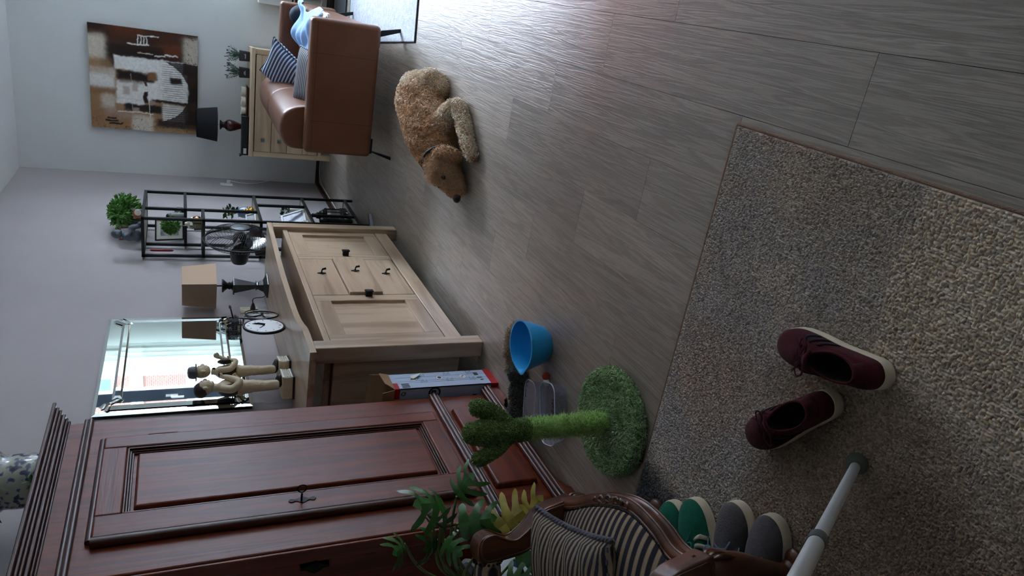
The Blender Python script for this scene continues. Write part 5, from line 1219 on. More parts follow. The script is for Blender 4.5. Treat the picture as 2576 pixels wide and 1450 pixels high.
# ------------------------------------------------------------------ things on the sofa
M_ticking = stripes('blue_ticking', lin((206, 216, 232)), lin((72, 80, 102)), 'Y', 0.026, 0.40)
M_ticking2 = stripes('dark_ticking', lin((128, 128, 130)), lin((38, 38, 44)), 'Y', 0.022, 0.55)
M_denim = plain('pale_blue_cloth', lin((150, 184, 226)), 0.85, bump=0.2, bscale=40)
def cushion(name, label, mat, w, h, th, loc, rot):
    t = thing(name, label, 'cushion', loc, rot)
    mb = MB().pillow(w, h, th, 22, pinch=0.13)
    obj('cover', mb, mat, t, smooth=180)
    ed = MB().tube([(w / 2 * u * (1 - 0.13 * (1 - v * v)), h / 2 * v * (1 - 0.13 * (1 - u * u)), 0) for u, v in [(-1, -1), (-.5, -1), (0, -1), (.5, -1), (1, -1), (1, -.5), (1, 0), (1, .5), (1, 1), (.5, 1), (0, 1), (-.5, 1), (-1, 1), (-1, .5), (-1, 0), (-1, -.5)]], 0.006, 6, closed=True)
    obj('piping', ed, M_ticking2, t, smooth=60)
cushion('cushion', 'blue and white striped cushion leaning on the far sofa armrest', M_ticking, 0.39, 0.39, 0.12, (-0.735, 5.90, 0.575), (math.radians(46), math.radians(10), math.radians(-42)))
cushion('cushion', 'dark striped cushion lying against the near sofa armrest', M_ticking2, 0.40, 0.36, 0.11, (-0.66, 5.11, 0.515), (math.radians(22), math.radians(5), math.radians(6)))
def cloth():
    def fn(u, v):
        x = -0.60 + 0.36 * u; y = 5.08 + 1.02 * v
        z = 0.448 + 0.045 * math.sin(PI * min(max(u * 1.0, 0), 1)) ** 0.5 * (0.55 + 0.45 * math.sin(v * 7 + 0.6)) + 0.022 * math.sin(u * 9 + v * 5) + 0.014 * math.sin(v * 31 + u * 7)
        x += 0.03 * math.sin(v * 8) ; z = max(z, 0.448)
        if 0.25 < v < 0.9: z += 0.030 * math.sin((v - 0.25) / 0.65 * PI)
        return (x, y, z)
    mb = MB().grid(fn, 30, 60)
    o = solo('shirt', mb, M_denim, 'crumpled pale blue shirt thrown over the sofa seat', 'clothes', world=True, smooth=180)
    m = o.modifiers.new('cloth', 'SOLIDIFY'); m.thickness = 0.006; m.offset = 1
    def fn2(u, v):
        x = -0.36 + 0.135 * u; y = 4.90 + 0.20 * v
        return (x, y, 0.447 + 0.016 * math.sin(u * 6 + 1) * math.sin(v * 7) + 0.018)
    t = thing('folded_tee', 'white folded t-shirt with black print at the front of the sofa seat', 'clothes', (-0.3, 5.0, 0.447), world=True)
    b = obj('cloth', MB().grid(fn2, 12, 14), M_whiteplastic, t, smooth=180); m = b.modifiers.new('cloth', 'SOLIDIFY'); m.thickness = 0.012; m.offset = -1
    for a, c in ((0.22, 0.40), (0.50, 0.80)):
        def fn3(u, v, a=a, c=c):
            q = fn2(0.45 + 0.40 * u, a + (c - a) * v); return (q[0], q[1], q[2] + 0.0015)
        obj('print', MB().grid(fn3, 8, 8), M_blackplastic, t, smooth=180)
    t = thing('cap', 'dark blue cap lying against the far sofa armrest', 'cap', (-0.33, 6.19, 0.445), (0, 0, 1.9))
    obj('crown', MB().ell((0, 0, 0.0), (0.085, 0.08, 0.09), 20, 12), plain('navy_cloth', lin((24, 30, 44)), 0.8), t, smooth=180)
    obj('peak', MB().prism([(0.05, -0.07), (0.12, -0.05), (0.14, 0), (0.12, 0.05), (0.05, 0.07)], 0.006, 0.014, 'Z'), plain('navy_peak', lin((20, 26, 40)), 0.7), t, bevel=0.003)
cloth()
# ------------------------------------------------------------------ rugs
def rug():
    x0, x1, y0, y1 = -1.62, -0.182, -0.9, 1.492
    t = thing('rug', 'thick patchwork rug in greys and beiges under the shoes and armchair', 'rug', ((x0 + x1) / 2, (y0 + y1) / 2, 0), world=True)
    obj('backing', MB().box(x0, x1, y0, y1, 0.0, 0.005), plain('jute_backing', lin((136, 112, 92)), 0.9), t)
    bd = MB()
    for a, b in (((x1, y0), (x1, y1)), ((x1, y1), (x0, y1)), ((x0, y1), (x0, y0)), ((x0, y0), (x1, y0))): bd.tube([(a[0], a[1], 0.005), (b[0], b[1], 0.005)], 0.005, 6)
    obj('edge_binding', bd, plain('binding', lin((140, 114, 96)), 0.9, bump=0.4, bscale=300), t, smooth=60, label='thin tan bound edge')
    def pile(xa, xb, ya, yb_, step, name):
        nx, ny = int((xb - xa) / step), int((yb_ - ya) / step)
        X, Y = np.meshgrid(np.linspace(xa, xb, nx), np.linspace(ya, yb_, ny))
        big = 1 / (1 + np.exp(-(0.915 + 0.012 * np.sin(X * 14) - Y) * 200)) * 1 / (1 + np.exp(-(X + 0.57 + 0.1 * (fbm(X * 5, Y * 5, 4) - 0.5)) * 60))   # thicker patch by the near edge
        def cells(s):
            u, v = X / s + 0.35 * (fbm(X * 90, Y * 90, 77, 2) - 0.5), Y / s + 0.35 * (fbm(X * 90, Y * 90, 78, 2) - 0.5); iu, iv = np.floor(u), np.floor(v); best = np.full(X.shape, 9.0); idb = np.zeros(X.shape)
            for a in (-1, 0, 1):
                for b in (-1, 0, 1):
                    cu, cv = iu + a, iv + b; h1 = np.abs(np.sin(cu * 127.1 + cv * 311.7) * 43758.5453) % 1; h2 = np.abs(np.sin(cu * 269.5 + cv * 183.3) * 24634.6345) % 1
                    th = h1 * PI; dx, dy = u - cu - 0.15 - 0.7 * h1, v - cv - 0.15 - 0.7 * h2
                    ex, ey = dx * np.cos(th) + dy * np.sin(th), -dx * np.sin(th) + dy * np.cos(th)
                    d = np.sqrt((ex / 0.75) ** 2 + (ey / 0.45) ** 2); k = d < best; best = np.where(k, d, best); idb = np.where(k, (h1 * 7.3 + h2 * 3.1) % 1, idb)
            return best, idb
        b1, i1 = cells(0.0046); b2, i2 = cells(0.0062)
        d = b1 * (1 - big) + b2 * big; ids = np.where(big > 0.5, i2, i1)
        hgt = 0.0048 * np.sqrt(np.clip(1.25 - d ** 2, 0.02, 1.25)) * (0.75 + 0.5 * ids) * (1 + 0.18 * big)
        edge = np.minimum.reduce([X - x0, x1 - X, Y - y0, y1 - Y]); hgt = np.where(edge < 0.006, np.maximum(edge, 0) * 0.6, hgt)
        Z = 0.0055 + hgt
        T = lambda *c: np.array(lin(c)); C = np.broadcast_to(T(174, 171, 169), X.shape + (3,)).copy()
        def mix(m, c):
            nonlocal C
            C = C * (1 - m[..., None]) + c * m[..., None]
        wn = lambda s, q=6: (fbm(X * q, Y * q, s) - 0.5)
        sg = lambda v, k=60: 1 / (1 + np.exp(-np.clip(v * k, -40, 40)))
        mix(0.9 * sg(1.05 - Y + 0.3 * wn(1), 25) * sg(-0.60 - X + 0.3 * wn(2), 25), T(116, 97, 80))                 # brown field round the crutch
        mix(0.35 * sg(0.16 - np.hypot(X + 0.84, Y - 1.33) + 0.12 * wn(3), 40), T(170, 130, 104))                     # faint rust patch
        mix(big * 0.9, T(212, 200, 178))
        mix(0.8 * sg(0.10 - np.abs(Y - 1.26 + 0.25 * (X + 0.5)) + 0.3 * wn(9), 20) * sg(X + 0.75, 20), T(164, 158, 152))
        mix(0.6 * sg(0.07 - np.hypot(X + 0.72, Y - 0.94) + 0.06 * wn(8), 60), T(96, 92, 78)); mix(0.5 * sg(wn(6, 3) - 0.06, 30), T(170, 156, 138)); mix(0.4 * sg(-wn(7, 4) - 0.08, 30), T(208, 196, 178))
        mix(0.9 * sg(-1.205 - X - 0.20 * (1.49 - Y) + 0.10 * wn(5), 70), T(52, 57, 72))                              # dark slate corner
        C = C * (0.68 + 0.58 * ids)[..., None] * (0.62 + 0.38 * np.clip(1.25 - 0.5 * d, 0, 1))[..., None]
        C = C * np.array([1.12, 1.08, 1.12])
        warm = ((ids * 13.7) % 1)[..., None]; C = C * np.concatenate([0.94 + 0.13 * warm, 0.96 + 0.05 * warm, 0.98 - 0.14 * warm], -1)
        idx = np.arange(nx * ny).reshape(ny, nx); F = np.stack([idx[:-1, :-1], idx[:-1, 1:], idx[1:, 1:], idx[1:, :-1]], -1).reshape(-1, 4)
        mb = MB(); mb.add(np.stack([X, Y, Z], -1).reshape(-1, 3), [], col=C.reshape(-1, 3)); mb.f = F.tolist()
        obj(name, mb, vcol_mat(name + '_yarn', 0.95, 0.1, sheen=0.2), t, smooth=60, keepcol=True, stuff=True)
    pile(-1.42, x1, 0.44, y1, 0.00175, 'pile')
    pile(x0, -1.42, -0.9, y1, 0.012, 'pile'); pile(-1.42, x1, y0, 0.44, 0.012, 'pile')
rug()
def rug2():
    M = plain('pale_rug', lin((170, 172, 176)), 0.9, bump=0.6, bscale=110, var=0.18, vscale=30)
    t = thing('rug', 'pale grey flat rug lying in front of the leather sofa', 'rug', (0.4, 5.6, 0), (0, 0, math.radians(6)))
    obj('pile', MB().box(-0.80, 1.3, -1.02, 0.95, 0.0, 0.008), M, t, bevel=0.003)
    bd = MB(); c = [(-0.80, -1.02), (1.3, -1.02), (1.3, 0.95), (-0.80, 0.95)]
    for i in range(4): a, b = c[i], c[(i + 1) % 4]; bd.tube([(a[0], a[1], 0.005), (b[0], b[1], 0.005)], 0.0055, 6)
    obj('edge_binding', bd, plain('dark_binding', lin((58, 56, 58)), 0.8), t, label='dark bound edge')
rug2()
solo('doormat', MB().box(-0.33, 0.5, 6.66, 7.16, 0, 0.012), plain('dark_mat', lin((56, 56, 58)), 0.95, bump=0.8, bscale=90, var=0.3, vscale=60), 'dark grey mat on the floor beyond the sofa', 'mat', world=True, bevel=0.003)

# ------------------------------------------------------------------ dog
def dog():
    t = thing('dog', 'curly apricot dog lying on the floor with its head down', 'dog', (-0.64, 3.75, 0), world=True)
    ax = Vector((-0.47, -0.88, 0)).normalized(); sd = Vector((0.88, -0.47, 0)).normalized()      # nose-wards, and towards the dog's near side
    def q(a, s, z): p = Vector((-0.50, 4.0, 0)) + ax * a + sd * s; return (p.x, p.y, z)
    b = MB()
    b.tube([q(0.04, 0, 0.11), q(0.13, 0, 0.118), q(0.26, 0, 0.115), q(0.38, 0.0, 0.118), q(0.49, 0.0, 0.112), q(0.59, 0.0, 0.108), q(0.68, 0.01, 0.108)], [0.112, 0.128, 0.126, 0.124, 0.116, 0.086, 0.072], 20)
    b.ell(q(0.04, 0.0, 0.108), (0.11, 0.11, 0.105)).ell(q(0.09, 0.09, 0.075), (0.085, 0.09, 0.075)).ell(q(0.09, -0.09, 0.085), (0.085, 0.09, 0.08))
    b.tube(catmull([q(0.10, 0.09, 0.07), q(0.17, 0.125, 0.05), q(0.10, 0.135, 0.035), q(0.20, 0.135, 0.03)], 4), 0.036, 10)          # near hind leg folded
    b.tube(catmull([q(0.06, -0.12, 0.07), q(0.16, -0.15, 0.05), q(0.26, -0.16, 0.035)], 4), 0.042, 10)
    # near foreleg: shoulder, elbow out, forearm along the floor
    b.tube(catmull([q(0.47, 0.07, 0.095), q(0.435, 0.165, 0.07), q(0.455, 0.235, 0.042), q(0.56, 0.230, 0.036), q(0.68, 0.205, 0.034), q(0.74, 0.192, 0.030)], 5), list(np.interp(np.linspace(0, 1, 26), [0, 0.2, 0.4, 0.6, 0.9, 1], [0.062, 0.052, 0.040, 0.035, 0.031, 0.028])), 12)
    b.ell(q(0.76, 0.188, 0.028), (0.031, 0.034, 0.027))
    b.tube(catmull([q(0.50, -0.08, 0.08), q(0.58, -0.12, 0.05), q(0.66, -0.10, 0.035)], 5), 0.04, 10)                              # far foreleg tucked
    # head, muzzle resting on the floor
    hd = Vector((-0.60, -0.80, 0)).normalized(); hs = Vector((0.80, -0.60, 0)).normalized()
    def h(a, s, z): p = Vector((-0.812, 3.415, 0)) + hd * a + hs * s; return (p.x, p.y, z)
    b.ell(h(0, 0, 0.105), (0.088, 0.088, 0.082)).ell(h(0.055, 0.0, 0.085), (0.066, 0.066, 0.062)).tube([h(0.06, 0, 0.07), h(0.125, 0, 0.058), h(0.155, 0, 0.052)], [0.055, 0.046, 0.036], 14)
    b.ell(h(0.03, 0, 0.15), (0.05, 0.05, 0.03))
    body = organic(b, 0.011, 8, 'dog_body')
    rng = np.random.default_rng(3); v = body.verts()
    n1 = fbm(v[:, 0] * 28 + v[:, 2] * 11, v[:, 1] * 28 - v[:, 2] * 17, 5, 3) - 0.5; cen = v.mean(0)
    v = v + (v - cen) * 0.0 + np.stack([n1 * 0.010, n1 * 0.010, np.abs(n1) * 0.02], 1); v[:, 2] = np.maximum(v[:, 2], 0.003); body.v = [v]
    body.c = [np.broadcast_to(np.array(lin((206, 164, 124))), v.shape).copy()]
    fm = vcol_mat('apricot_fur', 0.85, 0.15, sheen=0.3)
    obj('body', body, fm, t, smooth=180, keepcol=True)
    hc = np.array([-0.812, 3.415, 0.1]); axn = np.array(ax); hdn = np.array(hd)
    rk = np.random.default_rng(11)
    def keep(P, N):
        d = P - hc; a = d @ hdn
        return (P[:, 2] > 0.008) & ~((a > 0.02) & (np.linalg.norm(d[:, :2], axis=1) < 0.2) & (rk.random(len(P)) < 0.75)) & ~((a > 0.11) & (np.abs(d @ np.array(hs)) < 0.024) & (P[:, 2] < 0.085))
    A1, A2, A3 = np.array(lin((232, 198, 160))), np.array(lin((206, 156, 112))), np.array(lin((244, 228, 204)))
    def colfn(P, N, rng):
        a = (P - np.array([-0.50, 4.0, 0])) @ axn; s = (P - np.array([-0.50, 4.0, 0])) @ np.array(sd)
        k = np.clip(0.5 + 1.5 * (fbm(P[:, 0] * 9, P[:, 1] * 9, 2, 3) - 0.5) + 0.5 * np.exp(-((a - 0.48) / 0.17) ** 2) * (np.abs(s) < 0.13), 0, 1)
        C = A1 * (1 - k[:, None]) + A2 * k[:, None]
        pale = np.clip(np.exp(-((a + 0.02) / 0.12) ** 2) + 0.9 * ((s > 0.15) & (a > 0.4)) + 0.5 * np.clip((np.abs(s) - 0.10) / 0.05, 0, 1) * (a < 0.6), 0, 0.85)[:, None]
        C = C * (1 - pale) + A3 * pale
        return C * rng.uniform(0.75, 1.2, len(P))[:, None]
    along = lambda P, N: np.array([ax]) * -0.55 + np.array([[0, 0, -0.15]]) + 0.9 * np.stack([np.sin(P[:, 1] * 70 + P[:, 2] * 40), np.cos(P[:, 0] * 75), np.sin(P[:, 0] * 60 + P[:, 1] * 50) * 0.5], 1)
    eyes = [np.array(h(0.095, s_ * 0.036, 0.132)) for s_ in (1, -1)]
    off_eye = lambda P: np.min([np.linalg.norm(P - e, axis=1) for e in eyes], axis=0) > 0.017
    kb = keep; keep = lambda P, N: kb(P, N) & off_eye(P)
    def kface(P, N):
        d = P - hc; a = d @ hdn
        return off_eye(P) & (P[:, 2] > 0.006) & (a > 0.0) & (a < 0.15) & (np.linalg.norm(d[:, :2], axis=1) < 0.2)
    ff = fur_mb(body, 60000, 0.017, 0.0013, 14, curl=0.5, keep=kface, colfn=lambda P, N, r: (A1 * 0.55 + A2 * 0.45) * r.uniform(0.75, 1.2, len(P))[:, None], segs=3, along=lambda P, N: np.cross(np.cross(N, (P - (hc + hdn * 0.10)) + 1e-6), N) * 6.0 + np.array([[0, 0, -0.2]]))
    obj('face_coat', ff, fm, t, smooth=180, keepcol=True, stuff=True)
    f = fur_mb(body, 38000, 0.021, 0.0024, 4, curl=1.0, keep=keep, colfn=colfn, segs=5, along=along, coil=4.6)
    obj('coat', f, fm, t, smooth=180, keepcol=True, stuff=True)
    # ears, eyes, nose, collar, paw
    for s in (1, -1):
        e = MB().tube(catmull([h(-0.03, s * 0.058, 0.160), h(-0.025, s * 0.086, 0.13), h(-0.01, s * 0.094, 0.085), h(0.0, s * 0.090, 0.045)], 5), [0.018, 0.024, 0.028, 0.031, 0.033, 0.035, 0.036, 0.036, 0.036, 0.035, 0.034, 0.032, 0.03, 0.027, 0.023, 0.016], 10)
        eo = organic(e, 0.008, 3, 'ear'); ev = eo.verts(); ev[:, 2] = np.maximum(ev[:, 2], 0.004); eo.v = [ev]; eo.c = [np.broadcast_to(A2, ev.shape).copy()]
        ear = obj('ear', eo, fm, t, smooth=180, keepcol=True)
        obj('ear_coat', fur_mb(eo, 1500, 0.019, 0.0024, 8 + s, curl=0.8, coil=4.2, colfn=lambda P, N, r: (A1 * 0.6 + A2 * 0.4) * r.uniform(0.75, 1.15, len(P))[:, None], segs=5, lean=(0, 0, -0.9)), fm, ear, smooth=180, keepcol=True, stuff=True)
        obj('eye', MB().ell(h(0.084, s * 0.036, 0.127), (0.0125, 0.0145, 0.0115), 12, 8), plain('eye_dark', lin((26, 18, 14)), 0.15, coat=0.5), t, smooth=180, label='dark brown eye')
    obj('nose', MB().ell(h(0.186, 0, 0.066), (0.022, 0.023, 0.019), 14, 10).ell(h(0.182, 0.009, 0.056), (0.010, 0.010, 0.009), 10, 8).ell(h(0.182, -0.009, 0.056), (0.010, 0.010, 0.009), 10, 8), plain('nose_dark', lin((38, 26, 24)), 0.35), t, smooth=180, label='dark brown nose')
    c0 = Vector(q(0.605, 0.005, 0.108)); co = MB().tube([tuple(c0 + sd * (0.096 * math.cos(a)) + Vector((0, 0, 1)) * (0.092 * math.sin(a))) for a in [2 * PI * k / 40 for k in range(40)]], 0.0085, 8, closed=True)
    obj('collar', co, plain('dark_collar', lin((36, 30, 30)), 0.6), t, smooth=60, label='thin dark collar')
    obj('paw_pad', MB().ell(q(0.782, 0.185, 0.022), (0.018, 0.022, 0.018), 12, 8), plain('paw_tan', lin((150, 108, 76)), 0.8), t, smooth=180)
dog()

# ------------------------------------------------------------------ cactus scratching post
def cactus():
    c = (-1.216, 1.686, 0)
    t = thing('cactus_scratcher', 'green cactus-shaped cat scratching post on a shaggy round base', 'scratching post', c, (0, 0, math.radians(36)))
    dk, lt, md = np.array(lin((112, 144, 68))), np.array(lin((176, 216, 122))), np.array(lin((158, 194, 136)))
    fm = vcol_mat('green_plush', 0.9, 0.1, sheen=0.3)
    def flat(mb, col): mb.c = [np.broadcast_to(col, mb.verts().shape).copy()]; return mb
    base = MB().lathe([(0.168, 0.0), (0.178, 0.012), (0.178, 0.030), (0.165, 0.040), (0.001, 0.041)], 64)
    flat(base, md * 0.45); bo = obj('base', base, fm, t, smooth=180, keepcol=True)
    fine = MB().grid(lambda u, v: (0.172 * v * math.cos(2 * PI * u), 0.172 * v * math.sin(2 * PI * u), 0.041), 48, 14, flip=True)
    rim = MB().lathe([(0.174, 0.006), (0.179, 0.02), (0.172, 0.040)], 64, cap=False)
    sh = lambda b0: (lambda P, N, r: b0 * r.uniform(0.55, 1.3, len(P))[:, None])
    vf = fine.verts(); P_ = fur_mb(fine, 8500, 0.016, 0.0021, 3, curl=0.9, colfn=sh(md), segs=4, coil=3.6, along=lambda P, N: np.stack([P[:, 1] * 0 + 0.9 * np.sin(P[:, 1] * 60 + 1), 0.9 * np.cos(P[:, 0] * 55), np.full(len(P), 0.55)], 1))
    obj('base_pile', P_, fm, bo, smooth=180, keepcol=True, stuff=True)
    obj('rim_pile', fur_mb(rim, 2600, 0.014, 0.0021, 6, curl=0.8, colfn=sh(md), segs=4, coil=3.6, lean=(0, 0, -0.2)), fm, bo, smooth=180, keepcol=True, stuff=True)
    post = flat(MB().lathe([(0.029, 0.038), (0.029, 0.345)], 24), lt * 0.8); po = obj('post', post, fm, t, smooth=60, keepcol=True)
    pm = MB().lathe([(0.029, 0.042), (0.029, 0.342)], 24, cap=False)
    along = lambda P, N: np.stack([-P[:, 1] * 20, P[:, 0] * 20, np.full(len(P), 0.25)], 1)
    obj('post_fibre', fur_mb(pm, 3000, 0.013, 0.0011, 7, curl=0.7, colfn=lambda P, N, r: lt * r.uniform(0.7, 1.25, len(P))[:, None], along=along), fm, po, smooth=180, keepcol=True, stuff=True)
    obj('post_whiskers', fur_mb(pm, 260, 0.024, 0.0007, 9, curl=1.0, colfn=lambda P, N, r: lt * r.uniform(0.8, 1.3, len(P))[:, None]), fm, po, smooth=180, keepcol=True, stuff=True)
    # cactus head: trunk with two arms (local x runs across the view)
    a = MB().tube([(0, 0, 0.33), (0, 0, 0.40), (0, 0, 0.45), (0.002, 0, 0.50), (0.004, 0, 0.53)], [0.033, 0.034, 0.037, 0.037, 0.028], 16).ell((0.004, 0, 0.522), (0.031, 0.031, 0.026))
    a.tube(catmull([(0.012, 0, 0.395), (0.045, 0.0, 0.425), (0.070, 0.0, 0.465), (0.078, 0.0, 0.492)], 5), 0.025, 12).ell((0.079, 0, 0.492), (0.026, 0.026, 0.028))
    a.tube(catmull([(-0.012, 0, 0.395), (-0.045, 0.0, 0.435), (-0.066, 0.0, 0.478), (-0.075, 0.0, 0.500)], 5), 0.021, 12).ell((-0.075, 0, 0.502), (0.022, 0.022, 0.024))
    hb = organic(a, 0.006, 4, 'cactus'); flat(hb, dk * 0.5); ho = obj('cactus_head', hb, fm, t, smooth=180, keepcol=True)
    obj('head_pile', fur_mb(hb, 8500, 0.0095, 0.0017, 11, curl=0.8, colfn=sh(dk), segs=4, coil=3.8, lean=(0, 0, 0.1)), fm, ho, smooth=180, keepcol=True, stuff=True)
cactus()

# ------------------------------------------------------------------ bowl, toys, tubs, box
def bowl():
    m = plain('blue_plastic', lin((44, 166, 232)), 0.34, coat=0.15)
    t = thing('mixing_bowl', 'bright blue plastic mixing bowl with a pouring lip on the floor', 'bowl', (-1.215, 2.24, 0), (0, 0, 0))
    rim_a = math.radians(205)                                       # lip points back to the wardrobe
    R = lambda a, r: r
    def surf(r0, z, a, lip):
        da = (a - rim_a + PI) % (2 * PI) - PI
        return r0 + lip * 0.014 * math.exp(-(da / 0.30) ** 2)
    prof = [(0.001, 0.004, 0), (0.055, 0.004, 0), (0.060, 0.0, 0), (0.065, 0.006, 0), (0.074, 0.018, 0), (0.082, 0.036, 0), (0.0905, 0.065, 0.05), (0.0955, 0.092, 0.5), (0.0975, 0.106, 1), (0.1015, 0.107, 1), (0.102, 0.111, 1), (0.0955, 0.111, 1), (0.0925, 0.092, 0.5), (0.0875, 0.065, 0.05), (0.079, 0.037, 0), (0.068, 0.018, 0), (0.060, 0.011, 0), (0.001, 0.010, 0)]
    n = 72; rings = []
    for r0, z, lp in prof:
        rings.append([(surf(r0, z, 2 * PI * k / n, lp) * math.cos(2 * PI * k / n), surf(r0, z, 2 * PI * k / n, lp) * math.sin(2 * PI * k / n), z) for k in range(n)])
    obj('body', MB().loft(rings, cap=False), m, t, smooth=50)
    g = MB()
    a0 = math.radians(-38); pts = []
    for k in range(9): a = a0 + math.radians(-20 + 5 * k); pts.append((math.cos(a) * 0.099, math.sin(a) * 0.099))
    for k in range(8, -1, -1):
        a = a0 + math.radians(-20 + 5 * k); r = 0.099 + 0.012 * math.sin(PI * k / 8) ** 0.5; pts.append((math.cos(a) * r, math.sin(a) * r))
    obj('grip', MB().prism(pts, 0.106, 0.112, 'Z'), m, t, bevel=0.001)
bowl()
def toys():
    fb = np.array(lin((186, 164, 140))); fg = np.array(lin((92, 98, 92)))
    fm = vcol_mat('plush', 0.95, 0.1, sheen=0.3)
    def plush(name, label, loc, rot, lumps, col, n, ln, extra=None):
        t = thing(name, label, 'dog toy', loc, rot)
        b = MB()
        for c, r in lumps: b.ell(c, r)
        ob = organic(b, 0.006, 4, 'plush'); v = ob.verts(); v[:, 2] = np.maximum(v[:, 2], 0.001); ob.v = [v]; ob.c = [np.broadcast_to(col * 0.55, v.shape).copy()]
        bo = obj('body', ob, fm, t, smooth=180, keepcol=True)
        obj('pile', fur_mb(ob, n, ln, 0.0022, 5, curl=0.7, colfn=lambda P, N, r: col * r.uniform(0.7, 1.2, len(P))[:, None], segs=3, keep=lambda P, N: P[:, 2] > 0.004), fm, bo, smooth=180, keepcol=True, stuff=True)
        return t
    t = plush('plush_toy', 'shaggy beige plush toy lying behind the blue bowl', (-1.36, 2.45, 0), (0, 0, math.radians(200)), (((-0.07, 0, 0.028), (0.04, 0.03, 0.028)), ((-0.01, 0, 0.032), (0.055, 0.036, 0.032)), ((0.06, 0.005, 0.03), (0.036, 0.032, 0.03)), ((0.10, 0.02, 0.012), (0.018, 0.014, 0.012)), ((-0.11, -0.02, 0.014), (0.02, 0.014, 0.014))), fb, 2600, 0.014)
    t2 = thing('chew_toy', 'small red and white chew toy half under the blue bowl', 'dog toy', (-1.318, 2.165, 0), (0, 0, 0.6))
    obj('knot', MB().ell((0, 0, 0.014), (0.016, 0.014, 0.014), 14, 10), plain('red_cloth', lin((176, 60, 40)), 0.8), t2, smooth=180); obj('end', MB().ell((-0.024, 0.004, 0.012), (0.018, 0.012, 0.012), 14, 10), M_whiteplastic, t2, smooth=180)
    plush('plush_toy', 'dark grey green knitted plush toy behind the clear food tubs', (-1.495, 2.335, 0), (0, 0, math.radians(200)), (((-0.085, 0.0, 0.036), (0.05, 0.036, 0.036)), ((0.0, 0.0, 0.034), (0.05, 0.034, 0.034)), ((0.075, 0.0, 0.036), (0.045, 0.036, 0.036)), ((-0.07, 0.035, 0.02), (0.04, 0.016, 0.018))), fg, 2600, 0.009)
toys()
def cloudy(name):
    m = bpy.data.materials.new(name); m.use_nodes = True; nt = m.node_tree; nt.nodes.clear(); N = nt.nodes.new
    out = N('ShaderNodeOutputMaterial'); tr = N('ShaderNodeBsdfTransparent'); d = N('ShaderNodeBsdfDiffuse'); tl = N('ShaderNodeBsdfTranslucent'); gl = N('ShaderNodeBsdfGlossy')
    tr.inputs[0].default_value = (0.92, 0.93, 0.96, 1); d.inputs[0].default_value = (0.62, 0.64, 0.74, 1); tl.inputs[0].default_value = (0.66, 0.68, 0.78, 1); gl.inputs['Roughness'].default_value = 0.12
    a, b, c = (N('ShaderNodeMixShader') for _ in range(3)); a.inputs[0].default_value = 0.5; b.inputs[0].default_value = 0.22; c.inputs[0].default_value = 0.08
    L = nt.links.new; L(d.outputs[0], a.inputs[1]); L(tl.outputs[0], a.inputs[2]); L(tr.outputs[0], b.inputs[1]); L(a.outputs[0], b.inputs[2]); L(b.outputs[0], c.inputs[1]); L(gl.outputs[0], c.inputs[2]); L(c.outputs[0], out.inputs[0])
    return m
M_tub = cloudy('cloudy_plastic')
M_kibble = plain('kibble', lin((60, 42, 34)), 0.9)
def tubs():
    def rr(w, h, r, n=6, z=0):
        pts = []
        for cx, cy, a in ((w / 2 - r, h / 2 - r, 0), (-w / 2 + r, h / 2 - r, 90), (-w / 2 + r, -h / 2 + r, 180), (w / 2 - r, -h / 2 + r, 270)):
            for k in range(n): q = math.radians(a + 90 * k / (n - 1)); pts.append((cx + r * math.cos(q), cy + r * math.sin(q), z))
        return pts
    def tub(label, loc, rot, w, h, H):
        t = thing('food_tub', label, 'food tub', loc, rot, 'clear tubs beside the cactus')
        rings = [rr(w * .82, h * .82, .03, 6, 0.002), rr(w * .86, h * .86, .032, 6, 0.0), rr(w * .9, h * .9, .034, 6, 0.01), rr(w * .97, h * .97, .036, 6, H * .9), rr(w, h, .038, 6, H), rr(w * 1.02, h * 1.03, .039, 6, H), rr(w * .99, h * .99, .037, 6, H + 0.002), rr(w * .95, h * .95, .035, 6, H * .9), rr(w * .88, h * .88, .033, 6, 0.012), rr(w * .8, h * .8, .03, 6, 0.005)]
        obj('body', MB().loft(rings), M_tub, t, smooth=50)
        obj('rim', MB().tube(rr(w * 1.01, h * 1.015, .0385, 6, H), 0.0022, 6, closed=True), plain('tub_rim', lin((200, 206, 220)), 0.25, spec=0.6), t, smooth=60)
        return t
    tub('empty clear plastic tub between the knitted toy and the kibble tub', (-1.455, 2.165, 0), (0, 0, math.radians(14)), 0.215, 0.095, 0.062)
    t = tub('clear plastic tub holding a little dark kibble beside the cactus', (-1.395, 2.020, 0), (0, 0, math.radians(24)), 0.235, 0.115, 0.062)
    rng = random.Random(8); kb = MB()
    for k in range(260):
        a, r = rng.uniform(0, 2 * PI), rng.random() ** 0.5; x, y = 0.012 + 0.066 * r * math.cos(a), -0.004 + 0.034 * r * math.sin(a)
        kb.ell((x, y, 0.010 + rng.random() * 0.036 * (1 - r * 0.6)), (0.0055, 0.0055, 0.0045), 6, 4)
    obj('kibble', kb, M_kibble, t, stuff=True)
tubs()
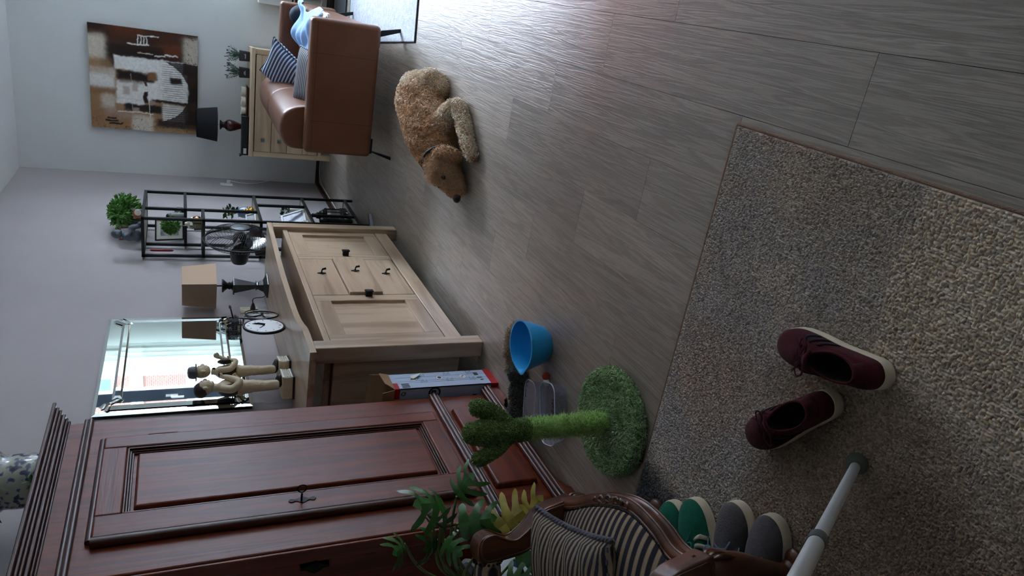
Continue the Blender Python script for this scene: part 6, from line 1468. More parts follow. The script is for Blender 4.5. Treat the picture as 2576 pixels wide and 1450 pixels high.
def carton():
    x0, x1, y0, y1, H = -1.80, -1.592, 2.585, 2.715, 0.487
    t = thing('carton', 'tall open white and red carton with printed pictograms beside the wardrobe', 'box', ((x0 + x1) / 2, (y0 + y1) / 2, 0), world=True)
    wh = plain('printed_card', lin((176, 190, 214)), 0.5, var=0.06, vscale=12); red = plain('red_card', lin((164, 24, 32)), 0.5); kr = plain('kraft_card', lin((158, 126, 94)), 0.8, var=0.08, vscale=20)
    s = MB()
    for a, b, c, d in ((x0, x1, y0, y0 + 0.004), (x0, x1, y1 - 0.004, y1), (x0, x0 + 0.004, y0, y1), (x1 - 0.004, x1, y0, y1)): s.box(a, b, c, d, 0.0, H)
    obj('box_body', s, wh, t); obj('box_floor', MB().box(x0, x1, y0, y1, 0.0, 0.004), kr, t); obj('lining', MB().box(x0 + 0.004, x1 - 0.004, y1 - 0.005, y1 - 0.004, 0.004, H).box(x0 + 0.004, x0 + 0.005, y0, y1, 0.004, H), kr, t)
    e = 0.0006
    def dec(name, m, a, b, za, zb, face='X'):
        mb = MB().box(x1, x1 + e, a, b, za, zb) if face == 'X' else MB().box(a, b, y0 - e, y0, za, zb)
        return obj(name, mb, m, t)
    dec('red_band', red, y0, y1, 0.0, 0.035); dec('red_band', red, x0, x1, 0.0, 0.035, 'Y'); dec('red_band', red, y0, y0 + 0.05, H - 0.022, H); dec('red_band', red, x1 - 0.05, x1, H - 0.024, H, 'Y')
    ink = plain('print_ink', lin((60, 62, 72)), 0.6); pale = plain('print_pale', lin((214, 214, 218)), 0.5); tint = plain('print_blue', lin((138, 160, 200)), 0.5)
    Mx = lambda y, z, o=0.0: Matrix(((0, 0, 1, x1 + e + o), (1, 0, 0, y), (0, 1, 0, z), (0, 0, 0, 1)))
    My = lambda x, z, o=0.0: Matrix(((1, 0, 0, x), (0, 0, -1, y0 - e - o), (0, 1, 0, z), (0, 0, 0, 1)))
    for i, z in enumerate((0.385, 0.262, 0.150)):
        obj('pictogram', MB().lathe([(0.001, 0.0004), (0.017, 0.0004), (0.017, 0)], 24, M=Mx(2.662, z), cap=False), pale, t)
        ring = MB().lathe([(0.017, 0.0006), (0.018, 0.0006)], 24, M=Mx(2.662, z), cap=False); obj('pictogram', ring, ink, t)
        g = MB()
        if i == 0: g.box(x1 + e, x1 + e + 0.001, 2.655, 2.669, z - 0.012, z + 0.012)
        elif i == 1: g.lathe([(0.001, 0.001), (0.009, 0.001)], 16, M=Mx(2.662, z), cap=False)
        else: g.lathe([(0.001, 0.001), (0.004, 0.001)], 12, M=Mx(2.658, z + 0.004), cap=False).lathe([(0.001, 0.001), (0.004, 0.001)], 12, M=Mx(2.668, z - 0.003), cap=False)
        obj('pictogram', g, ink, t)
        tx = MB()
        for k in range(5):
            for sd_ in (0, 1): tx.box(x1 + e, x1 + e + 0.0003, 2.682 - 0.055 * sd_, 2.682 - 0.055 * sd_ + 0.014 + 0.008 * ((k * 7 + i) % 3), z - 0.03 - k * 0.007, z - 0.0285 - k * 0.007)
        obj('small_print', tx, ink, t, stuff=True)
    ln = MB()
    for y in (2.632, 2.645, 2.678): ln.box(x1, x1 + e * 0.8, y, y + 0.0012, 0.036, 0.465)
    obj('print_lines', ln, tint, t)
    hx = MB()
    for k in range(3): hx.box(x1 + e, x1 + e + 0.0003, 2.595 + 0.012 * k, 2.602 + 0.012 * k, 0.415, 0.45)
    hx.box(x1 + e, x1 + e + 0.0003, 2.640, 2.648, 0.06, 0.085).box(x1 + e, x1 + e + 0.0003, 2.62, 2.628, 0.06, 0.075).box(x1 + e, x1 + e + 0.0003, 2.665, 2.69, 0.07, 0.09)
    obj('small_print', hx, ink, t, stuff=True)
    xa = x1 - 0.028
    obj('round_emblem', MB().lathe([(0.020, 0.0004), (0.028, 0.0004), (0.028, 0)], 32, M=My(xa, 0.305), cap=False), M_blackplastic, t, label='round black emblem on the carton')
    em = MB().box(xa - 0.012, xa - 0.006, y0 - 0.0016, y0 - 0.0005, 0.292, 0.318).box(xa - 0.012, xa + 0.012, y0 - 0.0016, y0 - 0.0005, 0.314, 0.319).box(xa + 0.007, xa + 0.012, y0 - 0.0016, y0 - 0.0005, 0.303, 0.319).box(xa - 0.012, xa + 0.012, y0 - 0.0016, y0 - 0.0005, 0.300, 0.305)
    obj('round_emblem', em, M_blackplastic, t)
    gl = MB().tube([(xa + 0.002 + 0.007 * math.cos(a), y0 - 0.001, 0.448 + 0.009 * math.sin(a)) for a in [0.4 + 5 * k / 12 for k in range(13)]], 0.0018, 5).tube([(xa + 0.010, y0 - 0.001, 0.436), (xa + 0.012, y0 - 0.001, 0.452), (xa + 0.004, y0 - 0.001, 0.455)], 0.0016, 5)
    obj('handwritten_mark', gl, M_blackplastic, t)
    my = MB().box(x1 - 0.02, x1 - 0.008, y0 - e, y0, 0.055, 0.072).box(x1 - 0.045, x1 - 0.03, y0 - e, y0, 0.055, 0.08).box(x1 - 0.068, x1 - 0.06, y0 - e, y0, 0.40, 0.42).box(x1 - 0.065, x1 - 0.05, y0 - e, y0, 0.10, 0.12)
    obj('small_print', my, ink, t, stuff=True)
    # flaps: two stand, one hangs open
    def flap(p):
        a, b, c, d = [Vector(q) for q in p]; n = (b - a).cross(d - a).normalized() * 0.003
        obj('flap', MB().add([a, b, c, d, a + n, b + n, c + n, d + n], [(3, 2, 1, 0), (4, 5, 6, 7), (0, 1, 5, 4), (1, 2, 6, 5), (2, 3, 7, 6), (3, 0, 4, 7)]), kr, t)
    flap(((x1 - 0.002, y0, H), (x1 - 0.002, y1, H), (x1 + 0.014, y1 - 0.012, H + 0.045), (x1 + 0.012, y0 + 0.03, H + 0.038)))
    flap(((x0, y1, H), (x1, y1, H), (x1 - 0.012, y1 + 0.03, H + 0.075), (x0 + 0.01, y1 + 0.03, H + 0.085)))
    flap(((x0, y0, H), (x1, y0, H), (x1 - 0.01, y0 - 0.010, H + 0.0), (x0 + 0.01, y0 - 0.010, H + 0.0))) if False else None
    flap(((x0, y0 + 0.003, H), (x1 - 0.004, y0 + 0.003, H), (x1 - 0.012, y0 - 0.004, H + 0.055), (x0 + 0.01, y0 - 0.004, H + 0.055)))
    flap(((x0 + 0.003, y0, H), (x0 + 0.003, y1, H), (x0 - 0.02, y1 - 0.01, H + 0.05), (x0 - 0.02, y0 + 0.01, H + 0.05)))
    obj('torn_paper', MB().grid(lambda u, v: (x1 + 0.001 + 0.012 * v * v, 2.695 - 0.03 * u, 0.39 - 0.05 * v * (1 - 0.5 * u)), 6, 6), M_whiteplastic, t, smooth=180)
carton()
# ------------------------------------------------------------------ sneakers
def sneaker(name, label, loc, rotz, upper, stripe, laces, group, sole=None, lining=None, stripe_n=3, tilt=0.0, flip=1):
    t = thing(name, label, 'sneaker', loc, (tilt, 0, rotz), group)
    L = 0.285
    ctl = [(0.142, 0.004), (0.130, 0.032), (0.095, 0.046), (0.045, 0.046), (-0.02, 0.037), (-0.08, 0.034), (-0.125, 0.029), (-0.142, 0.0), (-0.125, -0.029), (-0.08, -0.034), (-0.02, -0.036), (0.045, -0.043), (0.095, -0.042), (0.130, -0.026)]
    out = [(p[0], p[1] * flip) for p in catmull([(x, y, 0) for x, y in ctl], 5, True)]; n = len(out)
    if flip < 0: out = out[::-1]
    def ring(k, z, dz=None): return [(x * k, y * k * (1 if k > 0.99 else k), z + (dz(x) if dz else 0)) for x, y in out]
    toe = lambda x: 0.006 * max(0, (x - 0.08) / 0.06) ** 2
    so = MB().loft([ring(0.95, 0.0, toe), ring(0.99, 0.003, toe), ring(1.0, 0.010, toe), ring(0.995, 0.024, toe), ring(0.985, 0.031, toe), ring(0.965, 0.032, toe)])
    obj('sole', so, sole or M_sole, t, smooth=50)
    # upper: from the welt up and over to the collar opening
    def O(i):
        x, y = out[i]; a = math.atan2(y / 0.040, (x + 0.052) / 0.085)
        ox, oy = -0.056 + 0.058 * math.cos(a), 0.0285 * math.sin(a)
        oz = 0.083 + 0.018 * max(0, math.cos(a)) ** 2 + 0.010 * max(0, -math.cos(a)) ** 3
        return Vector((ox, oy, oz))
    def surf(i, v, off=0.0):
        x, y = out[i % n]; s = Vector((x * 0.975, y * 0.965, 0.031 + toe(x))); o = O(i % n)
        up = 0.030 if x > 0.05 else 0.05
        b1 = s + Vector((0, 0, up)) + Vector((x, y, 0)).normalized() * 0.002
        b2 = o + (s - o) * (0.34 if x > 0.02 else 0.12); b2.z = o.z - (0.006 if x > 0.02 else 0.02)
        p = s * (1 - v) ** 3 + b1 * 3 * v * (1 - v) ** 2 + b2 * 3 * v * v * (1 - v) + o * v ** 3
        if off: p = p + (p - Vector((x * 0.3, 0, 0.03))).normalized() * off
        return p
    nv = 12; v = []; f = []
    for i in range(n):
        for j in range(nv): v.append(tuple(surf(i, j / (nv - 1))))
    for i in range(n):
        for j in range(nv - 1): i2 = (i + 1) % n; f.append((i * nv + j, i2 * nv + j, i2 * nv + j + 1, i * nv + j + 1))
    if flip < 0: pass
    obj('upper', MB().add(v, f), upper, t, smooth=180)
    # padded collar and dark inside
    lip = [tuple(O(i)) for i in range(n)]
    obj('collar', MB().tube(lip, 0.0028, 6, closed=True), upper, t, smooth=180)
    ins = [[tuple(O(i)) for i in range(n)], [tuple(Vector((O(i).x * 1.0, O(i).y * 0.98, 0.06))) for i in range(n)], [tuple(Vector((-0.05 + (O(i).x + 0.05) * 1.15, O(i).y * 0.95, 0.036))) for i in range(n)], [(-0.05, 0, 0.035)] * n]
    obj('lining', MB().loft(ins, cap=False), lining or M_lining, t, smooth=180)
    # tongue
    def tg(u, w):
        x = 0.062 - 0.075 * w; return (x, (u - 0.5) * 0.052 * (1 - 0.15 * w), 0.074 + 0.034 * w + 0.010 * w * w - 0.012 * abs(2 * u - 1) ** 2)
    o = obj('tongue', MB().grid(tg, 9, 9), upper, t, smooth=180); m = o.modifiers.new('pad', 'SOLIDIFY'); m.thickness = 0.006; m.offset = 0
    lc = MB()
    for k in range(5):
        x = 0.080 - 0.0165 * k; z = 0.068 + 0.0072 * k + (0.003 if k > 2 else 0); y = 0.020 + 0.0012 * k
        lc.tube(catmull([(x + 0.004, -y, z - 0.006), (x + 0.002, -y * 0.4, z + 0.004), (x - 0.002, y * 0.4, z + 0.005), (x - 0.006, y, z - 0.005)], 4), 0.0034, 6, flat=0.6)
        if k: lc.tube(catmull([(x + 0.012, y, z - 0.010), (x + 0.006, 0, z + 0.004), (x - 0.002, -y, z - 0.004)], 4), 0.003, 6, flat=0.6)
    lc.tube(catmull([(0.004, 0.006, 0.106), (-0.004, 0.030, 0.112), (0.022, 0.044, 0.098), (0.030, 0.022, 0.098), (0.006, 0.002, 0.107)], 5), 0.0026, 6, flat=0.6)
    lc.tube(catmull([(0.004, -0.006, 0.106), (0.0, -0.032, 0.108), (0.026, -0.040, 0.094), (0.026, -0.016, 0.100), (0.006, 0.0, 0.107)], 5), 0.0026, 6, flat=0.6)
    lc.tube(catmull([(0.004, 0.0, 0.107), (0.03, 0.03, 0.098), (0.05, 0.043, 0.082)], 5), 0.0024, 6, flat=0.6).tube(catmull([(0.004, 0.0, 0.107), (0.034, -0.026, 0.096), (0.056, -0.034, 0.083)], 5), 0.0024, 6, flat=0.6)
    obj('laces', lc, laces, t, smooth=60)
    # three slanting stripes on each flank
    if stripe:
        for side in (1, -1):
            idx = sorted([i for i in range(n) if out[i][1] * side > 0.015], key=lambda i: out[i][0]); xs = [out[i][0] for i in idx]
            def fs(x, w):
                q = min(max(int(np.searchsorted(xs, x)), 1), len(xs) - 1); a = (x - xs[q - 1]) / max(xs[q] - xs[q - 1], 1e-6)
                return surf(idx[q - 1], w, 0.0014) * (1 - a) + surf(idx[q], w, 0.0014) * a
            for k in range(stripe_n):
                xb = 0.030 - 0.026 * k; nn = 10
                V = [tuple(fs(xb + 0.040 * (j / (nn - 1)) + e, 0.06 + 0.52 * j / (nn - 1))) for j in range(nn) for e in (-0.0065, 0.0065)]
                F = [(2 * j, 2 * j + 1, 2 * j + 3, 2 * j + 2) for j in range(nn - 1)]
                o = obj('stripe', MB().add(V, F), stripe, t, smooth=180); m = o.modifiers.new('pad', 'SOLIDIFY'); m.thickness = 0.0016; m.offset = 0
    # heel tab
    def hp(u, w):
        k = int(round((0.5 + (u - 0.5) * 0.22) * n)) % n; k = min(range(n), key=lambda i: abs(math.atan2(out[i][1], -out[i][0]) - (u - 0.5) * 0.5) if out[i][0] < 0 else 9)
        return tuple(surf(k, 0.45 + 0.5 * w, 0.0015))
    o = obj('heel_tab', MB().grid(hp, 9, 6), laces, t, smooth=180); m = o.modifiers.new('pad', 'SOLIDIFY'); m.thickness = 0.002; m.offset = 0
    return t
M_sole = plain('off_white_rubber', lin((206, 192, 168)), 0.6, bump=0.1, var=0.06, vscale=30)
M_lining = plain('dark_lining', lin((20, 15, 16)), 0.9)
def suede(name, c): return plain(name, lin(c), 0.85, spec=0.12, sheen=0.05, var=0.18, vscale=40, bump=0.2, bscale=220)
BUR, GRN, GRY = suede('burgundy_suede', (66, 19, 28)), suede('green_suede', (26, 92, 72)), suede('grey_suede', (84, 80, 82))
LB, LG, LY = suede('burgundy_lace', (56, 16, 24)), suede('green_lace', (24, 92, 82)), suede('blue_grey_lace', (112, 120, 142))
BLK = suede('black_stripe', (26, 24, 32)); WHT = suede('cream_stripe', (206, 198, 180))
RZ = 0.0125
def face(dx, dy): return math.atan2(dy, dx)
sneaker('sneaker', 'burgundy suede sneaker nearest the open floor, heel on the thick pale patch', (-0.588, 0.968, RZ), face(-0.18, 0.985), BUR, BLK, LB, 'burgundy sneakers on the rug', flip=1)
sneaker('sneaker', 'burgundy suede sneaker nearer the crutch, toe pointing to the armchair', (-0.775, 1.012, RZ), face(-0.78, 0.62), BUR, BLK, LB, 'burgundy sneakers on the rug', flip=-1, tilt=math.radians(-4))
sneaker('sneaker', 'green suede sneaker with cream stripes next to the grey pair', (-1.268, 1.130, RZ), face(0.72, 0.70), GRN, WHT, LG, 'sneakers under the armchair', flip=1)
sneaker('sneaker', 'green suede sneaker mostly hidden behind the chair rail', (-1.345, 1.215, RZ), face(0.76, 0.65), GRN, WHT, LG, 'sneakers under the armchair', flip=-1)
sneaker('sneaker', 'grey suede sneaker with blue grey laces beside the green sneaker', (-1.192, 1.022, RZ), face(0.90, 0.42), GRY, None, LY, 'sneakers under the armchair', flip=1)
sneaker('sneaker', 'grey suede sneaker nearest the front leg of the armchair', (-1.150, 0.926, RZ), face(0.93, 0.36), GRY, None, LY, 'sneakers under the armchair', flip=-1)

# ------------------------------------------------------------------ crutch
def crutch():
    a, b = Vector((-0.775, 0.840, 0.012)), Vector((-0.577, 0.449, 0.648)); d = (b - a).normalized()
    t = thing('crutch', 'aluminium crutch with a grey green rubber foot standing on the rug', 'crutch', tuple(a), world=True)
    al = plain('brushed_aluminium', lin((236, 238, 240)), 0.42, metal=0.85); rb = plain('grey_green_rubber', lin((88, 94, 80)), 0.75)
    z = Vector((0, 0, 1)); R = z.rotation_difference(d).to_matrix().to_4x4(); M = Matrix.Translation(a) @ R
    obj('rubber_foot', MB().lathe([(0.001, 0.0), (0.021, 0.0), (0.0225, 0.006), (0.0225, 0.014), (0.017, 0.034), (0.0145, 0.052), (0.0135, 0.053), (0.001, 0.053)], 28, M=M, cap=False), rb, t, smooth=40)
    obj('lower_tube', MB().lathe([(0.0100, 0.050), (0.0100, 0.62)], 24, M=M), al, t, smooth=40)
    q = (Vector((-0.625, 0.529, 0.523)) - a).length
    obj('clip_collar', MB().lathe([(0.0125, q - 0.016), (0.0135, q - 0.012), (0.0135, q + 0.012), (0.0125, q + 0.016)], 24, M=M), plain('grey_clip', lin((74, 76, 74)), 0.5), t, smooth=40)
    obj('upper_tube', MB().lathe([(0.0118, q), (0.0118, 1.12)], 24, M=M), al, t, smooth=40)
    g = M @ Vector((0, 0, 1.10)); obj('handgrip', MB().tube([g, g + Vector((-0.03, -0.11, 0.01))], 0.014, 12), rb, t, smooth=40)
crutch()

# ------------------------------------------------------------------ carved armchair
M_walnut = wood('carved_walnut', lin((66, 34, 20)), lin((104, 58, 34)), 'Z', rough=0.28, scale=14, stretch=0.2, bump=0.08, coat=0.4)
M_stripe = stripes('striped_velvet', lin((150, 130, 106)), lin((42, 40, 50)), 'Y', 0.0235, 0.44, wob=0.003)
M_stripe2 = stripes('striped_cushion', lin((150, 132, 110)), lin((48, 46, 54)), 'Y', 0.0138, 0.50, wob=0.008)
M_cord = plain('grey_cord', lin((100, 98, 106)), 0.9, bump=0.4, bscale=200)
M_nail = plain('dark_nail', lin((48, 40, 34)), 0.35, metal=0.7)
def armchair():
    t = thing('armchair', 'carved dark wood armchair upholstered in tan and black stripes', 'armchair', (-1.374, 1.0265, 0.011), (0, 0, math.radians(26.2)))
    fr_top = [(0.262, 0.292), (0.270, 0.262), (0.285, 0.20), (0.318, 0.09), (0.335, -0.02), (0.330, -0.09), (0.300, -0.165), (0.268, -0.215), (0.258, -0.262), (0.266, -0.292)]
    path = [p[:2] for p in catmull([(x, y, 0) for x, y in fr_top], 6)]
    # front rail: moulded section swept along the serpentine
    sec = [(-0.032, 0.334), (-0.030, 0.340), (-0.012, 0.342), (0.002, 0.338), (0.006, 0.330), (0.001, 0.322), (0.000, 0.306), (0.004, 0.299), (0.002, 0.292), (-0.012, 0.288), (-0.032, 0.294)]
    rings = []
    for i, (x, y) in enumerate(path):
        a = Vector(path[min(i + 1, len(path) - 1)]) - Vector(path[max(i - 1, 0)]); nrm = Vector((-a.y, a.x)).normalized() * -1
        if nrm.x < 0: nrm = -nrm
        k = 1 - 0.25 * math.exp(-((y + 0.02) / 0.12) ** 2)             # apron rises at the middle
        rings.append([(x + nrm.x * s, y + nrm.y * s, 0.334 + (z - 0.334) * k) for s, z in sec])
    rail = obj('front_rail', MB().loft(rings), M_walnut, t, smooth=50)
    for so_, zz, rr_ in ((0.003, 0.332, 0.0042), (0.003, 0.297, 0.0035), (-0.020, 0.341, 0.0030)):
        line = []
        for i, (x, y) in enumerate(path):
            a = Vector(path[min(i + 1, len(path) - 1)]) - Vector(path[max(i - 1, 0)]); nrm = Vector((-a.y, a.x)).normalized(); nrm = -nrm if nrm.x < 0 else nrm
            k = 1 - 0.25 * math.exp(-((y + 0.02) / 0.12) ** 2); line.append((x + nrm.x * so_, y + nrm.y * so_, 0.334 + (zz - 0.334) * k))
        obj('bead', MB().tube(line, rr_, 8), M_walnut, rail, smooth=60)
    cv = MB()                                                       # carved leaf ornament on the top of the rail
    for k, (x, y, s) in enumerate(((0.312, 0.085, 1), (0.322, 0.055, 1.2), (0.330, 0.02, 1.3), (0.333, -0.015, 1.2), (0.331, -0.045, 1.0))):
        for sg in (1, -1): cv.tube(catmull([(x - 0.016, y + sg * 0.004, 0.338), (x - 0.010, y + sg * 0.016 * s, 0.342), (x - 0.001, y + sg * 0.010 * s, 0.338), (x - 0.004, y + sg * 0.002, 0.337)], 4), [0.003] * 6 + [0.005] * 4 + [0.0035] * 3, 6)
    obj('carving', cv, M_walnut, rail, smooth=60)
    for sy in (1, -1):
        obj('side_rail', MB().box(-0.27, 0.255, sy * 0.285 - 0.016, sy * 0.285 + 0.016, 0.255, 0.338), M_walnut, t, bevel=0.006)
    obj('back_rail', MB().box(-0.29, -0.26, -0.26, 0.26, 0.255, 0.338), M_walnut, t, bevel=0.006)
    # cabriole front legs, sabre back legs
    for sy in (1, -1):
        p = catmull([(0.225, sy * 0.270, 0.326), (0.232, sy * 0.284, 0.280), (0.224, sy * 0.282, 0.21), (0.198, sy * 0.268, 0.12), (0.180, sy * 0.256, 0.05), (0.196, sy * 0.264, 0.018)], 6)
        rr = list(np.interp(np.linspace(0, 1, len(p)), [0, 0.2, 0.4, 0.6, 0.8, 1], [0.030, 0.040, 0.034, 0.025, 0.020, 0.023]))
        lg = obj('leg', MB().tube(p, rr, 14), M_walnut, t, smooth=60)
        obj('foot', MB().ell((0.203, sy * 0.266, 0.024), (0.030, 0.026, 0.0165), 16, 10).ell((0.196, sy * 0.262, 0.014), (0.022, 0.021, 0.010), 12, 8), M_walnut, lg, smooth=60)
        cr = MB()
        for k in (-1, 0, 1): cr.tube(catmull([(0.258, sy * 0.292 + k * 0.012, 0.312), (0.268, sy * 0.294 + k * 0.020, 0.28), (0.258, sy * 0.292 + k * 0.012, 0.24), (0.246, sy * 0.288, 0.20)], 5), [0.003] * 4 + [0.006] * 6 + [0.004] * 6, 7)
        obj('knee_carving', cr, M_walnut, lg, smooth=60)
        obj('leg', MB().tube([(-0.272, sy * 0.24, 0.33), (-0.29, sy * 0.25, 0.16), (-0.34, sy * 0.26, 0.01)], [0.024, 0.021, 0.018], 10), M_walnut, t, smooth=60)
    # sprung seat: dome with stripes running front to back
    def edge(y):
        ys = [p[1] for p in path]; xs = [p[0] for p in path]; o = np.argsort(ys); return float(np.interp(y, np.array(ys)[o], np.array(xs)[o])) - 0.022
    def seat(u, v):
        y = -0.272 + 0.544 * v; x0, x1 = -0.262, edge(y); x = x0 + (x1 - x0) * u
        h = (1 - abs(2 * u - 1) ** 3) ** 0.75 * (1 - abs(2 * v - 1) ** 3) ** 0.75
        return (x, y, 0.336 + 0.076 * h)
    obj('seat', MB().grid(seat, 60, 60), M_stripe, t, smooth=180)
    nl = MB()
    for i in range(0, len(path) - 1):
        for s in (0.0, 0.5):
            x = path[i][0] * (1 - s) + path[i + 1][0] * s; y = path[i][1] * (1 - s) + path[i + 1][1] * s
            nl.ell((x - 0.026, y, 0.342), (0.0045, 0.0045, 0.003), 8, 5)
    obj('nail_heads', nl, M_nail, t, smooth=60, stuff=True)
    # arms: scrolled supports, padded rests
    prof = [(0.0, 0.300), (0.0, 0.326), (0.006, 0.36), (0.015, 0.399), (0.030, 0.420), (0.049, 0.434), (0.072, 0.462), (0.088, 0.490), (0.0875, 0.512), (0.076, 0.536), (0.066, 0.556), (0.064, 0.574), (0.072, 0.592), (0.090, 0.602), (0.112, 0.604), (0.130, 0.598), (0.141, 0.585), (0.140, 0.555), (0.137, 0.538), (0.133, 0.50), (0.126, 0.463), (0.112, 0.435), (0.096, 0.40), (0.080, 0.365), (0.07, 0.334), (0.066, 0.30)]
    outl = [p[:2] for p in catmull([(0.27 - a, z, 0) for a, z in prof], 3, True)]
    for sy in (1, -1):
        y = sy * 0.288
        sp = obj('arm_support', MB().prism(outl, y - 0.030, y + 0.030, 'Y'), M_walnut, t, bevel=0.009, seg=3)
        cx, cz = sum(p[0] for p in outl) / len(outl), sum(p[1] for p in outl) / len(outl)
        for s2 in (1, -1):
            bead = [(cx + (p[0] - cx) * 0.86, y + s2 * 0.030, cz + (p[1] - cz) * 0.93) for p in outl]
            obj('bead', MB().tube(bead, 0.0032, 6, closed=True), M_walnut, sp, smooth=60)
        def pad(u, v, y=y):
            a = 2 * PI * u; x = 0.135 - 0.26 * v; k = (1 - abs(2 * v - 1) ** 8) ** 0.5 * 0.15 + 0.85
            return (x, y + 0.040 * k * math.cos(a), 0.565 + 0.036 * k * math.sin(a) + 0.01 * v)
        ap = MB().grid(pad, 28, 14, wrapu=True, flip=True)
        po = obj('arm_pad', ap, M_stripe, t, smooth=180)
        nb = MB()
        for k in range(18): a = 2 * PI * k / 18; nb.ell((0.131, y + 0.0405 * math.cos(a), 0.565 + 0.0365 * math.sin(a)), (0.0042, 0.0042, 0.0042), 8, 6)
        obj('nail_heads', nb, M_nail, po, smooth=60, stuff=True)
        obj('arm_rail', MB().tube(catmull([(0.14, y, 0.555), (0.0, y, 0.535), (-0.14, y, 0.545), (-0.265, y * 0.92, 0.60)], 5), 0.02, 10), M_walnut, t, smooth=60)
    # back
    bk = [(-0.255, 0.34), (-0.27, 0.50), (-0.30, 0.70), (-0.345, 0.90)]
    for sy in (1, -1): obj('back_post', MB().tube([(x, sy * 0.255, z) for x, z in bk], 0.021, 10), M_walnut, t, smooth=60)
    obj('crest_rail', MB().tube(catmull([(-0.345, -0.262, 0.90), (-0.35, -0.13, 0.955), (-0.352, 0, 0.975), (-0.35, 0.13, 0.955), (-0.345, 0.262, 0.90)], 6), 0.024, 10), M_walnut, t, smooth=60)
    def back(u, v):
        y = -0.24 + 0.48 * u; z = 0.40 + 0.50 * v; xb = float(np.interp(z, [b[1] for b in bk], [b[0] for b in bk])); h = (1 - abs(2 * u - 1) ** 4) ** .5 * (1 - abs(2 * v - 1) ** 4) ** .5
        return (xb + 0.045 * h, y, z)
    obj('backrest', MB().grid(back, 20, 20), M_stripe, t, smooth=180)
    obj('backrest_rear', MB().grid(lambda u, v: (back(u, v)[0] - 0.05, back(u, v)[1], back(u, v)[2]), 6, 6, flip=True), M_stripe, t, smooth=180)
armchair()
def seat_cushion():
    n, w = Vector((0.897, 0.441, 0)), Vector((-0.441, 0.897, 0)); c = Vector((-1.374, 1.0265, 0)) + n * 0.075 + w * 0.080
    t = thing('cushion', 'striped cushion with a twisted cord edge lying on the carved armchair', 'cushion', (c.x, c.y, 0.428), (math.radians(3), math.radians(-1), math.radians(26.2)))
    W, H = 0.375, 0.36
    mb = MB().pillow(W, H, 0.115, 26, pinch=0.08); v = mb.verts(); v[:, 2] += 0.004 * np.sin(v[:, 1] * 95 + np.sin(v[:, 0] * 23) * 2) * (np.abs(v[:, 2]) > 0.01); mb.v = [v]
    obj('cover', mb, M_stripe2, t, smooth=180)
    cd = MB(); pts = [(W / 2 * u * (1 - 0.08 * (1 - q * q)), H / 2 * q * (1 - 0.08 * (1 - u * u)), 0.0) for u, q in [(1, -1 + 2 * k / 80) for k in range(81)]]
    for ph in (0, PI):
        cd.tube([(p[0] + 0.0042 * math.cos(k * 0.95 + ph), p[1], p[2] + 0.0042 * math.sin(k * 0.95 + ph)) for k, p in enumerate(pts)], 0.0048, 7)
    obj('cord', cd, M_cord, t, smooth=60, label='thick twisted grey cord along the front edge')
    pat = MB()
    for k in range(9): pat.cbox((W / 2 - 0.02 - 0.03 * k, -H / 2 + 0.010 + 0.004 * (k % 2), 0.012), (0.012, 0.008, 0.004))
    obj('woven_border', pat, M_cord, t)
seat_cushion()

# ------------------------------------------------------------------ philodendron in a tall blue and white pot
M_delft = None
def delft(name, seed, zlo, zhi, bands):
    m, nt, b = new_mat(name); N = nt.nodes.new; L = nt.links.new
    tc = N('ShaderNodeTexCoord'); vo = N('ShaderNodeTexVoronoi'); vo.inputs['Scale'].default_value = 48; L(tc.outputs['Object'], vo.inputs['Vector'])
    nz = N('ShaderNodeTexNoise'); nz.inputs['Scale'].default_value = 38 + seed; nz.inputs['Detail'].default_value = 1.5; L(tc.outputs['Object'], nz.inputs['Vector'])
    ad = N('ShaderNodeMath'); ad.operation = 'MULTIPLY_ADD'; ad.inputs[1].default_value = -0.35; L(vo.outputs['Distance'], ad.inputs[0]); L(nz.outputs['Fac'], ad.inputs[2])
    rp = N('ShaderNodeValToRGB'); e = rp.color_ramp.elements; rp.color_ramp.interpolation = 'EASE'
    e[0].position = 0.36; e[0].color = lin((164, 164, 150)) + (1,); e[1].position = 0.41; e[1].color = lin((74, 86, 124)) + (1,)
    x = e.new(0.52); x.color = lin((36, 42, 74)) + (1,)
    L(ad.outputs[0], rp.inputs[0]); L(rp.outputs[0], b.inputs['Base Color']); b.inputs['Roughness'].default_value = 0.18; b.inputs['Coat Weight'].default_value = 0.4
    return m
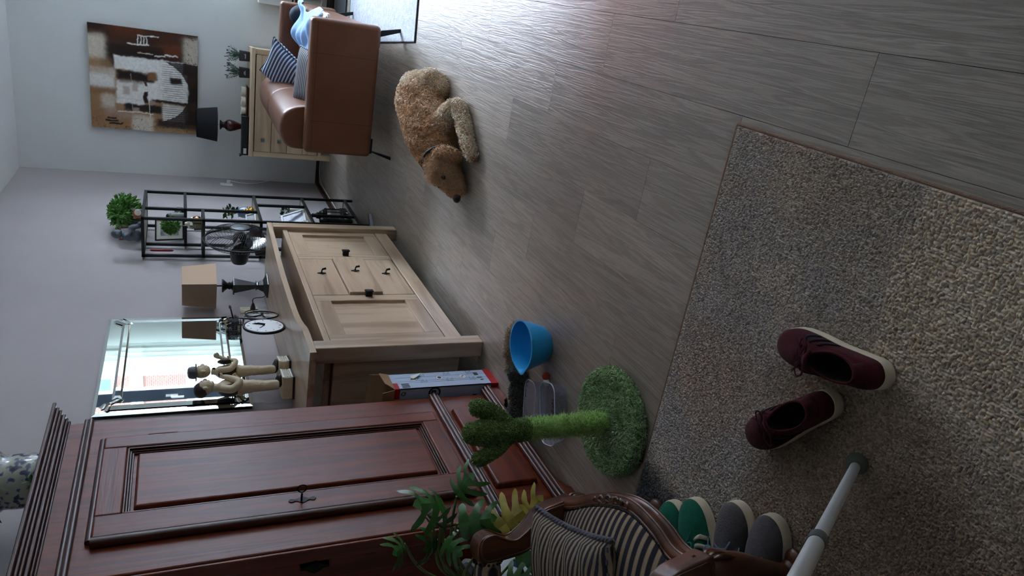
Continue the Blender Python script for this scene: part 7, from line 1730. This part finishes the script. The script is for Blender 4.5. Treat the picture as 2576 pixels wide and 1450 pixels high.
def lobed_leaf(base, tip, up, L_lobes, width, mb, curl=0.15, narrow=0.8):
    base, tip, up = Vector(base), Vector(tip), Vector(up); ax = tip - base; L = ax.length; ax.normalize(); sd = ax.cross(up).normalized(); nr = sd.cross(ax)
    P = lambda s, w: tuple(base + ax * (L * s) + sd * (w * (1 - 0.1 * abs(w) / width)) + nr * (curl * L * (s * (1 - s) * 1.6 - 0.5 * s * s) - 0.45 * w * w / width + 0.10 * width * abs(math.sin(s * 9))))
    n = L_lobes
    for sg in (1, -1):
        for i in range(n):
            s0, s1 = 0.04 + 0.80 * i / n, 0.04 + 0.80 * (i + 1) / n; sm = (s0 + s1) / 2; prof = math.sin(PI * min(0.18 + 0.80 * sm, 1)) ** 0.7
            wt = width * prof; st = sm + (0.17 + 0.08 * i if i else -0.02); hw = (s1 - s0) * 0.5
            A_, B_ = (sm, wt * 0.22), (st, wt); left, right = [], []
            for q, hh in ((0.0, 1.0), (0.25, 0.74), (0.5, 0.76), (0.72, 0.72), (0.9, 0.42)):
                cs, cw = A_[0] + (B_[0] - A_[0]) * q, A_[1] + (B_[1] - A_[1]) * q
                left.append((cs - hw * hh, cw)); right.append((cs + hw * hh, cw))
            v = [P(s0, 0), P(s1, 0)]; 
            for (a, b), (c, d) in zip(left, right): v += [P(a, sg * b), P((a + c) / 2, sg * (b + d) / 2 * 1.01), P(c, sg * d)]
            v.append(P(B_[0] + hw * 0.1, sg * B_[1])); f = [(0, 2, 3), (0, 3, 1), (1, 3, 4)]
            for q in range(4):
                o = 2 + 3 * q; f += [(o, o + 3, o + 4, o + 1), (o + 1, o + 4, o + 5, o + 2)]
            f += [(14, 17, 15), (15, 17, 16)]
            mb.add(v, f if sg < 0 else [q[::-1] for q in f])
        v = [P(0.84, 0), P(0.85, sg * width * 0.22), P(0.93, sg * width * 0.16), P(1.0, 0)]; mb.add(v, [(0, 1, 2, 3)] if sg > 0 else [(3, 2, 1, 0)])
    return mb
def philodendron():
    pc = Vector((-1.80, 1.575, 0))
    t = thing('potted_philodendron', 'philodendron with lobed leaves in a tall blue and white pot', 'plant', tuple(pc), world=True)
    pot = MB().lathe([(0.095, 0.0), (0.105, 0.006), (0.125, 0.08), (0.138, 0.22), (0.136, 0.38), (0.128, 0.45), (0.140, 0.462), (0.142, 0.472), (0.130, 0.472), (0.122, 0.45), (0.126, 0.41)], 44, tuple(pc))
    gz = plain('white_glaze', lin((196, 202, 204)), 0.2, coat=0.4)
    po = obj('pot', pot, gz, t, smooth=40)
    bl = plain('blue_glaze_band', lin((40, 58, 128)), 0.2, coat=0.4)
    for z0, z1 in ((0.425, 0.432), (0.255, 0.262), (0.236, 0.25), (0.10, 0.108)):
        r = lambda z: float(np.interp(z, [0.08, 0.22, 0.38, 0.45], [0.125, 0.138, 0.136, 0.128])) + 0.0008
        obj('band', MB().lathe([(r(z0), z0), (r(z1), z1)], 44, tuple(pc), cap=False), bl, po, smooth=40)
    dm = MB()
    for k in range(14):
        a = 2 * PI * k / 14; M = Matrix.Translation(pc + Vector((0.1385 * math.cos(a), 0.1385 * math.sin(a), 0.335))) @ Matrix.Rotation(a, 4, 'Z') @ Matrix.Rotation(PI / 4, 4, 'X')
        dm.box(-0.0015, 0.0015, -0.012, 0.012, -0.012, 0.012, M)
    obj('diamond_motif', dm, bl, po)
    obj('soil', MB().lathe([(0.127, 0.41), (0.127, 0.425), (0.001, 0.43)], 30, tuple(pc), cap=False), M_soil, t)
    gl = plain('philodendron_leaf', lin((58, 104, 48)), 0.25, spec=0.6, coat=0.3, var=0.22, vscale=18); yl = plain('yellowing_leaf', lin((164, 150, 62)), 0.45, var=0.25, vscale=22); st = plain('philodendron_stalk', lin((104, 118, 66)), 0.5); tipm = plain('dry_tip', lin((110, 70, 44)), 0.8)
    up = (0.45, -0.55, 0.70); b0 = pc + Vector((0.04, -0.02, 0.43))
    def leaf(base, tip, width, n=5, mat=gl, bend=None, upv=up, label=None, curl=0.15):
        base = Vector(base); mid = b0.lerp(base, 0.55) + Vector((0, 0, 0.06)) if bend is None else Vector(bend)
        s = obj('stalk', MB().tube(catmull([tuple(b0 + Vector((0.015 * math.sin(base.x * 90), 0.02 * math.cos(base.z * 70), 0))), tuple(mid), tuple(base)], 8), list(np.linspace(0.0062, 0.0036, 17)), 8), st, t, smooth=60)
        obj('leaf', lobed_leaf(base, tip, upv, n, width, MB(), curl), mat, s, smooth=180, label=label)
    leaf((-1.315, 1.50, 0.655), (-1.255, 1.455, 0.765), 0.084, 3, upv=(0.5, -0.3, 0.4))
    leaf((-1.285, 1.50, 0.625), (-1.205, 1.49, 0.590), 0.067, 3, upv=(0.3, -0.45, 0.75))
    leaf((-1.385, 1.50, 0.660), (-1.305, 1.47, 0.705), 0.067, 3, upv=(0.35, -0.55, 0.6))
    leaf((-1.400, 1.52, 0.600), (-1.365, 1.48, 0.495), 0.067, 3, upv=(0.5, -0.5, 0.45))
    leaf((-1.420, 1.51, 0.590), (-1.400, 1.47, 0.515), 0.050, 3, upv=(0.2, -0.7, 0.5))
    leaf((-1.450, 1.52, 0.655), (-1.425, 1.46, 0.715), 0.062, 3, upv=(0.3, -0.7, 0.3))
    leaf((-1.465, 1.54, 0.745), (-1.440, 1.48, 0.795), 0.056, 3, upv=(0.3, -0.6, 0.4), bend=(-1.60, 1.55, 0.66))
    leaf((-1.455, 1.52, 0.630), (-1.46, 1.45, 0.600), 0.056, 3, upv=(0.5, -0.5, 0.5))
    leaf((-1.560, 1.50, 0.395), (-1.50, 1.44, 0.330), 0.084, 3, bend=(-1.70, 1.52, 0.46), upv=(0.55, -0.5, 0.5))
    leaf((-1.600, 1.47, 0.430), (-1.56, 1.41, 0.370), 0.067, 3, bend=(-1.72, 1.50, 0.47), upv=(0.55, -0.5, 0.5))
    leaf((-1.425, 1.49, 0.485), (-1.365, 1.505, 0.385), 0.095, 3, mat=yl, bend=(-1.60, 1.50, 0.56), upv=(0.6, -0.55, 0.3), label='large yellowing leaf drooping behind the chair arm')
    leaf((-1.420, 1.50, 0.400), (-1.325, 1.50, 0.345), 0.062, 3, mat=yl, bend=(-1.62, 1.51, 0.52), upv=(0.4, -0.6, 0.5), label='yellow leaf tip behind the chair arm')
philodendron()
# pots on top of the wardrobe
def top_pots():
    dm = delft('delft_pattern', 3, 0, 1, 0)
    for x, y, lab in ((-1.795, 2.475, 'blue and white flowered pot on top of the wardrobe'), (-1.77, 1.835, 'second blue and white pot at the near end of the wardrobe top')):
        t = thing('flower_pot', lab, 'pot', (x, y, 1.741), 0, 'pots on the wardrobe')
        obj('pot', MB().lathe([(0.072, 0), (0.084, 0.01), (0.094, 0.05), (0.095, 0.10), (0.092, 0.135), (0.100, 0.147), (0.110, 0.155), (0.112, 0.162), (0.098, 0.160), (0.086, 0.14), (0.086, 0.10)], 40), dm, t, smooth=40)
        obj('soil', MB().lathe([(0.088, 0.11), (0.088, 0.125), (0.001, 0.128)], 24, cap=False), M_soil, t)
        obj('foliage', leaf_blob(60, (0, 0, 0.20), (0.10, 0.10, 0.07), 0.06, 21, 0.2, 0.5, 0.3), M_leaf_dk, t, stuff=True)
    t = thing('dried_sprig', 'dark sprig lying on the wardrobe top beside the flowered pot', 'sprig', (-1.70, 2.30, 1.7415), (0, 0, 0))
    sp = MB().tube(catmull([(0, 0.06, 0.004), (0.02, 0.02, 0.02), (0.03, -0.05, 0.012)], 5), 0.0025, 5)
    obj('stem', sp, M_stem, t); obj('foliage', leaf_blob(9, (0.02, 0.0, 0.022), (0.012, 0.06, 0.012), 0.035, 2, 0.0, 0.55, 0.3), M_leaf_dk, t, stuff=True)
top_pots()
